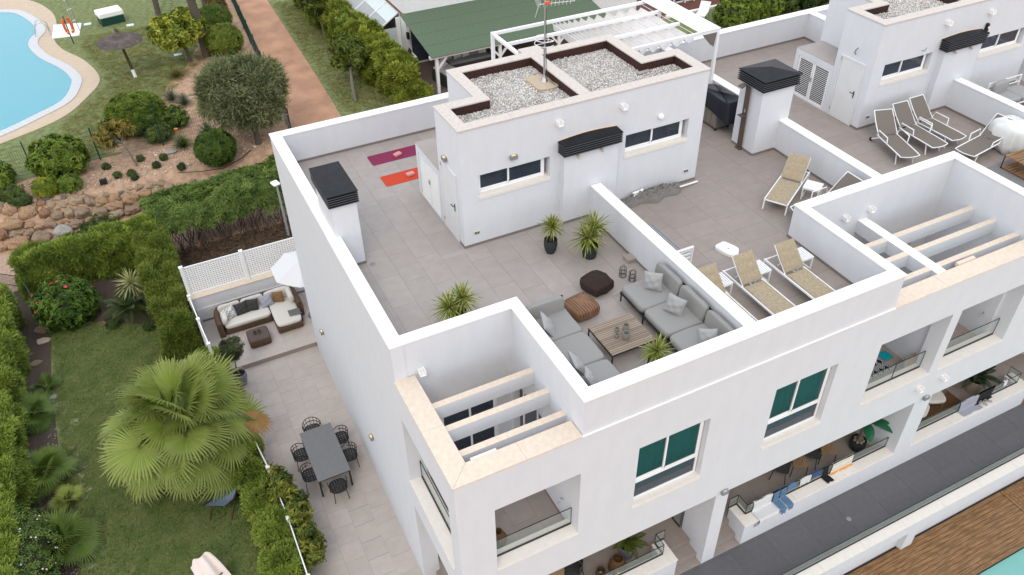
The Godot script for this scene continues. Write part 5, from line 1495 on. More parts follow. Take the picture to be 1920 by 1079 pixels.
func antenna() -> void:
	var p := MB.new(); p.poly(smooth_line([Vector2(6.20, -9.02), Vector2(6.70, -8.97), Vector2(6.72, -8.5), Vector2(6.72, -8.18), Vector2(6.22, -8.2), Vector2(6.18, -8.6)], 0.08, true).slice(0, -1), 10.59, 10.66)
	tag(obj("concrete_pad", p, M.concrete, null), "rough square concrete pad on the white gravel roof", "concrete pad")
	var a := thing("roof_antenna", "grey television mast with yagi and halo aerials on the gravel roof", "antenna", Vector3(6.55, 10.66, -8.62))
	var m := MB.new(); m.tube(PackedVector3Array([Vector3(0, 0, 0), Vector3(0, 0.9, 0), Vector3(0, 0.901, 0), Vector3(0, 2.1, 0)]), PackedFloat32Array([0.032, 0.03, 0.022, 0.022]), 8); part("mast", m, "steel", a)
	m = MB.new(); m.lathe(PackedVector2Array([Vector2(0.10, 0), Vector2(0.05, 0.10), Vector2(0.035, 0.16)]), 8); part("foot", m, "steel", a)
	for i in 2:
		m = MB.new(); var q := PackedVector3Array()
		for k in 30:
			var u := TAU * (0.08 + 0.84 * k / 29.0); q.append(Vector3(0.26 * cos(u + 0.5), 1.02 + 0.13 * i, 0.26 * sin(u + 0.5)))
		m.tube(q, 0.009, 5); part("halo", m, "white_metal", a)
	m = MB.new(); m.bar(Vector3(-0.26, 1.02, 0), Vector3(0.26, 1.02, 0), 0.008, 5); m.bar(Vector3(0.1, 1.02, 0), Vector3(0.1, 1.15, 0), 0.01); part("bracket", m, "white_metal", a)
	m = MB.new(); m.bar(Vector3(-0.15, 2.0, -0.1), Vector3(0.62, 2.12, 0.4), 0.012); part("boom", m, "steel", a)
	for i in 9:
		var c := Vector3(-0.1, 2.01, -0.06) + Vector3(0.078, 0.0125, 0.051) * i
		m = MB.new(); m.bar(c - Vector3(-0.10, 0, 0.16), c + Vector3(-0.10, 0, 0.16), 0.006, 4); part("element", m, "steel", a)
	for k in 2:
		var n := MB.new(); var s := -1.0 if k == 0 else 1.0
		for i in 5: n.bar(Vector3(-0.12, 2.0, -0.08) + Vector3(-0.02 * i, s * 0.05 * i, 0) - Vector3(-0.16, 0, 0.24), Vector3(-0.12, 2.0, -0.08) + Vector3(-0.02 * i, s * 0.05 * i, 0) + Vector3(-0.16, 0, 0.24), 0.005, 4)
		part("reflector", n, "steel", a)
	m = MB.new(); m.box(Vector3(0.05, 2.05, 0.03), Vector3(0.11, 0.08, 0.09), 0.01); part("dipole_box", m, "orange_plastic", a)
	var cb := MB.new(); cb.tube(PackedVector3Array([Vector3(0.03, 1.9, 0), Vector3(0.035, 1.0, 0.01), Vector3(0.05, 0.1, 0.05), Vector3(0.12, 0.01, 0.25), Vector3(0.16, -0.03, 0.6), Vector3(0.30, -0.04, 0.95), Vector3(0.42, -0.04, 1.2)]), 0.008, 5); part("cable", cb, "plastic_dark", a)
	var w := MB.new(); w.box(Vector3(0, 0, 0), Vector3(0.40, 0.025, 0.13), 0.005)
	var o := obj("loose_tile", w, M.tile2, null, Vector3(9.16, 10.64, -7.88)); o.rotation.y = 0.1
	tag(o, "loose grey tile strip lying on the white roof gravel", "tile")

func wall_lamp(at: Vector3, face: String, label: String, lit: bool) -> void:
	var l := thing("wall_lamp", label, "lamp", at, {"z": 0.0, "x": -PI / 2}[face], "grey box wall lamps")
	var m := MB.new(); m.span(-0.10, 0.10, -0.055, 0.055, 0.02, 0.10, 0.008); part("body", m, "lamp_grey", l)
	m = MB.new(); m.span(-0.06, 0.06, -0.03, 0.03, -0.005, 0.02); part("mount", m, "lamp_grey", l)
	m = MB.new(); m.span(-0.05, 0.05, 0.0555, 0.058, 0.035, 0.08)
	var bulb := part("diffuser", m, "curtain_white", l)
	if lit:
		if not M.has("lamp_glow"):
			var g := StandardMaterial3D.new(); g.albedo_color = Color(0.9, 0.7, 0.45); g.emission_enabled = true; g.emission = Color(1.0, 0.72, 0.40); g.emission_energy_multiplier = 0.75
			M["lamp_glow"] = g
		bulb.material_override = M.lamp_glow

func fittings() -> void:
	wall_lamp(Vector3(0.02, 2.34, -11.38), "x", "lit grey wall lamp on the garden gable above the lounge corner", true)
	wall_lamp(Vector3(0.02, 2.23, -6.54), "x", "lit grey wall lamp on the garden gable beside the dining table", true)
	wall_lamp(Vector3(4.70, 9.83, -6.808), "z", "lit grey wall lamp over the penthouse window with palm reflections", true)
	wall_lamp(Vector3(3.288, 9.71, -7.69), "x", "lit grey wall lamp above the nearest grey penthouse door", true)
	wall_lamp(Vector3(7.0, 3.24, 0.0), "z", "unlit grey box lamp at the head of the entrance column", false)
	wall_lamp(Vector3(13.87, 3.24, 0.0), "z", "unlit grey box lamp at the head of the wide porch pier", false)
	var t := thing("round_lamp", "small round white wall lamp over the second penthouse window", "lamp", Vector3(9.04, 9.86, -6.808))
	var m := MB.new(); m.X = Transform3D(Basis.from_euler(Vector3(PI / 2, 0, 0)), Vector3(0, 0, 0)); m.lathe(PackedVector2Array([Vector2(0.08, 0), Vector2(0.08, 0.07), Vector2(0.05, 0.10), Vector2(0, 0.105)]), 16); part("shade", m, "white_plastic", t)
	t = thing("black_lamp", "small black lit lantern on the far penthouse wall", "lamp", Vector3(21.25, 9.95, -6.808))
	m = MB.new(); m.span(-0.05, 0.05, -0.16, 0.12, 0.0, 0.10, 0.02); part("body", m, "black_metal", t)
	m = MB.new(); m.puff(Vector3(0.03, 0.03, 0.02), 1, 1, 10, 6); part("bulb", m, "lamp_glow", t, Vector3(0.0, 0.0, 0.105))
	for e in [[3.64, 7.90, "twin grey socket low on the nearest penthouse wall"], [10.13, 7.89, "twin grey socket low on the penthouse wall above the loose pole"], [17.0, 7.88, "twin grey socket low on the wall behind the taupe loungers"]]:
		t = thing("wall_socket", e[2], "socket", Vector3(e[0], e[1], -6.806))
		m = MB.new(); m.span(-0.085, 0.085, -0.05, 0.05, 0.0, 0.012, 0.004); part("plate", m, "sill", t)
		for x: float in [-0.036, 0.036]:
			m = MB.new(); m.span(x - 0.03, x + 0.03, -0.035, 0.035, 0.0125, 0.022, 0.004); part("cover", m, "socket_grey", t)
	for e in [[2.805, 4.70, -0.68, "chrome tap with blue lever on the corner balcony wall"], [16.295, 4.75, -0.70, "brass tap on the end wall of the double balcony"]]:
		t = thing("wall_tap", e[3], "tap", Vector3(e[0], e[1], e[2]))
		m = MB.new(); m.tube(PackedVector3Array([Vector3(0, 0, 0), Vector3(-0.09, 0, 0), Vector3(-0.12, -0.03, 0), Vector3(-0.12, -0.07, 0)]), 0.014, 8); part("spout", m, "steel", t)
		m = MB.new(); m.beam(Vector3(-0.05, 0.02, 0), Vector3(-0.07, 0.12, 0.02), 0.02, 0.012); part("lever", m, "denim", t)
	var w := MB.new(); w.tube(PackedVector3Array([Vector3(16.66, 9.70, -7.55), Vector3(16.60, 9.76, -7.56), Vector3(16.57, 9.86, -7.52), Vector3(16.60, 9.95, -7.47)]), 0.012, 5)
	tag(obj("loose_wire", w, M.plastic_dark, null), "loose black wire sticking out above the far grey door", "wire")
	w = MB.new(); w.tube(PackedVector3Array([Vector3(18.6, 9.70, -6.81), Vector3(18.6, 9.72, -6.72), Vector3(18.6, 9.84, -6.68)]), 0.012, 5)
	tag(obj("loose_wire", w, M.lamp_grey, null), "short bare wire over the window behind the taupe loungers", "wire")
	# balcony things
	var v := MB.new(); v.lathe(PackedVector2Array([Vector2(0, 0), Vector2(0.12, 0), Vector2(0.18, 0.15), Vector2(0.185, 0.28), Vector2(0.11, 0.46), Vector2(0.10, 0.50), Vector2(0.08, 0.50), Vector2(0.09, 0.45), Vector2(0, 0.2)]), 24)
	tag(obj("basket_vase", v, M.wicker_gold, null, Vector3(1.20, 3.98, -0.72)), "tan woven vase on the corner balcony floor behind the glass", "vase")
	var pr := slab(13.70, 13.86, 3.98, 7.0, -3.14, -0.44, "wall")
	pr.set_meta("label", "white partition between the paired balconies")
	var rg := MB.new(); rg.span(12.0, 13.2, 3.982, 3.992, -1.55, -0.72)
	var ro := obj("patterned_rug", rg, rug_mat(), null); tag(ro, "black and white diamond patterned rug on the double balcony", "rug")
	var n := FastNoiseLite.new(); n.seed = 3; n.frequency = 3.0; var rows: Array = []
	for i in 11:
		var row: Array = []
		for k in 11: row.append(Vector3(-0.16 + 0.032 * k + 0.02 * n.get_noise_2d(i, k * 3.0), 0.05 + 0.09 * absf(n.get_noise_2d(i * 0.12, k * 0.12)) - (0.04 if i % 10 == 0 or k % 10 == 0 else 0.0), -0.15 + 0.03 * i))
		rows.append(row)
	v = MB.new(); v.sheet(rows, Vector3.UP); tag(obj("teal_cloth", v, M.cloth_teal, null, Vector3(13.36, 3.98, -1.20)), "crumpled teal cloth dropped beside the patterned rug", "cloth")
	v = MB.new(); v.X = Transform3D(Basis.from_euler(Vector3(-0.25, 0, 0)), Vector3(13.36, 4.30, -0.46)); v.box(Vector3(), Vector3(0.42, 0.60, 0.03), 0.005); tag(obj("wood_board", v, M.teak1, null), "grey wood grain board leaning behind the balcony glass", "board")

func rug_mat() -> Material:
	if M.has("rug_diamond"): return M["rug_diamond"]
	var im := Image.create(240, 160, false, Image.FORMAT_RGB8)
	for y in 160:
		for x in 240:
			var dx := absf(fposmod(x, 40.0) - 20.0) / 20.0; var dy := absf(fposmod(y, 53.3) - 26.6) / 26.6
			var d := dx + dy
			var c := 0.75 if (d < 0.25 or (d > 0.45 and d < 0.7) or (d > 0.95 and d < 1.2)) else 0.06
			im.set_pixel(x, y, Color(c, c, c))
	var m := StandardMaterial3D.new(); m.albedo_texture = ImageTexture.create_from_image(im); m.roughness = 1.0
	m.uv1_triplanar = true; m.uv1_world_triplanar = true; m.uv1_scale = Vector3(0.83, 1, 1.2); M["rug_diamond"] = m
	return m

# ---------------------------------------------------------------- side patio and porches
func lattice_panel(parent: Node, ax: String, u0: float, u1: float, y0: float, y1: float, t: float, pitch: float, bar: float, slant := 0.0) -> void:
	# slant: how far t moves from u0 to u1
	var tt := func(u: float) -> float: return t + slant * (u - u0) / (u1 - u0)
	var pt := func(u: float, y: float, o: float) -> Vector3: return Vector3(u, y, tt.call(u) + o) if ax == "x" else Vector3(tt.call(u) + o, y, u)
	var m := MB.new()
	var n := maxi(1, roundi((u1 - u0) / pitch))
	for i in n + 1:
		var u := lerpf(u0, u1, float(i) / n)
		m.beam(pt.call(u, y0, 0.0), pt.call(u, y1, 0.0), bar if ax == "x" else 0.012, 0.012 if ax == "x" else bar, 0.0)
	obj("lattice_upright", m, M.white_plastic, parent).set_meta("kind", "stuff")
	var k := maxi(1, roundi((y1 - y0) / pitch))
	m = MB.new()
	for i in k + 1:
		var y := lerpf(y0, y1, float(i) / k)
		m.beam(pt.call(u0, y, 0.0), pt.call(u1, y, 0.0), 0.009, bar, 0.0)
	obj("lattice_bar", m, M.white_plastic, parent).set_meta("kind", "stuff")
	m = MB.new()
	m.beam(pt.call(u0, y1 + 0.03, 0.0), pt.call(u1, y1 + 0.03, 0.0), 0.035, 0.05); m.beam(pt.call(u0, y0 - 0.03, 0.0), pt.call(u1, y0 - 0.03, 0.0), 0.035, 0.05)
	obj("rail", m, M.white_plastic, parent)

func fence_post(parent: Node, x: float, z: float, y0: float, y1: float, w := 0.05) -> void:
	var m := MB.new(); m.span(x - w, x + w, y0, y1, z - w, z + w, 0.006); m.span(x - w - 0.012, x + w + 0.012, y1 + 0.001, y1 + 0.03, z - w - 0.012, z + w + 0.012, 0.008)
	obj("post", m, M.white_plastic, parent)

func dining_chair() -> Node3D:
	# faces +z
	var t := thing("dining_chair", "black", "chair", Vector3.ZERO, 0, "black rope dining chairs")
	for e in [[-0.21, 0.20], [0.21, 0.20], [-0.19, -0.20], [0.19, -0.20]]:
		var l := MB.new(); l.bar(Vector3(e[0] * 1.12, 0, e[1] * 1.15), Vector3(e[0] * 0.95, 0.43, e[1] * 0.95), 0.012, 6); part("leg", l, "black_metal", t)
	var r := MB.new(); var pts := PackedVector3Array()
	for k in 25: pts.append(Vector3(0.25 * MB.sp(cos(TAU * k / 24.0), 0.75), 0.44, 0.25 * MB.sp(sin(TAU * k / 24.0), 0.75)))
	r.tube(pts, 0.014, 6, false); part("seat_ring", r, "black_metal", t)
	var w := MB.new()
	for i in 6:
		var o := -0.19 + 0.076 * i; var h := 0.25 * pow(1.0 - pow(absf(o) / 0.25, 2.0 / 0.75), 0.375)
		w.span(o - 0.026, o + 0.026, 0.437 + 0.004 * (i % 2), 0.444 + 0.004 * (i % 2), -h, h); w.span(-h, h, 0.430 + 0.004 * (i % 2), 0.4365 + 0.003 * (i % 2), o - 0.026, o + 0.026)
	tag(part("seat_strap", w, "charcoal_fabric", t), "", "", "", "stuff")
	for q in [[0.60, 0.27], [0.75, 0.285]]:
		var m := MB.new(); var p := PackedVector3Array()
		for k in 21:
			var a := PI * 0.02 + PI * 0.96 * k / 20.0
			p.append(Vector3(q[1] * cos(a), q[0] - (0.07 if q[0] > 0.7 else 0.02) * pow(absf(cos(a)), 3.0), -q[1] * 0.95 * sin(a)))
		if q[0] > 0.7:
			p.insert(0, Vector3(q[1] * 0.95, 0.56, 0.16)); p.append(Vector3(-q[1] * 0.95, 0.56, 0.16))
		m.tube(p, 0.012, 6); part("back_hoop", m, "black_metal", t)
	for k in 7:
		var a := PI * (0.1 + 0.8 * k / 6.0)
		var m := MB.new(); m.tube(PackedVector3Array([Vector3(0.25 * cos(a), 0.44, -0.24 * sin(a)), Vector3(0.27 * cos(a), 0.60, -0.257 * sin(a)), Vector3(0.285 * cos(a), 0.75 - 0.07 * pow(absf(cos(a)), 3.0), -0.271 * sin(a))]), 0.009, 5); part("back_spoke", m, "black_metal", t)
	return t

func cushion_box(called: String, parent: Node, c: Vector3, s: Vector3, mt: String) -> void:
	var m := MB.new(); m.puff(s * 0.5, 0.3, 0.25, 28, 10, 0.01, c.x); obj(called, m, M[mt], parent, c)

func patio() -> void:
	var f := ground_group("patio_floor", "light grey tiled side patio below the white gable")
	tiles(f, [[-3.18, 0.02, -13.45, -11.0], [-2.98, 0.02, -11.0, -8.0], [-2.72, 0.02, -8.0, 4.0]], 0.02, 0.6, 0.6, Vector2(-2.97, -9.11), 0.2, "ptile", 0.005)
	f = ground_group("lounge_platform", "raised grey tiled lounge platform behind the gable")
	tiles(f, [[-3.46, 1.8, -16.5, -13.452]], 0.20, 1.2, 0.6, Vector2(-3.4, -16.4), 0.0, "ptile", 0.004)
	var m := MB.new(); m.span(-3.46, 0.0, 0.0, 0.198, -13.47, -13.449, 0.003); obj("riser", m, M.btile0, f)
	m = MB.new(); m.span(-3.46, 1.8, -0.3, 0.17, -16.5, -13.471); obj("slab", m, M.grout, f)
	# rear wall with lattice
	var w := thing("patio_wall", "low white patio wall with cream top behind the wicker sofa", "wall")
	m = MB.new(); m.span(-3.62, 2.2, 0.0, 1.28, -16.84, -16.5); obj("wall", m, M.stucco, w)
	m = MB.new(); m.span(-3.5, 2.2, 0.2, 0.80, -16.498, -16.45, 0.006); obj("ledge", m, M.stucco, w)
	m = MB.new(); m.span(-3.66, 2.2, 1.281, 1.32, -16.87, -16.46, 0.006); obj("coping_stone", m, M.coping_cream, w)
	m = MB.new(); m.span(-3.4, 2.2, 0.201, 0.28, -16.449, -16.437); obj("skirting", m, M.skirting, w)
	m = MB.new(); m.span(-3.05, -2.93, 0.62, 0.72, -16.449, -16.43, 0.004); obj("cover_plate", m, M.coping_cream, w)
	var lf := thing("lattice_screen", "white square lattice screen standing on the patio wall", "fence")
	lattice_panel(lf, "x", -3.46, -1.52, 1.42, 2.52, -16.70, 0.088, 0.052); lattice_panel(lf, "x", -1.38, 0.95, 1.42, 2.52, -16.70, 0.088, 0.052)
	for x: float in [-3.54, -1.45, 1.02]: fence_post(lf, x, -16.70, 1.322, 2.60, 0.06)
	var gf := thing("garden_fence", "low white lattice fence between the patio and the planted garden bed", "fence")
	var line := [[-3.58, -16.40, 0.2, 1.55], [-3.51, -14.95, 0.2, 1.55], [-3.42, -13.50, 0.2, 1.55], [-3.28, -11.9, 0.0, 1.05], [-3.06, -9.9, 0.0, 1.05], [-2.88, -7.9, 0.0, 1.05], [-2.80, -5.9, 0.0, 1.05], [-2.80, -3.9, 0.0, 1.05], [-2.80, -1.9, 0, 1.05]]
	for i in line.size():
		var a: Array = line[i]
		fence_post(gf, a[0], a[1], a[2], a[3])
		if i < line.size() - 1:
			var b: Array = line[i + 1]
			lattice_panel(gf, "z", a[1] + 0.05, b[1] - 0.05, b[2] + 0.10, b[3] - 0.10, a[0], 0.10, 0.045, b[0] - a[0])
	# wicker sofa
	var t := thing("wicker_sofa", "brown wicker corner sofa with white cushions and a chaise end", "sofa", Vector3(-1.55, 0.2, -15.35))
	m = MB.new(); m.span(-1.20, 0.46, 0.02, 0.26, -0.75, 0.10, 0.03); part("base", m, "wicker", t)
	m = MB.new(); m.span(0.48, 1.40, 0.02, 0.26, -0.75, 0.92, 0.04); part("base", m, "wicker", t)
	var back := MB.new(); var rows: Array = []
	var prof := [Vector2(-0.10, 0.0), Vector2(-0.12, 0.5), Vector2(-0.08, 0.66), Vector2(0.0, 0.70), Vector2(0.07, 0.66), Vector2(0.09, 0.5), Vector2(0.09, 0.02)]
	var path := [Vector3(-1.34, 0, 0.15), Vector3(-1.34, 0, -0.3), Vector3(-1.32, 0, -0.62), Vector3(-1.24, 0, -0.80), Vector3(-1.05, 0, -0.87), Vector3(0, 0, -0.89), Vector3(1.2, 0, -0.87), Vector3(1.40, 0, -0.80), Vector3(1.48, 0, -0.62), Vector3(1.50, 0, -0.2), Vector3(1.50, 0, 0.25)]
	for i in path.size():
		var d: Vector3 = (path[mini(i + 1, path.size() - 1)] - path[maxi(i - 1, 0)]).normalized()
		var o := Vector3(d.z, 0, -d.x); var row: Array = []
		for p: Vector2 in prof: row.append(path[i] + o * -p.x + Vector3.UP * (p.y * (0.93 if i == 0 or i == path.size() - 1 else 1.0)))
		rows.append(row)
	back.sheet(rows)
	for e: int in [0, rows.size() - 1]:
		var r: Array = rows[e]; back.quado(r[1], r[2], r[4], r[5], Vector3(0, 0, 1)); back.quado(r[0], r[1], r[5], r[6], Vector3(0, 0, 1)); back.quado(r[2], r[3], r[3], r[4], Vector3(0, 0, 1))
	part("back_frame", back, "wicker", t)
	cushion_box("seat_cushion", t, Vector3(-0.37, 0.34, -0.28), Vector3(1.66, 0.18, 0.78), "cream_fabric")
	cushion_box("seat_cushion", t, Vector3(0.95, 0.34, 0.10), Vector3(0.92, 0.18, 1.62), "cream_fabric")
	for e in [[-0.85, 0.80], [-0.02, 0.82], [0.92, 0.98]]:
		m = MB.new(); m.X = Transform3D(Basis.from_euler(Vector3(-0.22, 0, 0)), Vector3(e[0], 0.60, -0.68)); m.puff(Vector3(e[1] / 2, 0.20, 0.08), 0.4, 0.3, 24, 10, 0.02, e[0]); part("back_cushion", m, "cream_fabric", t)
	m = MB.new(); m.X = Transform3D(Basis.from_euler(Vector3(0, 0, -0.3)), Vector3(-1.14, 0.56, -0.25)); m.puff(Vector3(0.10, 0.18, 0.30), 0.6, 0.5, 20, 10, 0.02, 1.0); part("arm_cushion", m, "cream_fabric", t)
	m = MB.new(); m.X = Transform3D(Basis.from_euler(Vector3(0, 0, 0.25)), Vector3(1.32, 0.60, -0.40)); m.puff(Vector3(0.10, 0.20, 0.30), 0.6, 0.5, 20, 10, 0.02, 2.0); part("arm_cushion", m, "cream_fabric", t)
	var py := 0.2 + 0.62
	throw_pillow("white pillow with a grey leaf print at the low arm of the wicker sofa", Vector3(-2.42, py, -15.72), Vector3(-0.45, 0.35, 0.12), 0.46, "leaf_print")
	throw_pillow("charcoal pillow on the wicker sofa beside the leaf print pillow", Vector3(-2.02, py, -15.76), Vector3(-0.45, 0.05, 0.05), 0.46, "charcoal_fabric")
	throw_pillow("charcoal pillow on the wicker sofa beside the fringed grey pillow", Vector3(-1.62, py, -15.78), Vector3(-0.45, -0.1, -0.08), 0.46, "charcoal_fabric")
	throw_pillow("pale grey pillow with a fringed edge on the wicker sofa", Vector3(-1.10, py, -15.78), Vector3(-0.5, 0.1, 0.05), 0.46, "cloth_grey")
	throw_pillow("mustard brown pillow in the corner of the wicker sofa", Vector3(-0.66, py, -15.80), Vector3(-0.35, -0.5, 0.15), 0.42, "ochre")
	m = MB.new(); rows = []
	for i in 15:
		var row: Array = []
		for k in 13:
			var u := k / 12.0; var v := i / 14.0
			var z := 0.28 + 0.36 * u; var s := v * 1.05
			var x := 1.02 + minf(s, 0.42) ; var y := 0.452
			if s > 0.42: y -= (s - 0.42) * 0.98; x = 1.445 + 0.02 * sin(u * 9.0)
			row.append(Vector3(x, y + 0.006 * sin(u * 14.0 + v * 6.0), z + 0.02 * sin(v * 5.0)))
		rows.append(row)
	m.sheet(rows, Vector3(0.5, 1, 0)); tag(obj("throw_blanket", m, M.throw_grey, null, Vector3(-1.55, 0.2, -15.35)), "grey throw hanging over the chaise end of the wicker sofa", "blanket")
	t = thing("wicker_table", "low square wicker table in front of the corner sofa", "coffee table", Vector3(-1.77, 0.2, -14.47))
	m = MB.new(); m.puff(Vector3(0.38, 0.155, 0.38), 0.18, 0.25, 32, 10); part("body", m, "wicker", t, Vector3(0, 0.165, 0))
	m = MB.new(); m.puff(Vector3(0.355, 0.012, 0.355), 0.3, 0.25, 32, 6); part("top", m, "wicker_grey", t, Vector3(0, 0.318, 0))
	for e in [[-1.86, "dark glass tumbler on the wicker table, on the garden side"], [-1.70, "dark glass tumbler on the wicker table, on the house side"]]:
		m = MB.new(); m.lathe(PackedVector2Array([Vector2(0, 0), Vector2(0.05, 0), Vector2(0.055, 0.12), Vector2(0.048, 0.12), Vector2(0.044, 0.03), Vector2(0, 0.03)]), 16); tag(obj("tumbler", m, M.wicker_grey, null, Vector3(e[0], 0.533, -14.5)), e[1], "tumbler", "tumblers on the wicker table")
	# parasol
	t = thing("white_parasol", "white octagonal parasol half hidden behind the gable corner", "parasol", Vector3(0.40, 0.2, -14.92))
	var hub := Vector3(0, 2.68, 0)
	for k in 8:
		var a := TAU * (k + 0.5) / 8.0; var b := TAU * (k + 1.5) / 8.0
		m = MB.new(); rows = []
		for i in 6:
			var row: Array = []; var v := i / 5.0
			for j in 7:
				var u := j / 6.0
				var e := Vector3(cos(a), 0, sin(a)).lerp(Vector3(cos(b), 0, sin(b)), u) * 1.20 * v
				row.append(hub + e + Vector3.DOWN * (0.42 * v + 0.03 * sin(PI * u) * v))
			rows.append(row)
		m.sheet(rows, Vector3.UP); part("canopy_panel", m, "umbrella_white", t)
		m = MB.new(); m.bar(hub + Vector3(0, -0.02, 0), hub + Vector3(cos(a) * 1.19, -0.44, sin(a) * 1.19), 0.009, 5); part("rib", m, "white_metal", t)
	m = MB.new(); m.bar(Vector3(0, 0, 0), hub + Vector3(0, 0.06, 0), 0.022, 8); part("pole", m, "white_metal", t)
	m = MB.new(); m.lathe(PackedVector2Array([Vector2(0, 0.08), Vector2(0.05, 0.075), Vector2(0.25, 0.05), Vector2(0.27, 0.0)]), 16); part("base", m, "pot_grey", t)
	# dining set
	t = thing("dining_table", "long dark grey dining table with thin black legs on the patio", "dining table", Vector3(-1.215, 0.02, -7.96))
	m = MB.new(); m.span(-0.49, 0.49, 0.725, 0.75, -1.03, 1.03, 0.006); part("table_top", m, "table_grey", t)
	m = MB.new(); m.span(-0.46, 0.46, 0.67, 0.724, -1.0, -0.97); m.span(-0.46, 0.46, 0.67, 0.724, 0.97, 1.0); m.span(-0.47, -0.44, 0.67, 0.724, -0.97, 0.97); m.span(0.44, 0.47, 0.67, 0.724, -0.97, 0.97); part("apron", m, "black_metal", t)
	for x: float in [-0.45, 0.45]:
		for z: float in [-0.98, 0.98]:
			m = MB.new(); m.span(x - 0.025, x + 0.025, 0, 0.67, z - 0.025, z + 0.025, 0.004); part("leg", m, "black_metal", t)
	var ch := dining_chair(); ch.position = Vector3(-1.27, 0.02, -9.22); ch.set_meta("label", "black rope dining chair at the end of the table nearest the wicker sofa")
	dup(ch, Vector3(-1.84, 0.02, -8.42), PI / 2, "black rope dining chair on the garden side, nearer the wicker sofa")
	dup(ch, Vector3(-1.80, 0.02, -7.55), PI / 2 - 0.05, "black rope dining chair on the garden side, nearer the street")
	dup(ch, Vector3(-0.60, 0.02, -8.52), -PI / 2, "black rope dining chair on the gable side, nearer the wicker sofa")
	dup(ch, Vector3(-0.57, 0.02, -7.75), -PI / 2 - 0.08, "black rope dining chair on the gable side, nearer the street")
	dup(ch, Vector3(-1.20, 0.02, -6.78), PI, "black rope dining chair at the street end of the dining table")

func hang(label: String, called: String, cat: String, mt: Material, x0: float, x1: float, front: float, back: float, skew := 0.0, ytop := 1.445, taper := 0.0) -> void:
	# cloth folded over the porch glass at z = -0.30
	var m := MB.new(); var rows: Array = []
	var total := front + back + 0.03
	for i in 25:
		var row: Array = []; var s := total * i / 24.0 - back - 0.015
		for k in 17:
			var u := k / 16.0
			var y := ytop - maxf(0.0, absf(s) - 0.015) + 0.01 * sin(u * 8.0 + x0)
			var z := -0.30 + clampf(s, -0.015, 0.015) + signf(s) * (0.012 + 0.016 * (0.5 + 0.5 * sin(u * 15.0 + s * 6.0 + x0 * 3.0)) * clampf(absf(s) * 6.0, 0, 1))
			if s > 0 and y < 1.05:
				var over := 1.05 - y
				z += minf(over, 0.335); y = 1.05 - maxf(0.0, over - 0.335) + 0.006
			var cx := lerpf(x0, x1, 0.5 + (u - 0.5) * (1.0 - taper * clampf(s, 0, 1)))
			row.append(Vector3(cx + skew * s + 0.012 * sin(s * 9.0 + u * 3.0), y, z))
		rows.append(row)
	m.sheet(rows, Vector3(0, 0.3, 1)); tag(obj(called, m, mt, null), label, cat)

func striped(key: String, cols: Array, scale: Vector3) -> Material:
	if M.has(key): return M[key]
	var im := Image.create(8, 64, false, Image.FORMAT_RGB8)
	for y in 64:
		for x in 8: im.set_pixel(x, y, cols[y * cols.size() / 64].linear_to_srgb())
	var s := StandardMaterial3D.new(); s.albedo_texture = ImageTexture.create_from_image(im); s.roughness = 0.95; s.uv1_triplanar = true; s.uv1_world_triplanar = true; s.uv1_scale = scale
	M[key] = s
	return s

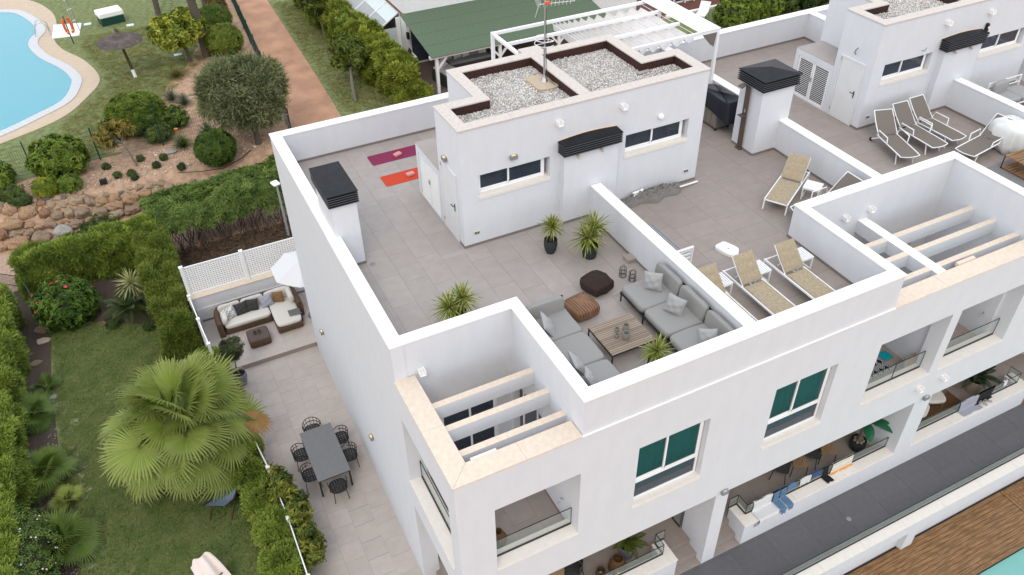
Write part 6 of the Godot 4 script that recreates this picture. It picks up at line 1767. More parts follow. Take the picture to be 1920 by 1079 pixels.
func porch_things() -> void:
	hang("white bath towel hanging over the glass at the end of the porch wall", "bath_towel", "towel", M.towel_white, 8.56, 9.22, 0.92, 0.3)
	for s in 2:
		hang(["pale blue jeans leg hanging over the coping, beside the white towel", "pale blue jeans leg hanging over the coping, further from the towel"][s], "jeans_leg", "jeans", M.denim, 9.26 + 0.25 * s, 9.46 + 0.25 * s, 0.95 - 0.05 * s, 0.05, 0.05)
	hang("faded blue denim shorts drying over the porch glass", "denim_shorts", "shorts", M.denim, 9.74, 10.05, 0.22, 0.1)
	hang("white shirt drying over the porch glass between denim pieces", "white_shirt", "shirt", M.towel_white, 10.18, 10.58, 0.26, 0.12)
	hang("dark blue shorts drying over the porch glass", "blue_shorts", "shorts", M.denim_dark, 10.60, 10.98, 0.18, 0.12)
	hang("black garment hanging over the porch glass onto the coping", "black_garment", "garment", M.cloth_black, 10.99, 11.22, 0.62, 0.12, 0.12)
	hang("cream towel with orange and blue stripes over the porch glass", "striped_towel", "towel", striped("stripe", [Color(0.72, 0.66, 0.52), Color(0.40, 0.52, 0.66), Color(0.74, 0.68, 0.55), Color(0.70, 0.30, 0.05), Color(0.74, 0.64, 0.45), Color(0.40, 0.52, 0.66), Color(0.76, 0.70, 0.58), Color(0.72, 0.62, 0.40)], Vector3(0.3, 2.4, 2.4)), 11.36, 12.15, 0.44, 0.12)
	hang("grey hooded top hanging over the far porch glass", "grey_hoodie", "garment", M.cloth_grey, 16.45, 17.25, 0.62, 0.2, 0.08)
	hang("black trousers hanging over the far porch glass", "black_trousers", "trousers", M.cloth_black, 17.20, 17.95, 0.46, 0.2, -0.1)
	hang("small white sock hanging over the far porch glass", "white_sock", "sock", M.towel_white, 18.35, 18.5, 0.2, 0.05)
	for e in [[17.42, 0.5, "pale green trainer on the far porch coping, nearer the entrance"], [17.62, 0.9, "pale green trainer on the far porch coping, further along"]]:
		var t := thing("trainer", e[2], "shoe", Vector3(e[0], 1.033, -0.14), e[1], "pair of pale green trainers")
		var s := MB.new(); s.puff(Vector3(0.05, 0.014, 0.14), 0.5, 0.6, 20, 6); part("sole", s, "towel_white", t, Vector3(0, 0.014, 0))
		s = MB.new(); s.puff(Vector3(0.042, 0.034, 0.075), 0.8, 0.8, 16, 8); part("toe", s, "fabric_lightgrey", t, Vector3(0, 0.04, 0.055))
		s = MB.new(); s.lathe(PackedVector2Array([Vector2(0.045, 0), Vector2(0.042, 0.06), Vector2(0.034, 0.062), Vector2(0.03, 0.02)]), 14); part("heel", s, "fabric_lightgrey", t, Vector3(0, 0.025, -0.07))
	# porch next to the corner: baskets, chair, round table
	var v := MB.new(); v.lathe(PackedVector2Array([Vector2(0, 0), Vector2(0.19, 0), Vector2(0.24, 0.12), Vector2(0.22, 0.30), Vector2(0.15, 0.50), Vector2(0.145, 0.55), Vector2(0.13, 0.55), Vector2(0.20, 0.28), Vector2(0, 0.05)]), 28)
	tag(obj("wicker_basket", v, M.wicker_gold, null, Vector3(4.52, 0.59, -0.68)), "tall golden wicker basket behind the porch glass beside the cycad", "basket")
	var t := thing("candle_basket", "small golden wicker lantern with a white candle behind the porch glass", "lantern", Vector3(4.03, 0.59, -0.70))
	v = MB.new(); v.lathe(PackedVector2Array([Vector2(0, 0), Vector2(0.12, 0), Vector2(0.14, 0.15), Vector2(0.115, 0.34), Vector2(0.10, 0.34), Vector2(0.12, 0.1), Vector2(0, 0.03)]), 20); part("basket", v, "wicker_gold", t)
	v = MB.new(); v.lathe(PackedVector2Array([Vector2(0.045, 0.03), Vector2(0.045, 0.2), Vector2(0, 0.2)]), 14); part("candle", v, "towel_white", t)
	t = thing("globe_lamp", "small warm globe candle behind the porch glass by the wicker basket", "lamp", Vector3(4.42, 0.59, -0.42))
	v = MB.new(); v.puff(Vector3(0.065, 0.065, 0.065), 1, 1, 16, 10); part("globe", v, "lamp_glow", t, Vector3(0, 0.20, 0))
	v = MB.new(); v.lathe(PackedVector2Array([Vector2(0.05, 0), Vector2(0.03, 0.14)]), 12); part("stand", v, "wicker_gold", t)
	t = thing("round_table", "round wooden table under the facade edge of the corner porch", "table", Vector3(2.55, 0.59, -1.15))
	v = MB.new(); v.lathe(PackedVector2Array([Vector2(0, 0.75), Vector2(0.55, 0.75), Vector2(0.56, 0.735), Vector2(0.55, 0.72), Vector2(0, 0.72)]), 40); part("table_top", v, "plank_light", t)
	v = MB.new(); v.bar(Vector3(0, 0, 0), Vector3(0, 0.72, 0), 0.05); part("pedestal", v, "black_metal", t)
	t = thing("rope_armchair", "dark rope armchair at the round wooden porch table", "chair", Vector3(3.35, 0.59, -1.05), -1.4)
	v = MB.new(); v.puff(Vector3(0.28, 0.06, 0.27), 0.6, 0.7, 24, 8); part("seat", v, "charcoal_fabric", t, Vector3(0, 0.43, 0))
	var rr: Array = []
	for i in 4:
		var row: Array = []
		for k in 15:
			var a := PI * k / 14.0; row.append(Vector3(0.30 * cos(a), 0.45 + 0.11 * i, -0.28 * sin(a)))
		rr.append(row)
	v = MB.new(); v.sheet(rr); part("back", v, "charcoal_fabric", t)
	for e in [[-0.2, 0.2], [0.2, 0.2], [-0.2, -0.2], [0.2, -0.2]]:
		v = MB.new(); v.bar(Vector3(e[0] * 1.2, 0, e[1] * 1.2), Vector3(e[0], 0.42, e[1]), 0.012); part("leg", v, "black_metal", t)
	# dining furniture on the middle porch
	for e in [[10.90, -1.02, "slatted wooden porch chair nearer the entrance steps"], [11.95, -1.0, "slatted wooden porch chair nearer the banana plant"]]:
		t = thing("slatted_chair", e[2], "chair", Vector3(e[0], 0.59, e[1]), 1.1, "slatted wooden porch chairs")
		for i in 8:
			v = MB.new(); v.beam(Vector3(-0.22, 0.45, -0.2 + 0.055 * i), Vector3(0.22, 0.45, -0.2 + 0.055 * i), 0.035, 0.018); part("seat_slat", v, "plank_light", t)
			v = MB.new(); v.beam(Vector3(-0.22, 0.50 + 0.05 * i, -0.23 - 0.012 * i), Vector3(0.22, 0.50 + 0.05 * i, -0.23 - 0.012 * i), 0.016, 0.034); part("back_slat", v, "plank_light", t)
		for q in [[-0.2, 0.2], [0.2, 0.2], [-0.2, -0.22], [0.2, -0.22]]:
			v = MB.new(); v.bar(Vector3(q[0] * 1.08, 0, q[1] * 1.08), Vector3(q[0], 0.45, q[1]), 0.012); part("leg", v, "black_metal", t)
	for e in [[10.30, -1.1, "black shell porch chair nearer the entrance steps"], [11.45, -1.1, "black shell porch chair between the two slatted chairs"]]:
		t = thing("shell_chair", e[2], "chair", Vector3(e[0], 0.59, e[1]), -0.9, "black shell porch chairs")
		rr = []
		for i in 9:
			var row: Array = []; var w := i / 8.0
			for k in 11:
				var a := -1.0 + k / 5.0
				var base := Vector3(0.24 * a, 0.44 + 0.05 * a * a, 0.22 - 0.9 * w * 0.5) if w < 0.55 else Vector3(0.24 * a, 0.44 + 0.05 * a * a + (w - 0.55) * 0.95, -0.03 - 0.25 - (w - 0.55) * 0.2 + 0.06 * a * a)
				row.append(base)
			rr.append(row)
		v = MB.new(); v.sheet(rr, Vector3(0, 1, 0.5)); part("shell", v, "charcoal_fabric", t)
		for q in [[-0.2, 0.2], [0.2, 0.2], [-0.2, -0.22], [0.2, -0.22]]:
			v = MB.new(); v.bar(Vector3(q[0] * 1.1, 0, q[1] * 1.1), Vector3(q[0] * 0.8, 0.44, q[1] * 0.8), 0.012); part("leg", v, "black_metal", t)
	t = thing("porch_table", "slatted wooden dining table set back under the middle porch ceiling", "dining table", Vector3(11.2, 0.59, -1.95))
	for i in 11:
		v = MB.new(); v.span(-1.0, 1.0, 0.72, 0.745, -0.42 + 0.077 * i, -0.42 + 0.077 * i + 0.065, 0.003); part("slat", v, "plank_light", t)
	for x: float in [-0.9, 0.9]:
		for z: float in [-0.36, 0.36]:
			v = MB.new(); v.bar(Vector3(x, 0, z), Vector3(x, 0.72, z), 0.02); part("leg", v, "black_metal", t)
	# far porch: rope chairs with cushions, rug
	v = MB.new(); v.span(14.6, 17.4, 0.592, 0.602, -2.6, -0.75, 0.003); tag(obj("brown_rug", v, M.rug_brown, null), "brown woven rug under the rope armchairs of the far porch", "rug")
	for e in [[15.55, -1.0, 0.5, "rope weave armchair with beige cushion by the wide porch pier"], [16.40, -1.15, -0.4, "rope weave armchair with beige cushion, further from the wide pier"]]:
		t = thing("weave_armchair", e[3], "chair", Vector3(e[0], 0.60, e[1]), e[2], "rope weave armchairs of the far porch")
		v = MB.new(); v.puff(Vector3(0.34, 0.08, 0.33), 0.4, 0.5, 24, 8); part("seat_cushion", v, "pot_beige", t, Vector3(0, 0.40, 0.02)); 
		t.get_child(0).material_override = M.cream_fabric
		v = MB.new(); v.X = Transform3D(Basis.from_euler(Vector3(-0.35, 0, 0)), Vector3(0, 0.62, -0.28)); v.puff(Vector3(0.30, 0.22, 0.07), 0.4, 0.4, 20, 8); part("back_cushion", v, "cream_fabric", t)
		var lat := MB.new()
		for k in 20:
			var a := PI * k / 19.0
			for dk: float in [-0.28, 0.28]:
				var b := clampf(a + dk, 0.0, PI)
				lat.bar(Vector3(0.36 * cos(a), 0.18, -0.34 * sin(a)), Vector3(0.40 * cos(b), 0.62, -0.38 * sin(b)), 0.008, 4)
		tag(part("rope_weave", lat, "fabric_grey", t), "", "", "", "stuff")
		for y in [0.18, 0.62]:
			var hp := PackedVector3Array(); var r: float = 0.36 if y < 0.3 else 0.40
			for k in 17: hp.append(Vector3(r * cos(PI * k / 16.0), y, -(r - 0.02) * sin(PI * k / 16.0)))
			v = MB.new(); v.tube(hp, 0.014, 6); part("hoop", v, "grey_metal", t)
		for q in [[-0.28, 0.24], [0.28, 0.24], [-0.26, -0.24], [0.26, -0.24]]:
			v = MB.new(); v.bar(Vector3(q[0], 0, q[1]), Vector3(q[0], 0.34, q[1]), 0.014); part("leg", v, "grey_metal", t)
	t = thing("house_plaque", "small framed sign on the end of the middle porch coping", "sign", Vector3(8.62, 1.0, 0.0), 0.0)
	v = MB.new(); v.span(-0.16, 0.22, -0.22, -0.12, 0.001, 0.012, 0.003); part("plate", v, "towel_white", t)
	v = MB.new(); v.span(-0.165, 0.225, -0.225, -0.218, 0.0125, 0.018); v.span(-0.165, 0.225, -0.122, -0.115, 0.0125, 0.018); v.span(-0.165, -0.158, -0.218, -0.122, 0.0125, 0.018); v.span(0.218, 0.225, -0.218, -0.122, 0.0125, 0.018)
	for i in 6: v.box(Vector3(-0.11 + 0.055 * i, -0.17 + 0.012 * (i % 2), 0.014), Vector3(0.03, 0.03, 0.004))
	part("frame", v, "black_metal", t)

# ---------------------------------------------------------------- plants
var CL := {}

func leaf(m: MB, base: Vector3, dir: Vector3, face: Vector3, l: float, w: float, fold := 0.25, curl := 0.15) -> void:
	var d := dir.normalized()
	var s := d.cross(face).normalized()
	if s.length() < 0.5: s = d.cross(Vector3(0.3, 0.9, 0.2)).normalized()
	var n := s.cross(d).normalized()
	var mid := base + d * l * 0.45
	var tip := base + d * l - n * l * curl
	var a := mid + s * w * 0.5 + n * w * fold; var b := mid - s * w * 0.5 + n * w * fold
	m.tri(base, a, tip, n, (n - s * 0.4).normalized(), n); m.tri(base, tip, b, n, n, (n + s * 0.4).normalized())

func clump(kind: String) -> Mesh:
	if CL.has(kind): return CL[kind]
	var r := RandomNumberGenerator.new(); r.seed = kind.hash()
	var m := MB.new(); m.tinted = true
	var spec: Array = {"cypress": [16, 0.17, 0.032, 1.1, 0.05], "broad": [13, 0.085, 0.045, 0.6, 0.06], "small": [16, 0.05, 0.026, 0.4, 0.05], "lance": [16, 0.15, 0.024, 0.8, 0.05], "olive": [20, 0.062, 0.014, 0.5, 0.06], "big": [11, 0.15, 0.075, 0.5, 0.08], "feather": [8, 0.27, 0.016, 1.3, 0.05], "grass": [14, 0.10, 0.006, 2.0, 0.05]}[kind]
	for i in spec[0]:
		var a := r.randf() * TAU; var up: float = r.randf_range(0.15, 1.0) * spec[3]
		var d := Vector3(cos(a), up, sin(a)).normalized()
		var base: Vector3 = Vector3(r.randf_range(-1, 1), r.randf_range(-0.3, 0.8), r.randf_range(-1, 1)) * spec[4]
		var g := r.randf_range(0.7, 1.2); m.col = Color(g, g, g * r.randf_range(0.8, 1.0))
		var fc := (Vector3.UP + Vector3(r.randf() - 0.5, 0, r.randf() - 0.5)).normalized()
		if kind == "cypress" or kind == "feather":
			var l: float = spec[1] * r.randf_range(0.6, 1.2)
			leaf(m, base, d, Vector3(-sin(a), 0.2, cos(a)), l, spec[2], 0.1, 0.1)
			if kind == "feather":
				for q in 7: leaf(m, base + d * l * (0.12 + 0.13 * q), (d * 0.6 + Vector3(r.randf() - 0.5, 0.2, r.randf() - 0.5) * 1.6).normalized(), fc, 0.062, 0.016, 0.1, 0.0)
			else:
				for q in 3: leaf(m, base + d * l * (0.25 + 0.22 * q), (d + Vector3(r.randf() - 0.5, 0.25, r.randf() - 0.5) * 1.3).normalized(), fc, l * 0.45, spec[2] * 0.7, 0.1, 0.0)
		else:
			leaf(m, base, d, fc, spec[1] * r.randf_range(0.7, 1.25), spec[2] * r.randf_range(0.8, 1.2), 0.25, r.randf_range(0.0, 0.35))
	CL[kind] = m.mesh()
	return CL[kind]

func bush_noise(seed: int, f: float) -> FastNoiseLite:
	var n := FastNoiseLite.new(); n.seed = seed; n.frequency = f; n.fractal_octaves = 2
	return n

func set_leaves(called: String, kind: String, pts: Array, ca: Color, cb: Color, size: float, parent: Node, upright := 0.5, mt := "leaf", seed := 1) -> MultiMeshInstance3D:
	var xf: Array = []; var cl: Array = []
	var n := bush_noise(seed, 0.9)
	for p in pts:
		var nn: Vector3 = p[1]
		if n.get_noise_3dv(p[0] * 2.9 + Vector3(40, 7, 3)) < -0.24 and rng.randf() < 0.85: continue
		var y := (nn.lerp(Vector3.UP, upright * rng.randf()) + Vector3(rng.randf() - 0.5, rng.randf() - 0.5, rng.randf() - 0.5) * 0.7).normalized()
		var x := y.cross(Vector3(rng.randf() - 0.5, rng.randf() - 0.5, rng.randf() - 0.5)).normalized()
		var s := size * rng.randf_range(0.7, 1.35)
		xf.append(Transform3D(Basis(x, y, x.cross(y)) * Basis.from_scale(Vector3.ONE * s), p[0]))
		var k := clampf(0.5 + 0.9 * n.get_noise_3dv(p[0] * 1.6) + rng.randf_range(-0.35, 0.35), 0.0, 1.0)
		cl.append(ca.lerp(cb, k))
	return scatter(called, clump(kind), M[mt], xf, cl, parent)

func ball_points(c: Vector3, r: Vector3, count: int, lump: float, seed: int, below := -0.6, depth := 0.16) -> Array:
	var out: Array = []; var n := bush_noise(seed, 1.1)
	for i in count:
		var d := Vector3(rng.randfn(), rng.randfn(), rng.randfn()).normalized()
		if d.y < below: continue
		var k := 1.0 + lump * n.get_noise_3dv(d * 1.8 + c)
		k *= 1.0 - depth * rng.randf() * rng.randf()
		out.append([c + d * r * k, (d / r).normalized()])
	return out

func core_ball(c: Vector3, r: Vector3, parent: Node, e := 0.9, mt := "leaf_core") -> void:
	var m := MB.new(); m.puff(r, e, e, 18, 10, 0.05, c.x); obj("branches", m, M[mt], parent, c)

func trunk(parent: Node, path: Array, r0: float, r1: float, mt := "bark", sides := 8) -> void:
	var p := PackedVector3Array(); var rr := PackedFloat32Array()
	for i in path.size(): p.append(path[i]); rr.append(lerpf(r0, r1, float(i) / (path.size() - 1)))
	var m := MB.new(); m.tube(p, rr, sides); obj("trunk", m, M[mt], parent)

func shrub(label: String, at: Vector3, r: Vector3, kind: String, ca: Color, cb: Color, dens := 160.0, size := 1.0, lump := 0.2, called := "round_shrub", cat := "shrub", group := "") -> Node3D:
	var t := thing(called, label, cat, at, 0.0, group)
	var c := Vector3(0, r.y * 0.92, 0)
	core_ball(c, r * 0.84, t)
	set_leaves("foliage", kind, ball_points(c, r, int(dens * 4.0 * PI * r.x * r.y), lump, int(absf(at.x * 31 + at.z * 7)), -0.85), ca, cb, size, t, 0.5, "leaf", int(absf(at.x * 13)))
	var m := MB.new(); m.bar(Vector3(0, -0.03, 0), Vector3(0, r.y * 0.4, 0), 0.05); obj("stem", m, M.bark, t)
	return t

func box_hedge(label: String, x0: float, x1: float, z0: float, z1: float, y0: float, y1: float, ca: Color, cb: Color, dens: float, kind := "cypress", size := 1.0, lump := 0.16, called := "hedge", y1b := -1.0, group := "") -> Node3D:
	var t := thing(called, label, "hedge", Vector3((x0 + x1) / 2, y0, (z0 + z1) / 2), 0.0, group)
	var h := Vector3((x1 - x0) / 2, 0, (z1 - z0) / 2)
	var n := bush_noise(int(absf(x0 * 17 + z0 * 3)), 0.55)
	var top := func(x: float, z: float) -> float:
		var u: float = (z + h.z) / (2 * h.z) if h.z > h.x else (x + h.x) / (2 * h.x)
		return (lerpf(y1, y1b, u) if y1b > 0 else y1) - y0
	var m := MB.new(); var rows: Array = []
	var seg := 14
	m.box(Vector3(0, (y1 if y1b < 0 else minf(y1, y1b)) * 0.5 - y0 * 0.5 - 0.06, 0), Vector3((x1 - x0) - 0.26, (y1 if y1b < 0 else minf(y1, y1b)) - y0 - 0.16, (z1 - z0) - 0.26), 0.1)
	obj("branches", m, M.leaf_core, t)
	var pts: Array = []
	var H := y1 - y0
	var areas := [4 * h.x * h.z, 2 * h.x * H, 2 * h.x * H, 2 * h.z * H, 2 * h.z * H]
	for f in 5:
		for i in int(areas[f] * dens):
			var u := rng.randf_range(-1, 1); var v := rng.randf()
			var p := Vector3(); var nn := Vector3()
			if f == 0: p = Vector3(u * h.x, 0, rng.randf_range(-1, 1) * h.z); p.y = top.call(p.x, p.z); nn = Vector3.UP
			elif f < 3: p = Vector3(u * h.x, v, h.z * (1 if f == 1 else -1)); p.y = v * top.call(p.x, p.z); nn = Vector3(0, 0, 1 if f == 1 else -1)
			else: p = Vector3(h.x * (1 if f == 3 else -1), v, u * h.z); p.y = v * top.call(p.x, p.z); nn = Vector3(1 if f == 3 else -1, 0, 0)
			var b := n.get_noise_3d(p.x * 1.5, p.y * 1.1, p.z * 1.5)
			p += nn * (lump * 1.6 * b - 0.12 * rng.randf() * rng.randf())
			if nn.y < 0.5: p.y *= 1.0 + 0.05 * b
			pts.append([p, (nn + Vector3.UP * 0.45).normalized()])
	set_leaves("foliage", kind, pts, ca, cb, size, t, 0.6, "leaf", int(absf(z0 * 5)))
	return t

func fan_mesh(seed: int) -> Mesh:
	var key := "fan%d" % seed
	if CL.has(key): return CL[key]
	var r := RandomNumberGenerator.new(); r.seed = seed
	var m := MB.new(); m.tinted = true
	var N := 44
	for i in N:
		var a := lerpf(-2.55, 2.55, float(i) / (N - 1)); var da := 5.1 / (N - 1) * 0.5
		var L := (0.74 + 0.26 * cos(a * 0.62)) * r.randf_range(0.92, 1.04)
		var dir := Vector3(sin(a), 0, cos(a)); var sl := Vector3(sin(a - da), 0, cos(a - da)); var sr := Vector3(sin(a + da), 0, cos(a + da))
		var fold := 0.035
		var drp := func(q: float) -> Vector3: return Vector3(0, 0.08 * q - 0.20 * q * q * (0.8 + 0.4 * absf(sin(a))), 0)
		var b0 := dir * 0.03
		var j := 0.58 * L
		var c1: Vector3 = dir * j + drp.call(j) + Vector3.UP * fold
		var l1: Vector3 = sl * j + drp.call(j); var r1: Vector3 = sr * j + drp.call(j)
		var bend := Vector3(r.randf_range(-0.06, 0.06), -r.randf_range(0.02, 0.16), r.randf_range(-0.06, 0.06))
		var k := 0.82 * L
		var c2: Vector3 = dir * k + drp.call(k) + Vector3.UP * fold * 0.5 + bend * 0.3
		var l2 := c2 - (r1 - l1) * 0.30 - Vector3.UP * 0.01; var r2 := c2 + (r1 - l1) * 0.30 - Vector3.UP * 0.01
		var tip: Vector3 = dir * L + drp.call(L) + bend
		var nl := (Vector3.UP + (sl - dir) * 6.0).normalized(); var nr := (Vector3.UP + (sr - dir) * 6.0).normalized()
		var g := r.randf_range(0.86, 1.1)
		var cc := [Color(0.92, 1.0, 0.62) * g, Color(1.0, 1.0, 0.8) * g, Color(1.35, 1.0, 0.85) * g]
		m.col = cc[0]; m.tri(b0, l1, c1, nl, nl, nl); m.tri(b0, c1, r1, nr, nr, nr)
		m.col = cc[1]; m.tri(l1, l2, c2, nl, nl, nl); m.tri(l1, c2, c1, nl, nl, nl); m.tri(c1, c2, r2, nr, nr, nr); m.tri(c1, r2, r1, nr, nr, nr)
		m.col = cc[2]; m.tri(l2, tip, c2, nl, nl, nl); m.tri(c2, tip, r2, nr, nr, nr)
	CL[key] = m.mesh()
	return CL[key]

func fan_palm(label: String, at: Vector3, h: float, n: int, stalk: float, fan: float, col: Color, seed: int, called := "fan_palm", low := -0.55) -> Node3D:
	var t := thing(called, label, "palm", at)
	var r := RandomNumberGenerator.new(); r.seed = seed
	if h > 0.3: trunk(t, [Vector3(0, -0.02, 0), Vector3(0.02, h * 0.5, 0), Vector3(0, h, 0)], 0.26, 0.17, "bark", 12)
	for i in n:
		var f := float(i) / n
		var az := i * 2.39996 + r.randf_range(-0.25, 0.25); var el := lerpf(1.30, low, pow(f, 0.8)) + r.randf_range(-0.1, 0.1)
		var d := Vector3(cos(az) * cos(el), sin(el), sin(az) * cos(el))
		var s := stalk * r.randf_range(0.75, 1.15) * (0.7 + 0.5 * f)
		var o := sub("frond", t)
		var base := Vector3(0, h, 0); var hub := base + d * s + Vector3.DOWN * 0.10 * f * s
		var fd := (d + Vector3.DOWN * (0.15 + 0.5 * f)).normalized()
		var side := Vector3(-sin(az), 0, cos(az)); var up := fd.cross(side)
		if up.y < 0: up = -up
		side = up.cross(fd)
		var roll := r.randf_range(-0.75, 0.75)
		var b := Basis(side, up, fd).rotated(fd, roll)
		var p := MB.new(); p.tube(PackedVector3Array([base, base.lerp(hub, 0.5) + Vector3.UP * 0.05 * s, hub]), PackedFloat32Array([0.022, 0.014, 0.009]), 5, false)
		obj("stalk", p, M.palm_stalk, o)
		var k := r.randf_range(0.82, 1.12) 
		var c := col * k
		var key := "palmleaf_%d_%d" % [int(col.g * 1000), i % 4]
		if not M.has(key):
			var cm := leaf_mat(key, col * [0.86, 1.0, 1.1, 0.94][i % 4], 0.45, Color(0.26, 0.32, 0.08))
		var lf := obj("blade", fan_mesh(r.randi() % 4), M[key], o)
		lf.transform = Transform3D(b * Basis.from_scale(Vector3.ONE * fan * r.randf_range(0.85, 1.12)), hub)
	return t

func yucca_head(m: MB, c: Vector3, n: int, l: float, w: float, ca: Color, cb: Color, r: RandomNumberGenerator, low := -0.5) -> void:
	for i in n:
		var az := i * 2.39996; var el := lerpf(1.45, low, pow(float(i) / n, 0.75)) + r.randf_range(-0.12, 0.12)
		var d := Vector3(cos(az) * cos(el), sin(el), sin(az) * cos(el)); var s := Vector3(-sin(az), 0, cos(az)); var nn := s.cross(d)
		if nn.y < 0: nn = -nn
		var L := l * r.randf_range(0.75, 1.1)
		var prev: Array = []
		for k in 4:
			var u := k / 3.0
			var p := c + d * L * u + Vector3.DOWN * L * 0.20 * u * u * cos(el)
			var ww: float = w * [0.7, 1.0, 0.75, 0.02][k] * 0.5
			var cur := [p - s * ww + nn * ww * 0.35, p, p + s * ww + nn * ww * 0.35]
			if k > 0:
				m.col = ca * r.randf_range(0.8, 1.15)
				var n2 := [(nn - s * 0.4).normalized(), nn, (nn + s * 0.4).normalized()]
				m.col = cb * r.randf_range(0.85, 1.15) if r.randf() < 0.55 else ca
				m.squad(prev[0], prev[1], cur[1], cur[0], n2[0], n2[1], n2[1], n2[0])
				m.col = ca * r.randf_range(0.85, 1.2)
				m.squad(prev[1], prev[2], cur[2], cur[1], n2[1], n2[2], n2[2], n2[1])
			prev = cur

func pot_mesh(r: float, h: float, round_pot := true) -> MB:
	var m := MB.new()
	if round_pot: m.lathe(PackedVector2Array([Vector2(0, 0), Vector2(r * 0.62, 0), Vector2(r * 0.85, h * 0.25), Vector2(r * 1.0, h * 0.62), Vector2(r * 0.97, h * 0.9), Vector2(r * 0.95, h), Vector2(r * 0.86, h), Vector2(r * 0.84, h * 0.86)]), 32)
	else: m.lathe(PackedVector2Array([Vector2(0, 0), Vector2(r * 0.72, 0), Vector2(r * 0.98, h * 0.93), Vector2(r * 1.02, h), Vector2(r * 0.9, h), Vector2(r * 0.88, h * 0.86)]), 32)
	return m

func potted_yucca(label: String, at: Vector3, pr: float, ph: float, heads: Array, n: int, l: float, seed: int, mt := "pot_dark") -> void:
	var t := thing("potted_yucca", label, "potted plant", at, 0.0, "potted yuccas on the roof terrace")
	obj("pot", pot_mesh(pr, ph, pr < 0.19), M[mt], t)
	var s := MB.new(); s.lathe(PackedVector2Array([Vector2(pr * 0.87, ph * 0.86), Vector2(0, ph * 0.9)]), 20); obj("soil", s, M.soil, t)
	var r := RandomNumberGenerator.new(); r.seed = seed
	for h in heads:
		var m := MB.new(); m.tinted = true
		yucca_head(m, Vector3(h[0], h[1], h[2]), n, l * 1.12, 0.042, Color(0.17, 0.21, 0.045), Color(0.52, 0.49, 0.15), r)
		tag(obj("leaves", m, M.leaf_gloss, t), "", "", "", "stuff")
		trunk(t, [Vector3(h[0] * 0.3, ph * 0.8, h[2] * 0.3), Vector3(h[0] * 0.8, lerpf(ph, h[1], 0.5), h[2] * 0.8), Vector3(h[0], h[1], h[2])], 0.035, 0.03, "bark", 7)

func cycad(label: String, at: Vector3, h: float, n: int, l: float, col: Color, seed: int, pot := 0.0, pmat := "pot_grey", ph := 0.5, low := 0.0, called := "cycad") -> void:
	var t := thing(called, label, "plant", at)
	var r := RandomNumberGenerator.new(); r.seed = seed
	if pot > 0:
		obj("pot", pot_mesh(pot, ph, false), M[pmat], t)
		var s := MB.new(); s.lathe(PackedVector2Array([Vector2(pot * 0.87, ph * 0.86), Vector2(0, ph * 0.9)]), 20); obj("soil", s, M.soil, t)
	var st := MB.new(); st.puff(Vector3(0.10, 0.14, 0.10), 0.8, 0.9, 12, 8); obj("trunk", st, M.bark, t, Vector3(0, h - 0.08, 0))
	var key := "cycad%d" % int(col.g * 1000)
	leaf_mat(key, col, 0.4, Color(0.12, 0.16, 0.04))
	for i in n:
		var az := i * 2.39996; var el := lerpf(1.2, low, float(i) / n) + r.randf_range(-0.1, 0.1)
		var m := MB.new(); m.tinted = true
		var d := Vector3(cos(az) * cos(el), sin(el), sin(az) * cos(el)); var s := Vector3(-sin(az), 0, cos(az))
		var L := l * r.randf_range(0.85, 1.1); var pts := PackedVector3Array()
		for k in 25:
			var u := k / 24.0; var p := Vector3(0, h, 0) + d * L * u + Vector3.DOWN * L * 0.42 * u * u * cos(el)
			pts.append(p)
			if k > 2:
				var w := 0.20 * L * sin(PI * clampf(u * 0.9 + 0.1, 0, 1)); var fw := (pts[k] - pts[k - 1]).normalized()
				for sd: float in [-1.0, 1.0]:
					var g := r.randf_range(0.7, 1.25); m.col = Color(g, g, g)
					leaf(m, p, s * sd + fw * 0.45 + Vector3.UP * 0.25, Vector3.UP, w, 0.022 + 0.01 * L, 0.2, 0.1)
		m.col = Color(1.2, 1.2, 0.7); m.tube(pts, 0.008, 4, false)
		obj("frond", m, M[key], t)

func flowers(parent: Node, pts: Array, size: float, col: Color, petals := 5) -> void:
	for p in pts:
		var m := MB.new(); m.tinted = true
		for k in petals:
			var a := TAU * k / petals + rng.randf() * 0.3; var g := rng.randf_range(0.8, 1.15); m.col = Color(col.r * g, col.g * g, col.b * g)
			leaf(m, Vector3.ZERO, Vector3(cos(a), 0.35, sin(a)), Vector3.UP, size, size * 0.95, 0.2, -0.1)
		var o := obj("flower", m, M.petal, parent, p[0] + p[1] * size * 0.6)
		var y: Vector3 = p[1]; var x := y.cross(Vector3(0.3, 0.1, 0.9)).normalized(); o.basis = Basis(x, y, x.cross(y))

func crown_points(clusters: Array, count: int) -> Array:
	var out: Array = []; var vol := 0.0
	for c in clusters: vol += c[1] * c[1]
	for c in clusters:
		for i in int(count * c[1] * c[1] / vol):
			var d := Vector3(rng.randfn(), rng.randfn(), rng.randfn()).normalized()
			out.append([c[0] + d * Vector3(1, 0.8, 1) * c[1] * pow(rng.randf(), 0.22), d])
	return out

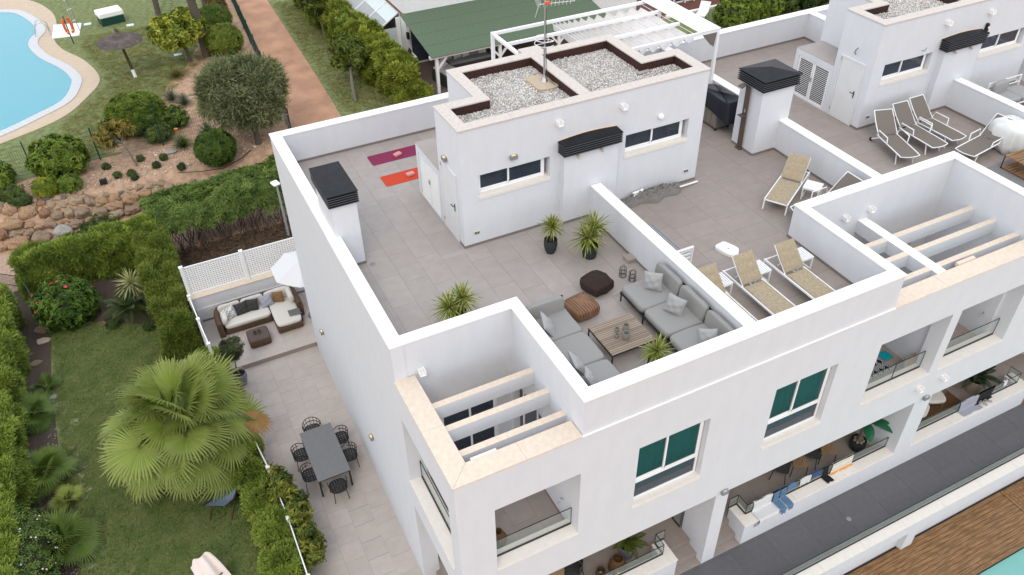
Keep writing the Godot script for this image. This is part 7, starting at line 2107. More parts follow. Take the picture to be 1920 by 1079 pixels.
func tree(label: String, called: String, at: Vector3, path: Array, r0: float, c: Vector3, r: Vector3, nclust: int, cr: float, kind: String, ca: Color, cb: Color, count: int, size: float, seed: int, mt := "bark", core := 0.0, cat := "tree", group := "") -> Node3D:
	var t := thing(called, label, cat, at, 0.0, group)
	trunk(t, path, r0, r0 * 0.6, mt)
	var rg := RandomNumberGenerator.new(); rg.seed = seed
	var top: Vector3 = path[path.size() - 1]
	var cl: Array = []
	for i in nclust:
		var d := Vector3(rg.randfn(), rg.randfn() * 0.9, rg.randfn()).normalized() * pow(rg.randf(), 0.35)
		var p := c + d * r * 0.85
		cl.append([p, cr * rg.randf_range(0.75, 1.25)])
		if i < 12:
			var m := MB.new(); m.tube(PackedVector3Array([top, top.lerp(p, 0.5) + Vector3(0, 0.05, 0), p]), PackedFloat32Array([r0 * 0.45, r0 * 0.3, r0 * 0.12]), 5, false); obj("branch", m, M[mt], t)
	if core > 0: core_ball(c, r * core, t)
	set_leaves("crown", kind, crown_points(cl, count), ca, cb, size, t, 0.4, "leaf", seed)
	return t

func plants() -> void:
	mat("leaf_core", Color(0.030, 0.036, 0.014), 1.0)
	mat("palm_stalk", Color(0.28, 0.31, 0.10), 0.5)
	var cyA := Color(0.12, 0.165, 0.026); var cyB := Color(0.35, 0.44, 0.08)
	# hedges of the private garden
	box_hedge("tall clipped cypress hedge beside the stepping stones, along the outer edge of the lawn", -10.7, -9.55, -20.2, -2.0, 0.0, 1.55, cyA, cyB, 330, "cypress", 1.0, 0.24)
	box_hedge("clipped cypress hedge at the back of the garden, in front of the brick path", -9.15, -3.95, -22.0, -21.2, 0.0, 1.75, cyA, cyB, 420, "cypress", 1.0, 0.22)
	box_hedge("narrow cypress hedge between the back hedge and the lattice fence", -4.75, -3.85, -21.2, -15.0, 0.0, 1.75, cyA, Color(0.24, 0.28, 0.055), 420, "cypress", 1.0, 0.2, "hedge", 1.15)
	for e in [[-3.55, -13.6, 0.42, 0.55, "rounded cypress shrub under the palm, by the lounge fence"], [-3.45, -9.3, 0.50, 0.65, "rounded cypress shrub by the fence opposite the dining table"], [-3.35, -8.2, 0.42, 0.52, "rounded cypress shrub next to the striped deckchair"], [-3.30, -7.2, 0.46, 0.50, "rounded cypress shrub with a yellow creeper by the fence"], [-3.20, -6.1, 0.48, 0.55, "rounded cypress shrub by the lawn towel, lower fence run"], [-3.3, -4.9, 0.5, 0.5, "rounded cypress shrub at the street end of the fence bed"]]:
		shrub(e[4], Vector3(e[0], 0, e[1]), Vector3(e[2], e[3], e[2] * 1.25), "cypress", cyA, cyB, 330, 0.85, 0.35, "cypress_shrub", "shrub", "cypress shrubs along the low fence")
	var crp := Color(0.10, 0.15, 0.03); var crb := Color(0.34, 0.33, 0.05)
	for e in [[-2.72, -7.2, 0.50, "leafy creeper spilling over the fence opposite the dining table"], [-2.50, -6.2, 0.52, "yellowing creeper spilling over the fence towards the street"], [-2.46, -5.0, 0.45, "leafy creeper at the street end of the patio fence"], [-3.62, -6.35, 0.32, "low yellow green creeper at the lawn edge of the cypress shrubs"], [-3.45, -5.3, 0.34, "thin yellow flowered creeper over the last cypress shrubs"]]:
		var t := thing("creeper", e[3], "creeper", Vector3(e[0], 0, e[1]), 0.0, "creepers on the patio fence")
		set_leaves("foliage", "broad", ball_points(Vector3(0, 0.85 if e[0] > -3 else 0.4, 0), Vector3(e[2] * 0.62, 0.42, e[2] * 1.3), 520, 0.6, int(e[1] * -9), -1.0, 0.7), crp, crb, 0.85, t)
		var m := MB.new(); m.tube(PackedVector3Array([Vector3(-0.15, 0, 0), Vector3(-0.1, 0.5, 0.1), Vector3(0, 0.9, -0.1)]), 0.02, 5); obj("stem", m, M.bark, t)
	# palms and flower bushes of the private garden
	fan_palm("large fan palm with broad pale green pleated fronds in the middle of the garden", Vector3(-4.72, 0, -9.75), 2.3, 46, 1.42, 1.04, Color(0.25, 0.295, 0.09), 3, "fan_palm", -0.62)
	var dry := leaf_mat("dry_leaf", Color(0.33, 0.185, 0.10), 0.7, Color(0.2, 0.1, 0.05))
	var dt := thing("dry_frond", "withered brown fan frond hanging on the patio side of the palm", "frond", Vector3(-2.80, 1.75, -9.2))
	var df := obj("blade", fan_mesh(2), dry, dt); df.basis = Basis.from_euler(Vector3(0.5, 1.3, 0)) * Basis.from_scale(Vector3.ONE * 0.62)
	var ds := MB.new(); ds.bar(Vector3(-1.3, 0.0, -0.2), Vector3(0, 0, 0), 0.012); obj("stalk", ds, M.bark, dt)
	fan_palm("small dark fan palm by the outer hedge, midway along the stepping stones", Vector3(-8.95, 0, -11.5), 0.25, 16, 0.5, 0.62, Color(0.13, 0.185, 0.05), 11, "small_fan_palm", 0.0)
	fan_palm("small fan palm by the outer hedge, furthest towards the hibiscus", Vector3(-9.15, 0, -14.3), 0.2, 13, 0.42, 0.5, Color(0.11, 0.17, 0.045), 12, "small_fan_palm", 0.05)
	fan_palm("dense fan palm beside the lantana with pale flowers", Vector3(-8.65, 0, -8.55), 0.3, 18, 0.5, 0.66, Color(0.13, 0.19, 0.05), 13, "small_fan_palm", 0.0)
	fan_palm("yellowish fan palm seedling between two small palms by the stepping stones", Vector3(-8.45, 0, -10.2), 0.08, 8, 0.3, 0.34, Color(0.24, 0.27, 0.07), 14, "small_fan_palm", 0.2)
	fan_palm("thin young fan palm in the shade of the hibiscus bed", Vector3(-8.75, 0, -15.6), 0.08, 8, 0.3, 0.36, Color(0.10, 0.15, 0.04), 15, "small_fan_palm", 0.2)
	var hb := shrub("hibiscus bush with bright pink flowers in the back corner of the garden", Vector3(-7.75, 0, -19.1), Vector3(1.02, 0.85, 0.9), "broad", Color(0.045, 0.10, 0.015), Color(0.15, 0.25, 0.035), 190, 1.0, 0.35, "hibiscus", "bush")
	flowers(hb, ball_points(Vector3(0, 0.78, 0), Vector3(1.06, 0.9, 0.95), 22, 0.2, 4, 0.1), 0.085, Color(0.75, 0.06, 0.13))
	var ln := shrub("lantana bush covered in small white and pink flowers by the outer hedge", Vector3(-9.45, 0, -8.2), Vector3(0.85, 0.75, 1.5), "small", Color(0.07, 0.13, 0.025), Color(0.20, 0.27, 0.06), 200, 1.2, 0.35, "lantana", "bush")
	flowers(ln, ball_points(Vector3(0, 0.70, 0), Vector3(0.9, 0.8, 1.55), 120, 0.3, 9, 0.1), 0.034, Color(0.80, 0.70, 0.74))
	var yt := thing("variegated_yucca", "spiky cream striped yucca rosette in front of the back hedge", "yucca", Vector3(-5.40, 0, -18.75))
	var yr := RandomNumberGenerator.new(); yr.seed = 77
	var ym := MB.new(); ym.tinted = true; yucca_head(ym, Vector3(0, 1.15, 0), 90, 0.72, 0.05, Color(0.44, 0.42, 0.19), Color(0.20, 0.24, 0.07), yr, -0.9); tag(obj("leaves", ym, M.leaf_gloss, yt), "", "", "", "stuff")
	trunk(yt, [Vector3(0.1, 0, 0.1), Vector3(0, 1.15, 0)], 0.09, 0.06)
	cycad("dark arching cycad spreading below the striped yucca", Vector3(-5.75, 0, -18.25), 0.42, 26, 1.1, Color(0.055, 0.085, 0.02), 5)
	for e in [[-6.4, -18.0, 0.22, "little dark clump plant at the edge of the cycad bed"], [-5.2, -17.2, 0.20, "little green clump plant by the narrow hedge foot"], [-4.9, -18.0, 0.25, "dark low plant in the shade of the narrow hedge"]]:
		shrub(e[3], Vector3(e[0], 0, e[1]), Vector3(e[2], e[2] * 0.7, e[2]), "small", Color(0.05, 0.09, 0.02), Color(0.12, 0.18, 0.04), 320, 0.9, 0.4, "clump_plant", "plant")
	# olive in a pot, grass of the lawn
	tree("small standard olive tree in a blue grey pot at the platform step", "potted_olive", Vector3(-2.80, 0.02, -12.80), [Vector3(0, 0.4, 0), Vector3(-0.03, 0.8, 0.02), Vector3(0.02, 1.30, 0)], 0.035, Vector3(0.0, 1.62, 0), Vector3(0.36, 0.38, 0.36), 22, 0.15, "olive", Color(0.045, 0.06, 0.03), Color(0.16, 0.18, 0.10), 900, 1.0, 21, "bark_pale", 0.0, "potted tree")
	var po: Node3D = get_node("potted_olive"); obj("pot", pot_mesh(0.24, 0.50, true), M.pot_grey, po)
	var so := MB.new(); so.lathe(PackedVector2Array([Vector2(0.21, 0.43), Vector2(0, 0.45)]), 20); obj("soil", so, M.soil, po)
	shrub("thin leafy plant in the fence corner behind the olive pot", Vector3(-3.12, 0.0, -12.15), Vector3(0.22, 0.28, 0.25), "broad", Color(0.09, 0.13, 0.03), Color(0.22, 0.25, 0.07), 300, 0.7, 0.6, "corner_plant", "plant")
	# roof terrace yuccas
	potted_yucca("potted yucca with a single head by the penthouse wall", Vector3(5.16, T, -5.66), 0.175, 0.40, [[0.02, 0.78, 0]], 62, 0.40, 1)
	potted_yucca("wide potted yucca with two heads beside the party wall", Vector3(5.95, T, -5.05), 0.235, 0.42, [[-0.13, 0.66, 0.08], [0.15, 0.78, -0.08]], 70, 0.50, 2)
	potted_yucca("potted yucca with two heads just behind the balcony parapet", Vector3(1.95, T, -4.20), 0.21, 0.40, [[-0.19, 0.60, 0.02], [0.16, 0.68, -0.03]], 70, 0.46, 3)
	potted_yucca("potted yucca between the sofas at the street parapet", Vector3(5.02, T, -0.80), 0.18, 0.40, [[0, 0.66, 0]], 70, 0.42, 4)
	# porch plants
	cycad("cycad in a grey pot at the corner porch glass", Vector3(4.98, 0.59, -0.95), 0.62, 20, 0.62, Color(0.095, 0.125, 0.022), 31, 0.25, "pot_grey", 0.50, 0.15, "potted_cycad")
	cycad("dark cycad in a large beige pot on the far porch", Vector3(18.1, 0.59, -0.95), 0.62, 20, 0.75, Color(0.035, 0.06, 0.03), 32, 0.30, "pot_beige", 0.52, 0.1, "potted_cycad")
	banana()
	# oleander hedge with bare stems
	var ol := thing("oleander_hedge", "long oleander hedge with bare brown stems below and a few white flowers", "hedge", Vector3(-1.2, 0, -22.1))
	for i in 110:
		var x := rng.randf_range(-2.6, 2.6); var z := rng.randf_range(-0.3, 0.8); var m := MB.new()
		m.tube(PackedVector3Array([Vector3(x, 0, z), Vector3(x + rng.randf_range(-0.25, 0.25), 0.6, z - 0.1), Vector3(x + rng.randf_range(-0.5, 0.5), 1.3, z + rng.randf_range(-0.5, 0.3))]), PackedFloat32Array([0.022, 0.016, 0.008]), 5, false); obj("stem", m, M.bark, ol)
	var op: Array = []; var on := bush_noise(5, 0.8)
	for i in 4200:
		var x := rng.randf_range(-3.0, 2.9); var v := rng.randf_range(-1, 1); var a := rng.randf() * PI * 1.25 - 0.12 * PI
		var b := 1.0 + 0.35 * on.get_noise_2d(x * 1.4, a)
		op.append([Vector3(x, 1.42 + (0.66 + 0.06 * x) * sin(a) * b, -0.45 + 1.10 * cos(a) * b) + Vector3(rng.randf() - 0.5, rng.randf() - 0.5, rng.randf() - 0.5) * 0.25, Vector3(0, sin(a), cos(a))])
	set_leaves("foliage", "lance", op, Color(0.11, 0.185, 0.045), Color(0.28, 0.38, 0.10), 1.15, ol, 0.8)
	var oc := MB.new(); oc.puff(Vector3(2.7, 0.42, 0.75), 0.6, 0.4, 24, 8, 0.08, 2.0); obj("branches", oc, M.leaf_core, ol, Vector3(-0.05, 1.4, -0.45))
	flowers(ol, [[Vector3(0.25, 2.02, -0.75), Vector3.UP], [Vector3(0.42, 2.0, -0.62), Vector3.UP], [Vector3(0.50, 2.0, -0.8), Vector3.UP], [Vector3(0.34, 1.95, -0.5), Vector3.UP], [Vector3(0.2, 1.95, -0.45), Vector3.UP], [Vector3(0.45, 1.75, 0.15), Vector3.UP], [Vector3(0.5, 1.75, 0.2), Vector3.UP]], 0.06, Color(0.85, 0.85, 0.82))
	flowers(ol, [[Vector3(-0.75, 1.5, 0.55), Vector3(0, 0.4, 1)]], 0.05, Color(0.8, 0.1, 0.3))
	var pk := shrub("wispy oleander with pink flowers at the foot of the boulders", Vector3(-6.2, 0, -24.3), Vector3(0.75, 0.45, 0.5), "lance", Color(0.09, 0.14, 0.04), Color(0.2, 0.25, 0.08), 90, 0.95, 0.6, "pink_oleander", "bush")
	flowers(pk, ball_points(Vector3(0, 0.5, 0), Vector3(0.75, 0.45, 0.5), 16, 0.3, 2, 0.1), 0.05, Color(0.72, 0.12, 0.35))
	communal_plants()
	# grass
	var gx: Array = []; var gc: Array = []; var gn := bush_noise(50, 0.5)
	for i in 42000:
		var x := rng.randf_range(-8.5, -3.75); var z := rng.randf_range(-19.0, -3.5)
		if not Geometry2D.is_point_in_polygon(Vector2(x, z), lawn_line): continue
		gx.append(Transform3D(Basis(Vector3.UP, rng.randf() * TAU) * Basis.from_scale(Vector3(1.1, rng.randf_range(0.3, 0.55), 1.1)), Vector3(x, 0.008, z)))
		var k := clampf(0.5 + gn.get_noise_2d(x * 2.5, z * 2.5) + rng.randf_range(-0.3, 0.3), 0, 1)
		gc.append(Color(0.33, 0.37, 0.14).lerp(Color(0.22, 0.30, 0.09), k))
	var gi := scatter("lawn_grass", clump("grass"), M.leaf, gx, gc); tag(gi, "short blades of the garden lawn", "grass")
	gx = []; gc = []
	for i in 16000:
		var x := rng.randf_range(-7.0, 10.0); var z := rng.randf_range(-46.0, -28.5)
		if not ((x > 6.0 + (-28.0 - z) * 0.03 and x < 9.6) or (x < 0.8 + (z + 39) * -0.2 - maxf(0.0, z + 39) * 0.45 and z < -29.9)): continue
		if Geometry2D.is_point_in_polygon(Vector2(x, z), smooth_pool): continue
		gx.append(Transform3D(Basis(Vector3.UP, rng.randf() * TAU) * Basis.from_scale(Vector3(1.6, rng.randf_range(0.4, 0.7), 1.6)), Vector3(x, G + 0.004, z)))
		var k := clampf(0.5 + gn.get_noise_2d(x * 2.0, z * 2.0) + rng.randf_range(-0.3, 0.3), 0, 1)
		gc.append(Color(0.44, 0.38, 0.16).lerp(Color(0.31, 0.33, 0.11), k))
	gi = scatter("communal_grass", clump("grass"), M.leaf, gx, gc); tag(gi, "short blades of the communal lawns", "grass")
	# stones and clods on bare earth
	var sx: Array = []; var sc: Array = []; var sm := rock_mesh(99)
	for i in 3200:
		var x := rng.randf_range(-10.5, 2.2); var z := rng.randf_range(-29.3, -26.9)
		var q := rng.randf_range(0.008, 0.035) * (1.0 if rng.randf() < 0.95 else 2.2)
		sx.append(Transform3D(Basis.from_euler(Vector3(rng.randf() * 6, rng.randf() * 6, 0)).scaled(Vector3(1, 0.7, 1) * q), Vector3(x, ground_h(x, z) + q * 0.2, z)))
		sc.append(Color(0.42, 0.31, 0.23) * rng.randf_range(0.6, 1.5) if rng.randf() < 0.85 else Color(0.6, 0.56, 0.5))
	tag(scatter("bed_stones", sm, M.pebble, sx, sc), "small stones scattered over the bare flower bed", "stones")
	sx = []; sc = []
	for i in 900:
		var x := rng.randf_range(-8.9, -7.6); var z := rng.randf_range(-16, -6.5); var q := rng.randf_range(0.01, 0.03)
		sx.append(Transform3D(Basis.from_euler(Vector3(0, rng.randf() * 6, 0)).scaled(Vector3(1, 0.5, 1) * q), Vector3(x, 0.008, z))); sc.append(Color(0.3, 0.25, 0.2) * rng.randf_range(0.5, 1.4))
	tag(scatter("bed_stones", sm, M.pebble, sx, sc), "small stones among the stepping stones", "stones")
	sx = []; sc = []
	for i in 5200:
		var x := rng.randf_range(-4.0, 1.4); var z := rng.randf_range(-21.8, -16.95)
		sx.append(Transform3D(Basis.from_euler(Vector3(rng.randf() * 0.5, rng.randf() * 6, rng.randf() * 0.5)) * Basis.from_scale(Vector3.ONE * rng.randf_range(0.5, 1.1)), Vector3(x, 0.02, z))); sc.append(Color(0.17, 0.11, 0.075) * rng.randf_range(0.5, 1.5))
	tag(scatter("leaf_litter", clump("small"), M.leaf, sx, sc), "dry leaves under the oleander hedge", "leaf litter")
	stepping_stones()

var smooth_pool := PackedVector2Array([Vector2(-30, -57), Vector2(-6.3, -54.9), Vector2(-4.9, -46), Vector2(-5.4, -44.3), Vector2(-4.4, -40), Vector2(-4.6, -38), Vector2(-7, -34.2), Vector2(-10, -32.8), Vector2(-30, -30)])

func stepping_stones() -> void:
	var g := ground_group("stepping_stones", "worn pale flagstones set along the edge of the lawn"); g.set_meta("category", "stepping stones")
	for e in [[-8.83, -15.77, 0.16], [-8.84, -15.40, 0.19], [-8.61, -15.1, 0.12], [-8.42, -14.64, 0.14], [-8.36, -14.21, 0.12], [-7.97, -14.0, 0.07], [-8.24, -13.19, 0.15], [-8.07, -13.62, 0.13], [-8.30, -12.8, 0.10], [-8.22, -12.45, 0.10], [-8.10, -12.06, 0.08], [-8.01, -11.54, 0.19], [-8.11, -11.12, 0.13], [-8.06, -10.78, 0.11], [-7.91, -10.5, 0.12], [-8.01, -10.2, 0.11], [-7.85, -9.2, 0.15], [-7.78, -8.84, 0.12], [-7.73, -8.05, 0.20], [-8.04, -7.64, 0.11], [-8.33, -8.09, 0.15], [-8.78, -19.07, 0.27], [-8.80, -18.35, 0.22], [-8.41, -19.3, 0.23], [-6.87, -18.35, 0.18], [-7.28, -18.62, 0.15], [-9.1, -17.2, 0.2]]:
		var m := MB.new(); var pts := PackedVector2Array(); var k := 8
		for i in k:
			var a := TAU * i / k; pts.append(Vector2(cos(a), sin(a) * 0.8) * e[2] * 1.15 * rng.randf_range(0.75, 1.15))
		m.poly(pts, -0.02, 0.022); obj("stone", m, M[["coping_pool", "rock_grey", "rock2", "pool_deck"][rng.randi() % 4]], g, Vector3(e[0], 0.006, e[1]))

func banana() -> void:
	var t := thing("banana_plant", "banana plant with broad green leaves in a dark pot by the porch pier", "potted plant", Vector3(13.05, 0.59, -0.85))
	obj("pot", pot_mesh(0.24, 0.42, true), M.pot_dark, t)
	var s := MB.new(); s.lathe(PackedVector2Array([Vector2(0.2, 0.36), Vector2(0, 0.38)]), 20); obj("soil", s, M.soil, t)
	for i in 7:
		var a := TAU * i / 7.0; var q := obj("pebble", rock_mesh(200 + i), M.rock3, t, Vector3(0.12 * cos(a), 0.40, 0.12 * sin(a))); q.basis = Basis.from_scale(Vector3.ONE * 0.05)
	trunk(t, [Vector3(0, 0.36, 0), Vector3(0.02, 0.9, 0), Vector3(-0.03, 1.35, 0.02)], 0.07, 0.05, "bark_pale")
	leaf_mat("banana_leaf", Color(0.02, 0.115, 0.055), 0.35, Color(0.05, 0.14, 0.04))
	for i in 9:
		var az := i * 2.39996 + 0.4; var el := lerpf(1.2, 0.1, i / 8.0); var L := 0.75 if i > 1 else 0.6
		var d := Vector3(cos(az) * cos(el), sin(el), sin(az) * cos(el)); var sd := Vector3(-sin(az), 0, cos(az)); var rows: Array = []
		for k in 12:
			var u := k / 11.0; var p := Vector3(-0.03, 1.3, 0.02) + d * (0.12 + L * u) + Vector3.DOWN * L * 0.5 * u * u * cos(el)
			var w := 0.15 * pow(sin(PI * clampf(u * 0.93 + 0.07, 0.0, 1.0)), 0.6) + 0.004; var row: Array = []
			for j in 7:
				var v := -1.0 + j / 3.0; row.append(p + sd * w * v + Vector3.DOWN * w * 0.35 * v * v + Vector3.UP * 0.01 * sin(u * 30.0) * absf(v))
			rows.append(row)
		var m := MB.new(); m.tinted = true; m.sheet(rows); obj("leaf", m, M.banana_leaf, t)

func communal_plants() -> void:
	var ga := Color(0.095, 0.165, 0.022); var gb := Color(0.27, 0.36, 0.05)
	shrub("large rounded shrub inside the green fence, above the boulders", Vector3(-7.15, G, -29.15), Vector3(1.18, 0.86, 1.0), "broad", ga, gb, 150, 1.1, 0.25)
	shrub("small bright yellow green shrub at the top of the boulder slope", Vector3(-7.93, G, -27.45), Vector3(0.50, 0.40, 0.45), "small", Color(0.15, 0.21, 0.02), Color(0.40, 0.42, 0.04), 260, 1.1, 0.2)
	shrub("small mid green shrub beside the yellow green one above the boulders", Vector3(-6.93, G, -27.35), Vector3(0.48, 0.36, 0.42), "small", ga, gb, 260, 1.1, 0.2)
	shrub("clipped dark green ball shrub beneath the grey green tree", Vector3(-0.66, G, -26.75), Vector3(0.88, 0.80, 0.85), "small", Color(0.04, 0.085, 0.012), Color(0.11, 0.18, 0.025), 300, 1.2, 0.10)
	shrub("big clipped dome of glossy hedge behind the fence by the yellow sapling", Vector3(-3.50, G, -31.7), Vector3(1.38, 0.98, 1.15), "small", Color(0.05, 0.10, 0.012), Color(0.21, 0.28, 0.03), 220, 1.3, 0.15, "clipped_dome")
	shrub("loose green bush beside the clipped dome hedge", Vector3(-1.95, G, -31.4), Vector3(0.66, 0.5, 0.6), "broad", ga, gb, 160, 0.9, 0.4)
	shrub("low pale green bush in front of the clipped dome hedge", Vector3(-2.75, G, -30.2), Vector3(0.55, 0.38, 0.45), "small", Color(0.10, 0.15, 0.03), Color(0.22, 0.28, 0.06), 240, 1.1, 0.5)
	shrub("light green clipped ball beside the walkway fence, nearer the house", Vector3(2.2, G, -39.3), Vector3(1.05, 0.85, 0.95), "small", Color(0.10, 0.155, 0.02), Color(0.25, 0.30, 0.05), 170, 1.5, 0.12)
	shrub("light green clipped ball beside the walkway fence, further from the house", Vector3(2.35, G, -43.0), Vector3(1.0, 0.8, 0.95), "small", Color(0.08, 0.14, 0.02), Color(0.20, 0.27, 0.045), 170, 1.5, 0.12)
	shrub("leafy bush cut off by the photo edge, inside the green fence", Vector3(-9.6, G, -29.3), Vector3(0.5, 0.5, 0.5), "broad", ga, gb, 160, 1.0, 0.4)
	shrub("low straggly bush above the first boulders", Vector3(-9.35, G, -27.9), Vector3(0.5, 0.26, 0.4), "small", Color(0.05, 0.09, 0.02), Color(0.14, 0.2, 0.04), 260, 1.2, 0.5)
	shrub("low dark creeping bush over the boulder edge", Vector3(-9.0, G, -27.15), Vector3(0.5, 0.2, 0.35), "small", Color(0.05, 0.09, 0.02), Color(0.12, 0.18, 0.04), 260, 1.1, 0.5)
	shrub("rusty flowered bush behind the clipped balls", Vector3(3.0, G, -46.0), Vector3(0.6, 0.55, 0.6), "small", Color(0.12, 0.10, 0.03), Color(0.3, 0.14, 0.04), 160, 1.3, 0.4)
	shrub("spreading ground cover under the hanging oleander", Vector3(0.9, 0.4, -25.0), Vector3(1.3, 0.35, 0.7), "broad", ga, gb, 120, 0.9, 0.5, "ground_cover_bush", "bush")
	for i in 9:
		var x: float = [-4.4, -3.3, -2.9, -5.0, -3.9, -4.35, -2.3, -1.3, -5.4][i]; var z: float = [-27.4, -27.6, -28.2, -27.5, -28.6, -27.0, -26.9, -28.3, -28.6][i]
		shrub(["tuft of weeds close below the sapling", "tuft of weeds in the middle of the bare bed", "tuft of weeds near the pale stone", "tuft of weeds by the ground spotlight", "tuft of weeds behind the sapling stem", "tuft of weeds on the boulder edge", "tuft of weeds below the dark ball shrub", "tuft of weeds at the dark ball shrub's far side", "tuft of weeds near the fence post"][i], Vector3(x, G, z), Vector3(0.15, 0.13, 0.15), "small", Color(0.06, 0.09, 0.03), Color(0.13, 0.17, 0.06), 500, 0.9, 0.5, "weed_tuft", "weed", "weeds in the bare bed")
	for e in [[-0.9, -37.3, Color(0.16, 0.15, 0.05), Color(0.34, 0.27, 0.11), "dry feathery grass clump at the lawn edge behind the grey green tree"], [-1.9, -29.0, Color(0.07, 0.11, 0.03), Color(0.15, 0.20, 0.06), "spiky strelitzia clump with one orange flower by the fence"], [-0.6, -29.8, Color(0.12, 0.15, 0.09), Color(0.28, 0.31, 0.24), "silvery succulent clump under the grey green tree"], [-1.1, -33.6, Color(0.10, 0.12, 0.08), Color(0.24, 0.26, 0.2), "grey green lavender mound on the lawn edge"], [-1.6, -34.4, Color(0.10, 0.12, 0.08), Color(0.26, 0.27, 0.22), "silver leaved mound next to the lavender"]]:
		var t := thing("grass_clump", e[4], "plant", Vector3(e[0], G, e[1]))
		var m := MB.new(); m.tinted = true; var r := RandomNumberGenerator.new(); r.seed = int(e[1] * -10)
		yucca_head(m, Vector3(0, 0.02, 0), 110, 0.75, 0.035, e[2], e[3], r, 0.2); tag(obj("leaves", m, M.leaf, t), "", "", "", "stuff")
		if e[4].begins_with("spiky"):
			flowers(t, [[Vector3(-0.1, 0.85, 0), Vector3.UP]], 0.13, Color(0.75, 0.2, 0.03))
			m = MB.new(); m.bar(Vector3(0, 0, 0), Vector3(-0.1, 0.85, 0), 0.012); obj("stem", m, M.palm_stalk, t)
	# trees
	tree("broad grey green feathery tree behind the gable corner", "feathery_tree", Vector3(1.35, G, -27.6), [Vector3(0, 0, 0), Vector3(0.02, 0.5, -0.05), Vector3(-0.05, 1.1, -0.3)], 0.16, Vector3(-0.05, 2.25, -0.95), Vector3(2.05, 1.7, 1.7), 120, 0.42, "feather", Color(0.10, 0.125, 0.055), Color(0.36, 0.375, 0.215), 7000, 1.45, 41, "bark", 0.70)
	tree("leaning sapling with sparse yellowing leaves in the bare bed", "yellow_sapling", Vector3(-4.10, G, -28.2), [Vector3(0, 0, 0), Vector3(-0.12, 0.55, -0.15), Vector3(-0.30, 1.05, -0.35)], 0.045, Vector3(-0.50, 1.42, -0.75), Vector3(0.95, 0.5, 0.8), 26, 0.22, "broad", Color(0.12, 0.13, 0.03), Color(0.36, 0.27, 0.06), 620, 1.2, 42, "bark_pale")
	tree("round tree with bright lime green leaves between the palm trunks", "lime_tree", Vector3(0.12, G, -39.1), [Vector3(0, 0, 0), Vector3(-0.05, 0.6, 0), Vector3(-0.1, 1.1, -0.1)], 0.12, Vector3(-0.2, 1.85, -0.3), Vector3(1.45, 0.95, 1.3), 46, 0.40, "big", Color(0.10, 0.165, 0.02), Color(0.46, 0.47, 0.07), 2000, 1.35, 43, "bark", 0.42)
	for e in [[8.05, -39.0, Vector3(-0.35, 2.15, -0.1), 44, "orange tree on the verge, further from the house"], [6.85, -29.6, Vector3(0.55, 1.75, -2.2), 45, "leaning orange tree on the verge, nearest the house"]]:
		var c: Vector3 = e[2]
		tree(e[4], "orange_tree", Vector3(e[0], G, e[1]), [Vector3(0, 0, 0), Vector3(-0.05, 0.5, 0).lerp(c, 0.25), c * Vector3(0.75, 0.62, 0.75)], 0.11, c, Vector3(1.0, 0.75, 0.95), 34, 0.32, "broad", Color(0.06, 0.10, 0.016), Color(0.23, 0.27, 0.05), 2600, 1.5, e[3], "bark_pale", 0.55, "tree", "orange trees on the verge")
	for e in [[1.07, -39.4, 4.6, 0.24, -0.35, "thick ringed palm trunk beside the lime green tree"], [-0.45, -47.6, 5.0, 0.18, -0.2, "slim palm trunk at the top of the lawn"], [2.3, -46.0, 5.0, 0.16, -0.2, "slim palm trunk behind the clipped balls"]]:
		var t := thing("palm_tree", e[5], "palm", Vector3(e[0], G, e[1]), 0.0, "tall palms on the communal lawn")
		var p := PackedVector3Array(); var rr := PackedFloat32Array()
		for i in 60:
			var y: float = e[2] * i / 59.0
			p.append(Vector3(e[4] * 0.15 * y / e[2] + 0.04 * sin(y), y, -0.1 * y / e[2])); rr.append(e[3] * (1.0 + 0.08 * (i % 3 - 1)))
		var m := MB.new(); m.tube(p, rr, 12); obj("trunk", m, M.bark, t)
		var r := RandomNumberGenerator.new(); r.seed = int(e[1] * -3); leaf_mat("date_leaf", Color(0.10, 0.13, 0.05))
		for i in 18:
			var az := i * 2.39996; var el := lerpf(1.2, -0.5, i / 17.0); m = MB.new(); m.tinted = true
			var d := Vector3(cos(az) * cos(el), sin(el), sin(az) * cos(el)); var s := Vector3(-sin(az), 0, cos(az))
			for k in range(3, 24):
				var u := k / 23.0; var q := Vector3(e[4] * 0.15, e[2], -0.1) + d * 2.0 * u + Vector3.DOWN * 0.9 * u * u
				for sd: float in [-1.0, 1.0]: leaf(m, q, s * sd + d * 0.6, Vector3.UP, 0.42, 0.035, 0.1, 0.1)
			obj("frond", m, M.date_leaf, t)
	# cypress hedge of the neighbouring house
	var ca := Color(0.12, 0.165, 0.02); var cb := Color(0.38, 0.42, 0.065)
	for i in 6:
		var z := -44.6 + 2.75 * i
		box_hedge(["tall cypress hedge clump by the conservatory, furthest from the house", "tall cypress hedge clump by the conservatory, second along", "tall cypress hedge clump beside the conservatory front", "tall cypress hedge clump beside the lattice planter", "tall cypress hedge clump behind the leaning orange tree", "tall cypress hedge clump at the end nearest the white parapet"][i], 8.05 + 0.12 * i, 9.1 + 0.10 * i, z, z + 2.85, G, G + [1.7, 1.8, 1.7, 1.75, 2.0, 1.9][i], ca, cb, 170, "cypress", 1.5, 0.4, "cypress_clump", -1.0, "cypress hedge of the neighbouring house")
	shrub("rounded cypress bush at the corner of the neighbour's brown patio", Vector3(9.35, G, -27.75), Vector3(0.85, 0.62, 0.65), "cypress", ca, cb, 240, 1.2, 0.3, "cypress_bush", "bush")
	var wf := shrub("tall white flowered bush behind the first orange tree", Vector3(8.6, G, -35.9), Vector3(0.6, 1.2, 0.6), "small", ca, gb, 140, 1.4, 0.5, "flowering_bush", "bush")
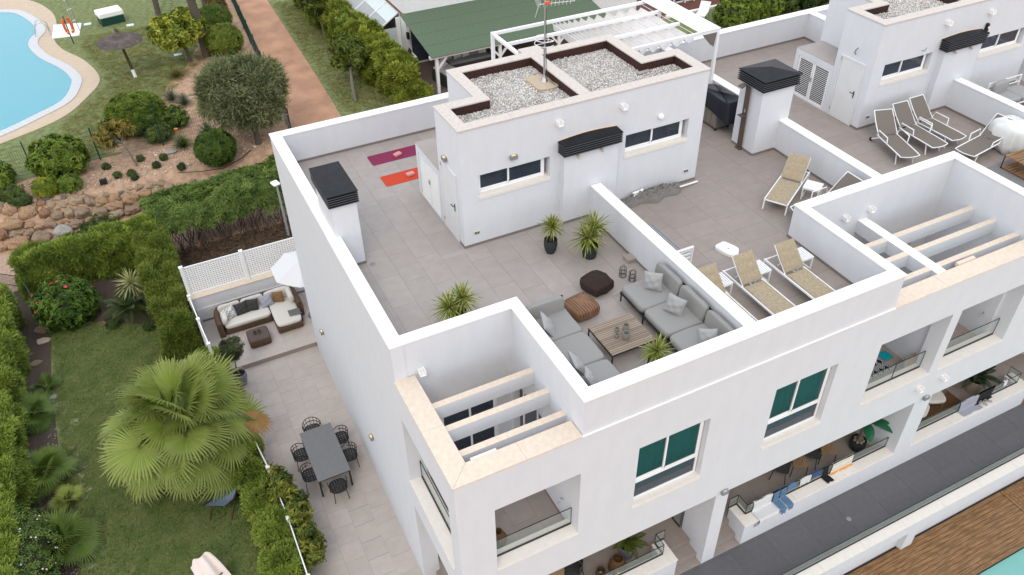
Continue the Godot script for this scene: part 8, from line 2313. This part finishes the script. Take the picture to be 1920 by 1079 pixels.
	flowers(wf, ball_points(Vector3(0, 1.1, 0), Vector3(0.62, 1.25, 0.62), 26, 0.3, 3, 0.1), 0.06, Color(0.8, 0.78, 0.76))
	for e in [[30.3, -28.7, 0.9, 0.75], [31.6, -28.9, 0.95, 0.9], [33.0, -28.7, 0.9, 0.85], [34.6, -29.2, 1.0, 0.7], [36.4, -28.9, 1.1, 0.8], [38.6, -29.2, 1.2, 0.8]]:
		var i: int = [30.3, 31.6, 33.0, 34.6, 36.4, 38.6].find(e[0])
		shrub(["leafy bush behind the rear parapet, first beyond the canopy", "bright leafy bush behind the rear parapet, second beyond the canopy", "bright leafy bush behind the rear parapet, third beyond the canopy", "grey leafy bush behind the rear parapet, fourth beyond the canopy", "dark leafy bush behind the rear parapet, fifth beyond the canopy", "dark leafy bush behind the rear parapet beside the far penthouse"][i], Vector3(e[0], G, e[1]), Vector3(e[2], e[3], e[2]), "broad", [ga, Color(0.10, 0.17, 0.02), Color(0.10, 0.17, 0.02), Color(0.05, 0.08, 0.02), Color(0.04, 0.08, 0.02), Color(0.04, 0.08, 0.02)][i], [gb, Color(0.24, 0.32, 0.04), Color(0.24, 0.32, 0.04), Color(0.14, 0.18, 0.04), Color(0.12, 0.17, 0.03), Color(0.12, 0.17, 0.03)][i], 90, 1.4, 0.45, "leafy_bush", "bush")
	for e in [[17.3, -38.5], [19.5, -37.5]]:
		shrub("white flowering bush behind the green felt roof, %s" % ("nearer the white wall" if e[0] < 18 else "nearer the canopy"), Vector3(e[0] + 4.5, G, e[1] + 3.2), Vector3(1.3, 1.3, 1.2), "small", Color(0.07, 0.11, 0.02), Color(0.22, 0.26, 0.05), 80, 1.8, 0.5, "flowering_bush", "bush")

# ---------------------------------------------------------------- communal garden fittings and neighbouring houses
func mesh_fence(label: String, a: Vector3, b: Vector3, h: float, n: int, group := "") -> void:
	var t := thing("mesh_fence", label, "fence", a, 0.0, group)
	var d := b - a; var u := d.normalized()
	for i in n + 1:
		var p := d * (float(i) / n); var m := MB.new(); m.bar(p + Vector3(0, -0.05, 0), p + Vector3(0, h + 0.06, 0), 0.028, 8); m.bar(p + Vector3(0, h + 0.06, 0), p + Vector3(0, h + 0.09, 0), 0.034, 8); obj("post", m, M.fence_green, t)
	var w := MB.new(); var L := d.length()
	for i in int(L / 0.10): w.bar(u * 0.10 * i + Vector3(0, 0.05, 0), u * 0.10 * i + Vector3(0, h, 0), 0.005, 3)
	for k in int(h / 0.2) + 1: w.bar(Vector3(0, 0.05 + 0.2 * k, 0), d + Vector3(0, 0.05 + 0.2 * k, 0), 0.006, 3)
	tag(obj("wire_mesh", w, M.fence_green, t), "", "", "", "stuff")

func around() -> void:
	var m := MB.new()
	mesh_fence("green wire mesh fence between the flower bed and the communal lawn", Vector3(-11.2, G, -29.7), Vector3(2.9, G, -29.5), 1.55, 5)
	mesh_fence("green wire mesh fence along the terracotta walkway", Vector3(3.0, G, -27.6), Vector3(4.35, G, -50), 1.35, 9)
	m = MB.new(); m.beam(Vector3(3.05, G + 0.03, -27.6), Vector3(4.40, G + 0.03, -50), 0.07, 0.08); tag(obj("fence_kerb", m, M.coping_white, null), "white kerb under the green walkway fence", "kerb")
	var gt := thing("garden_gate", "dark green mesh gate beside the outer hedge, open to the brick path", "gate", Vector3(-10.0, 0, -21.6))
	for p in [Vector3(0, 0, -0.4), Vector3(0.85, 0, 0.3), Vector3(1.3, 0, 2.0)]:
		m = MB.new(); m.bar(p, p + Vector3(0, 1.1, 0), 0.025, 8); obj("post", m, M.fence_green, gt)
	for q in [[Vector3(0, 0, -0.4), Vector3(0.85, 0, 0.3)], [Vector3(0.85, 0, 0.3), Vector3(1.3, 0, 2.0)]]:
		m = MB.new(); var a: Vector3 = q[0]; var b: Vector3 = q[1]
		for y: float in [0.08, 0.55, 1.06]: m.bar(a + Vector3(0, y, 0), b + Vector3(0, y, 0), 0.018, 6)
		obj("rail", m, M.fence_green, gt); m = MB.new()
		for i in 24: m.bar(a.lerp(b, i / 24.0) + Vector3(0, 0.08, 0), a.lerp(b, i / 24.0) + Vector3(0, 1.06, 0), 0.004, 3)
		for i in 14: m.bar(a + Vector3(0, 0.08 + 0.07 * i, 0), b + Vector3(0, 0.08 + 0.07 * i, 0), 0.004, 3)
		tag(obj("wire_mesh", m, M.fence_green, gt), "", "", "", "stuff")
	# lamp post
	var t := thing("lamp_post", "slim grey lamp post with a square white head by the oleander hedge", "lamp post", Vector3(0.86, 0, -20.72))
	m = MB.new(); m.tube(PackedVector3Array([Vector3(0, 0, 0), Vector3(-0.02, 2.5, 0)]), PackedFloat32Array([0.055, 0.04]), 10); obj("pole", m, M.lamp_post, t)
	m = MB.new(); m.X = Transform3D(Basis.from_euler(Vector3(0.1, 0.3, 0)), Vector3(-0.05, 2.58, -0.03)); m.box(Vector3(), Vector3(0.30, 0.09, 0.34), 0.03); obj("head", m, M.white_plastic, t)
	# pool side
	t = thing("pool_ladder", "curved steel pool ladder over the pale pool edge", "ladder", Vector3(-7.0, G + 0.06, -47.6))
	for z: float in [-0.3, 0.3]:
		m = MB.new(); m.tube(PackedVector3Array([Vector3(0.18, 0, z), Vector3(0.12, 0.55, z), Vector3(-0.1, 0.80, z), Vector3(-0.42, 0.72, z), Vector3(-0.62, 0.35, z), Vector3(-0.66, -0.05, z)]), 0.03, 8); obj("handrail", m, M.steel, t)
	t = thing("lifebuoy_post", "green post holding two orange lifebuoy halves by the pool pad", "lifebuoy", Vector3(-5.67, G, -45.17), 0.5)
	m = MB.new(); m.tube(PackedVector3Array([Vector3(0, 0, 0), Vector3(-0.02, 1.65, -0.12)]), 0.035, 8); obj("post", m, M.fence_green, t)
	for s: float in [-1.0, 1.0]:
		m = MB.new(); var p := PackedVector3Array()
		for k in 15: p.append(Vector3(s * (0.09 + 0.13 * sin(PI * k / 14.0)), 1.1 + 0.42 * cos(PI * k / 14.0), 0.05 - 0.05 * cos(PI * k / 14.0)))
		m.tube(p, 0.075, 8); obj("lifebuoy", m, M.orange_plastic, t)
		m = MB.new(); m.tube(p.slice(10, 12), 0.08, 8); obj("band", m, M.yellow_plastic, t)
	t = thing("pool_shower", "tall twin pole outdoor shower on the white pad by the pool", "shower", Vector3(-5.35, G + 0.045, -46.95))
	for q in [[-0.12, 0.15], [0.16, -0.15]]:
		m = MB.new(); m.tube(PackedVector3Array([Vector3(q[0], 0, q[1]), Vector3(q[0] * 0.5, 1.3, q[1] * 0.5), Vector3(0, 2.5, 0)]), 0.028, 8); obj("pole", m, M.steel, t)
	for y: float in [0.7, 1.4, 2.0]:
		m = MB.new(); m.bar(Vector3(-0.1, y, 0.1), Vector3(0.12, y, -0.1), 0.03, 6); obj("cross_piece", m, M.white_plastic, t)
	m = MB.new(); m.box(Vector3(0, 2.5, 0), Vector3(0.2, 0.14, 0.2), 0.03); obj("shower_head", m, M.white_plastic, t)
	t = thing("pump_box", "green equipment box with a thick white lid on the communal lawn", "box", Vector3(-3.25, G, -47.75), 0.18)
	m = MB.new(); m.span(-0.70, 0.70, 0, 0.48, -0.5, 0.5, 0.02); obj("body", m, M.fence_green, t)
	m = MB.new(); m.span(-0.74, 0.74, 0.481, 0.80, -0.54, 0.54, 0.05); obj("lid", m, M.coping_white, t)
	for e in [[-4.67, -48.1, "pale blue skimmer lid in the lawn beside the shower pad"], [-2.3, -46.6, "pale blue skimmer lid in the lawn beyond the green box"], [-0.37, -40.4, "pale square inspection cover in the lawn beside the lime green tree"]]:
		m = MB.new(); m.span(-0.22, 0.22, 0.0, 0.03, -0.18, 0.18, 0.008); tag(obj("inspection_cover", m, M.polycarb_clear, null, Vector3(e[0], G + 0.005, e[1])), e[2], "cover")
	t = thing("straw_parasol", "thatched straw parasol on a leaning wooden pole on the communal lawn", "parasol", Vector3(-2.95, G, -38.35))
	var top := Vector3(-0.22, 2.0, -0.35)
	m = MB.new(); m.tube(PackedVector3Array([Vector3(0, 0, 0), top]), PackedFloat32Array([0.085, 0.07]), 10); obj("pole", m, M.wood_post, t)
	m = MB.new(); m.tube(PackedVector3Array([Vector3(0, 0, 0), top * 0.22]), PackedFloat32Array([0.092, 0.09]), 10); obj("pole_foot", m, M.coping_white, t)
	m = MB.new(); m.lathe(PackedVector2Array([Vector2(0.0, 0.62), Vector2(0.09, 0.50), Vector2(0.11, 0.36), Vector2(0.16, 0.30), Vector2(0.6, 0.21), Vector2(1.12, 0.02), Vector2(1.15, -0.06), Vector2(1.05, -0.04), Vector2(0.3, 0.12)]), 48, top); obj("thatch", m, M.thatch, t)
	m = MB.new()
	for i in 760:
		var a := rng.randf() * TAU; var r0 := rng.randf_range(0.12, 0.9); var l := rng.randf_range(0.25, 0.45); var r1 := minf(r0 + l, 1.22)
		var f := func(r: float) -> float: return 0.325 - 0.20 * r - 0.07 * r * r + 0.02
		var d := Vector3(cos(a), 0, sin(a)); m.bar(top + d * r0 + Vector3.UP * (f.call(r0) + rng.randf() * 0.015), top + (d * r1) + Vector3(0, f.call(r1) - 0.015 * rng.randf(), 0), 0.009, 3)
	for i in 30:
		var a := rng.randf() * TAU; m.bar(top + Vector3(0.07 * cos(a), 0.35, 0.07 * sin(a)), top + Vector3(0.10 * cos(a * 1.3), 0.55 + rng.randf() * 0.2, 0.10 * sin(a * 1.3)), 0.01, 3)
	tag(obj("straw", m, M.thatch, t), "", "", "", "stuff")
	t = thing("ground_spotlight", "small black box spotlight on the bare bed above the boulders", "spotlight", Vector3(-5.62, G, -27.2))
	m = MB.new(); m.box(Vector3(0, 0.14, 0), Vector3(0.30, 0.24, 0.22), 0.02); obj("housing", m, M.plastic_dark, t)
	m = MB.new(); m.X = Transform3D(Basis.from_euler(Vector3(-0.5, 0, 0)), Vector3(0, 0.27, -0.01)); m.box(Vector3(), Vector3(0.26, 0.02, 0.20), 0.004); obj("lens", m, M.polycarb_grey, t)
	m = MB.new(); m.puff(Vector3(0.3, 0.06, 0.16), 0.8, 0.7, 18, 8, 0.04, 2.0); var fs := obj("flat_stone", m, M.rock_grey, null, Vector3(-2.5, G + 0.04, -28.7)); tag(fs, "flat pale stone in the bare bed by the green fence", "stone")
	m = MB.new(); m.tube(PackedVector3Array([Vector3(-2.5, G + 0.02, -26.6), Vector3(-1.6, G + 0.03, -26.2), Vector3(-0.6, G + 0.03, -26.0), Vector3(0.3, G + 0.03, -26.5), Vector3(0.9, G + 0.03, -27.1)]), 0.022, 6); tag(obj("irrigation_pipe", m, M.plastic_dark, null), "black irrigation pipe curling round the dark ball shrub", "pipe")
	# deckchair and towel on the lawn
	t = thing("striped_deckchair", "deckchair with blue and white striped cloth half hidden under the palm", "deckchair", Vector3(-4.32, 0.01, -7.95), -0.5)
	var rows: Array = []
	for i in 9:
		var row: Array = []
		for k in 7: row.append(Vector3(-0.30 + 0.1 * k, 0.55 - 0.25 * sin(PI * i / 8.0) + 0.02 * i, -0.55 + 0.13 * i))
		rows.append(row)
	m = MB.new(); m.sheet(rows, Vector3.UP); obj("sling", m, stripes_x("deck_stripe", Color(0.02, 0.07, 0.17), Color(0.40, 0.48, 0.55), 9.0), t)
	for x: float in [-0.32, 0.32]:
		m = MB.new(); m.beam(Vector3(x, 0, -0.5), Vector3(x, 0.75, 0.55), 0.03, 0.045); m.beam(Vector3(x, 0, 0.5), Vector3(x, 0.56, -0.56), 0.03, 0.045); obj("side_frame", m, M.wood_post, t)
	t = thing("draped_towel", "pink and cream striped towel draped over a folding chair on the lawn", "towel", Vector3(-5.12, 0.01, -5.62), 0.35)
	rows = []
	for i in 13:
		var row: Array = []
		for k in 17:
			var u := -1.0 + k / 8.0; var v := i / 12.0
			row.append(Vector3(u * 0.40 * (0.75 + 0.3 * v), 0.82 - 0.62 * v * v - 0.10 * u * u + 0.02 * sin(u * 9.0), -0.35 + 0.95 * v + 0.05 * sin(u * 6.0 + 1.0)))
		rows.append(row)
	m = MB.new(); m.sheet(rows, Vector3.UP); obj("towel", m, stripes_x("towel_stripe", Color(0.72, 0.60, 0.63), Color(0.74, 0.62, 0.45), 2.2), t)
	m = MB.new(); m.tube(PackedVector3Array([Vector3(-0.25, 0, 0.5), Vector3(-0.25, 0.7, -0.3), Vector3(0.25, 0.7, -0.3), Vector3(0.25, 0, 0.5)]), 0.014, 6); m.tube(PackedVector3Array([Vector3(-0.23, 0, -0.4), Vector3(-0.23, 0.5, 0.3), Vector3(0.23, 0.5, 0.3), Vector3(0.23, 0, -0.4)]), 0.014, 6); obj("chair_frame", m, M.black_metal, t)
	neighbours()

func stripes_x(key: String, a: Color, b: Color, k: float) -> Material:
	var im := Image.create(64, 8, false, Image.FORMAT_RGB8)
	for x in 64:
		var c := (a if (x / 10) % 2 == 0 else b).linear_to_srgb()
		for y in 8: im.set_pixel(x, y, c)
	var s := StandardMaterial3D.new(); s.albedo_texture = ImageTexture.create_from_image(im); s.roughness = 0.95; s.uv1_triplanar = true; s.uv1_scale = Vector3.ONE * k
	M[key] = s
	return s

func nb(p: Node, called: String, mt: String, x0: float, x1: float, y0: float, y1: float, z0: float, z1: float, bev := 0.0) -> void:
	var m := MB.new(); m.span(x0, x1, y0, y1, z0, z1, bev); obj(called, m, M[mt], p)

func neighbours() -> void:
	var f := ground_group("neighbour_patio", "brown tiled patio under the green felt roof"); f.set_meta("category", "patio")
	tiles(f, [[9.7, 13.6, -33.0, -27.4], [13.6, 21.5, -33.0, -27.4]], G + 0.03, 1.1, 0.55, Vector2(9.7, -33), 0.0, "terr")
	var h := thing("neighbour_house", "white house with green felt veranda roof and glazed lean to behind the penthouse", "house")
	nb(h, "wall", "white_paint", 11.0, 26.0, G - 0.5, 7.5, -40.0, -32.6)
	for p in [[11.05, -28.45], [14.65, -28.45], [18.2, -28.45], [21.0, -28.45]]:
		nb(h, "post", "white_paint", p[0] - 0.08, p[0] + 0.08, G, 2.93, p[1] - 0.08, p[1] + 0.08, 0.01)
		for s: float in [-1.0, 1.0]:
			if (s < 0 and p[0] < 12) or (s > 0 and p[0] > 20): continue
			var m := MB.new(); m.beam(Vector3(p[0] + s * 0.06, 2.25, p[1]), Vector3(p[0] + s * 0.6, 2.85, p[1]), 0.10, 0.10); obj("brace", m, M.white_paint, h)
	nb(h, "beam", "white_paint", 10.7, 21.3, 2.80, 2.96, -28.62, -28.40, 0.01)
	for k in 8:
		var a := k / 8.0; var b := (k + 1) / 8.0
		if k % 2 == 1: continue
		var m := MB.new(); var za := lerpf(-28.2, -32.62, a); var zb := lerpf(-28.2, -32.62, a + 0.25) - (0.06 if k < 6 else 0.0); var ya := lerpf(3.0, 3.78, a) + 0.006; var yb := lerpf(3.0, 3.78, a + 0.25)
		m.X = Transform3D(Basis.from_euler(Vector3(atan2(yb - ya, za - zb), 0, 0)), Vector3(16.05, (ya + yb) / 2, (za + zb) / 2)); m.box(Vector3(), Vector3(10.7, 0.045, Vector2(za - zb, yb - ya).length() + 0.06), 0.01); obj("felt_strip", m, M.green_roof, h)
	nb(h, "glazed_door", "glass_dark", 11.2, 13.2, G + 0.05, 3.0, -32.59, -32.56); nb(h, "door_frame", "white_paint", 11.1, 11.2, G, 3.1, -32.595, -32.52); nb(h, "door_frame", "white_paint", 13.2, 13.3, G, 3.1, -32.595, -32.52); nb(h, "door_frame", "white_paint", 11.2, 13.2, G, G + 0.1, -32.595, -32.50)
	nb(h, "painted_shade", "wicker_grey", 13.6, 20.9, G, 3.0, -32.595, -32.55)  # dark panel over the white wall, veranda shade put into its colour
	nb(h, "wall_bracket", "black_metal", 10.86, 10.99, 2.55, 2.9, -32.3, -32.1)
	# conservatory
	var zs := [-33.6, -35.5, -37.4, -39.3, -41.2, -43.1, -45.0]
	for i in zs.size() - 1:
		for q in 2:
			var m := MB.new(); var xa: float = [9.55, 10.28][q]; var xb: float = [10.28, 11.0][q]; var ya: float = [2.62, 3.08][q]; var yb: float = [3.08, 3.54][q]
			m.X = Transform3D(Basis.from_euler(Vector3(0, 0, atan2(yb - ya, xb - xa))), Vector3((xa + xb) / 2, (ya + yb) / 2, (zs[i] + zs[i + 1]) / 2)); m.box(Vector3(), Vector3(Vector2(xb - xa, yb - ya).length() - 0.01, 0.03, 1.84), 0.004); obj("roof_pane", m, M[["polycarb_grey", "polycarb_clear"][q]], h)
		nb(h, "glazing", "glass_dark", 9.58, 9.60, G + 0.3, 2.5, zs[i + 1] + 0.05, zs[i] - 0.05)
	for z: float in zs:
		var m := MB.new(); m.beam(Vector3(9.5, 2.62, z), Vector3(11.0, 3.58, z), 0.06, 0.08); obj("glazing_bar", m, M.white_plastic, h)
		nb(h, "mullion", "white_plastic", 9.55, 9.63, G, 2.6, z - 0.04, z + 0.04)
	nb(h, "gutter", "white_plastic", 9.42, 9.54, 2.52, 2.62, -45.2, -33.5, 0.02); nb(h, "eave_wall", "white_paint", 9.56, 9.62, G - 0.1, G + 0.3, -45, -33.6)
	nb(h, "roof_edge_tiles", "roof_tile", 10.92, 11.1, 3.60, 3.70, -45, -33.0, 0.03)
	nb(h, "end_pane", "polycarb_clear", 9.85, 10.75, G + 0.1, 2.75, -33.58, -33.55); nb(h, "end_frame", "white_plastic", 10.75, 10.98, G, 3.3, -33.62, -33.45, 0.01); nb(h, "end_frame", "white_plastic", 9.55, 9.72, G, 2.55, -33.3, -32.9, 0.01); nb(h, "end_frame_cap", "coping_cream", 9.45, 9.82, 2.56, 2.62, -33.4, -32.8, 0.01)
	# planter with lattice
	var t := thing("lattice_planter", "white lattice planter box with a dark urn beside the conservatory", "planter", Vector3(10.45, G, -31.2))
	lattice_panel(t, "x", -0.5, 0.45, 0.08, 0.95, 0.0, 0.09, 0.045); lattice_panel(t, "z", -0.9, -0.02, 0.08, 0.95, 0.47, 0.09, 0.045)
	nb(t, "core", "white_paint", -0.5, 0.45, 0.0, 0.93, -0.9, -0.03); nb(t, "rim", "white_plastic", -0.55, 0.52, 0.96, 1.02, -0.95, 0.04, 0.01)
	var m2 := MB.new(); m2.span(-0.45, 0.40, 1.021, 1.05, -0.85, -0.08); obj("turf", m2, M.lawn, t)
	for e in [[-0.25, 0.42, "dark brown urn on the lattice planter, the larger of the pair"], [0.28, 0.26, "dark brown urn on the lattice planter, the smaller of the pair"]]:
		m2 = MB.new(); var s: float = e[1]; m2.lathe(PackedVector2Array([Vector2(0, 0), Vector2(0.3 * s, 0), Vector2(0.45 * s, 0.5 * s), Vector2(0.3 * s, 1.0 * s), Vector2(0.12 * s, 1.25 * s), Vector2(0.1 * s, 1.4 * s), Vector2(0, 1.45 * s)]), 16); tag(obj("urn", m2, M.lantern_metal, null, Vector3(10.45 + e[0], G + 1.05, -31.6)), e[2], "urn")
	# lounge under the green roof
	t = thing("veranda_sofa", "grey corner sofa with pale pillows in the shade of the green roof", "sofa", Vector3(13.6, G + 0.03, -30.9))
	nb(t, "base", "wicker_grey", -1.2, 1.5, 0, 0.36, -0.45, 0.45, 0.03); nb(t, "back", "wicker_grey", -1.2, 1.5, 0.361, 0.85, -0.5, -0.3, 0.05); nb(t, "seat_cushion", "fabric_lightgrey", -1.1, 1.45, 0.361, 0.52, -0.29, 0.44, 0.05); nb(t, "arm", "wicker_grey", -1.35, -1.15, 0, 0.7, -0.5, 0.9, 0.04)
	for i in 5: 
		m2 = MB.new(); m2.pillow(0.5, 0.5, 0.18); var o := obj("throw_pillow", m2, M[["fabric_lightgrey", "cream_fabric", "cream_fabric", "fabric_grey", "cream_fabric"][i]], null, Vector3(12.7 + 0.5 * i, G + 0.78, -31.0)); o.rotation = Vector3(-0.4, 0.3 - 0.15 * i, 0.1); tag(o, ["grey pillow at the near arm of the shaded veranda sofa", "pale pillow second along the shaded veranda sofa", "pale pillow in the middle of the shaded veranda sofa", "grey pillow fourth along the shaded veranda sofa", "pale pillow at the far end of the shaded veranda sofa"][i], "pillow")
	t = thing("veranda_daybed", "dark daybed with a pale mattress beside the first veranda post", "daybed", Vector3(12.0, G + 0.03, -29.3), 0.2)
	nb(t, "base", "charcoal_fabric", -0.5, 0.5, 0, 0.62, -0.9, 0.9, 0.03); nb(t, "mattress", "cream_fabric", -0.45, 0.45, 0.621, 0.78, -0.85, 0.8, 0.06)
	m2 = MB.new(); m2.pillow(0.6, 0.45, 0.2); var o2 := obj("throw_pillow", m2, M.cream_fabric, null, Vector3(11.85, G + 0.98, -29.8)); o2.rotation = Vector3(-0.7, 0.4, 0.2); tag(o2, "pale pillow lying on the dark veranda daybed", "pillow")
	nb(thing("veranda_table", "pale low table beside the second veranda post", "table", Vector3(16.0, G + 0.03, -29.6)), "table_top", "table_grey", -0.6, 0.6, 0.0, 0.45, -0.4, 0.4, 0.02)
	# garden terrace far behind
	f = ground_group("far_terrace", "dark red tiled terrace of the far garden"); f.set_meta("category", "terrace")
	nb(f, "slab", "terrace_red", 22.5, 45, G - 0.1, G + 0.02, -42, -31.6); nb(f, "edging", "coping_white", 27.5, 45, G - 0.1, G + 0.10, -31.58, -31.35)
	var fh := thing("far_house", "white house with folding glass doors behind the far red terrace", "house")
	nb(fh, "wall", "white_paint", 30.5, 33.4, G, 6.0, -38, -33.5); nb(fh, "wall", "white_paint", 33.4, 46, G, 6.0, -38, -33.8)
	for x: float in [29.4, 30.1]:
		nb(fh, "door_frame", "white_plastic", x, x + 0.06, G + 0.03, 3, -33.4, -33.3); nb(fh, "door_frame", "white_plastic", x + 0.55, x + 0.61, G + 0.03, 3, -33.0, -32.9); nb(fh, "door_pane", "glass_dark", x + 0.06, x + 0.55, G + 0.1, 2.9, -33.2, -33.17); nb(fh, "door_rail", "white_plastic", x + 0.06, x + 0.55, G + 0.03, G + 0.1, -33.25, -33.1)
	for e in [[31.6, -31.0, 0.34, "terracotta pot with a dark shrub at the edge of the far terrace"], [32.6, -31.3, 0.28, "smaller terracotta pot further along the far terrace edge"]]:
		t = thing("terracotta_pot", e[3], "potted plant", Vector3(e[0], G, e[1])); obj("pot", pot_mesh(e[2], 0.5, false), M.terracotta, t)
		set_leaves("foliage", "small", ball_points(Vector3(0, 0.6, 0), Vector3(0.3, 0.25, 0.3), 160, 0.4, 3), Color(0.03, 0.06, 0.02), Color(0.08, 0.13, 0.03), 1.3, t)
	t = thing("white_lounger", "folded white garden lounger on the brown grass of the far garden", "sun lounger", Vector3(29.3, G, -30.3), 0.7)
	for q in [[-0.55, 0.35, 0.45, 0.30], [0.45, 0.30, 0.95, 0.75]]:
		var m := MB.new(); m.beam(Vector3(q[0], q[1], 0), Vector3(q[2], q[3], 0), 0.62, 0.06); obj("panel", m, M.white_plastic, t)
	for x: float in [-0.4, 0.4]: nb(t, "leg", "white_plastic", x - 0.03, x + 0.03, 0, 0.31, -0.28, 0.28)
	sheet_poly("far_lawn", v2([22.5, -31.3, 45, -31.3, 45, -27.6, 22.5, -27.6]), G + 0.008, "lawn", "dry brown grass of the far garden behind the rear parapet")

func _ready() -> void:
	rng.seed = 4242
	var cam := Camera3D.new()
	cam.name = "camera"
	cam.fov = 38.75; cam.near = 0.1; cam.far = 400.0
	cam.position = Vector3(-3.0316, 19.9488, 9.0017)
	cam.rotation = Vector3(-0.680881, -0.449868, -0.021818)
	add_child(cam); cam.make_current()
	var sm := ProceduralSkyMaterial.new()
	sm.sky_top_color = Color(0.89, 0.925, 0.98); sm.sky_horizon_color = Color(0.995, 0.995, 1.0)
	sm.sky_curve = 0.3; sm.ground_bottom_color = Color(0.30, 0.29, 0.27); sm.ground_horizon_color = Color(0.55, 0.55, 0.54)
	sm.sky_energy_multiplier = 1.15
	var sky := Sky.new(); sky.sky_material = sm
	var env := Environment.new()
	env.background_mode = Environment.BG_SKY; env.sky = sky
	env.background_energy_multiplier = 1.0
	env.tonemap_mode = Environment.TONE_MAPPER_LINEAR
	env.tonemap_exposure = 1.22
	env.sdfgi_enabled = true; env.ssao_enabled = true; env.ssil_enabled = true
	var we := WorldEnvironment.new(); we.name = "world_environment"; we.environment = env; add_child(we)
	var sun := DirectionalLight3D.new()
	sun.name = "sun"
	sun.light_energy = 0.34; sun.light_angular_distance = 26.0; sun.light_color = Color(1.0, 0.975, 0.94)
	sun.shadow_enabled = true
	sun.rotation_degrees = Vector3(-50, -34, 0)
	add_child(sun)
	materials()
	ground()
	build_houses()
	floors()
	roof_things()
	fittings()
	patio()
	porch_things()
	around()
	plants()
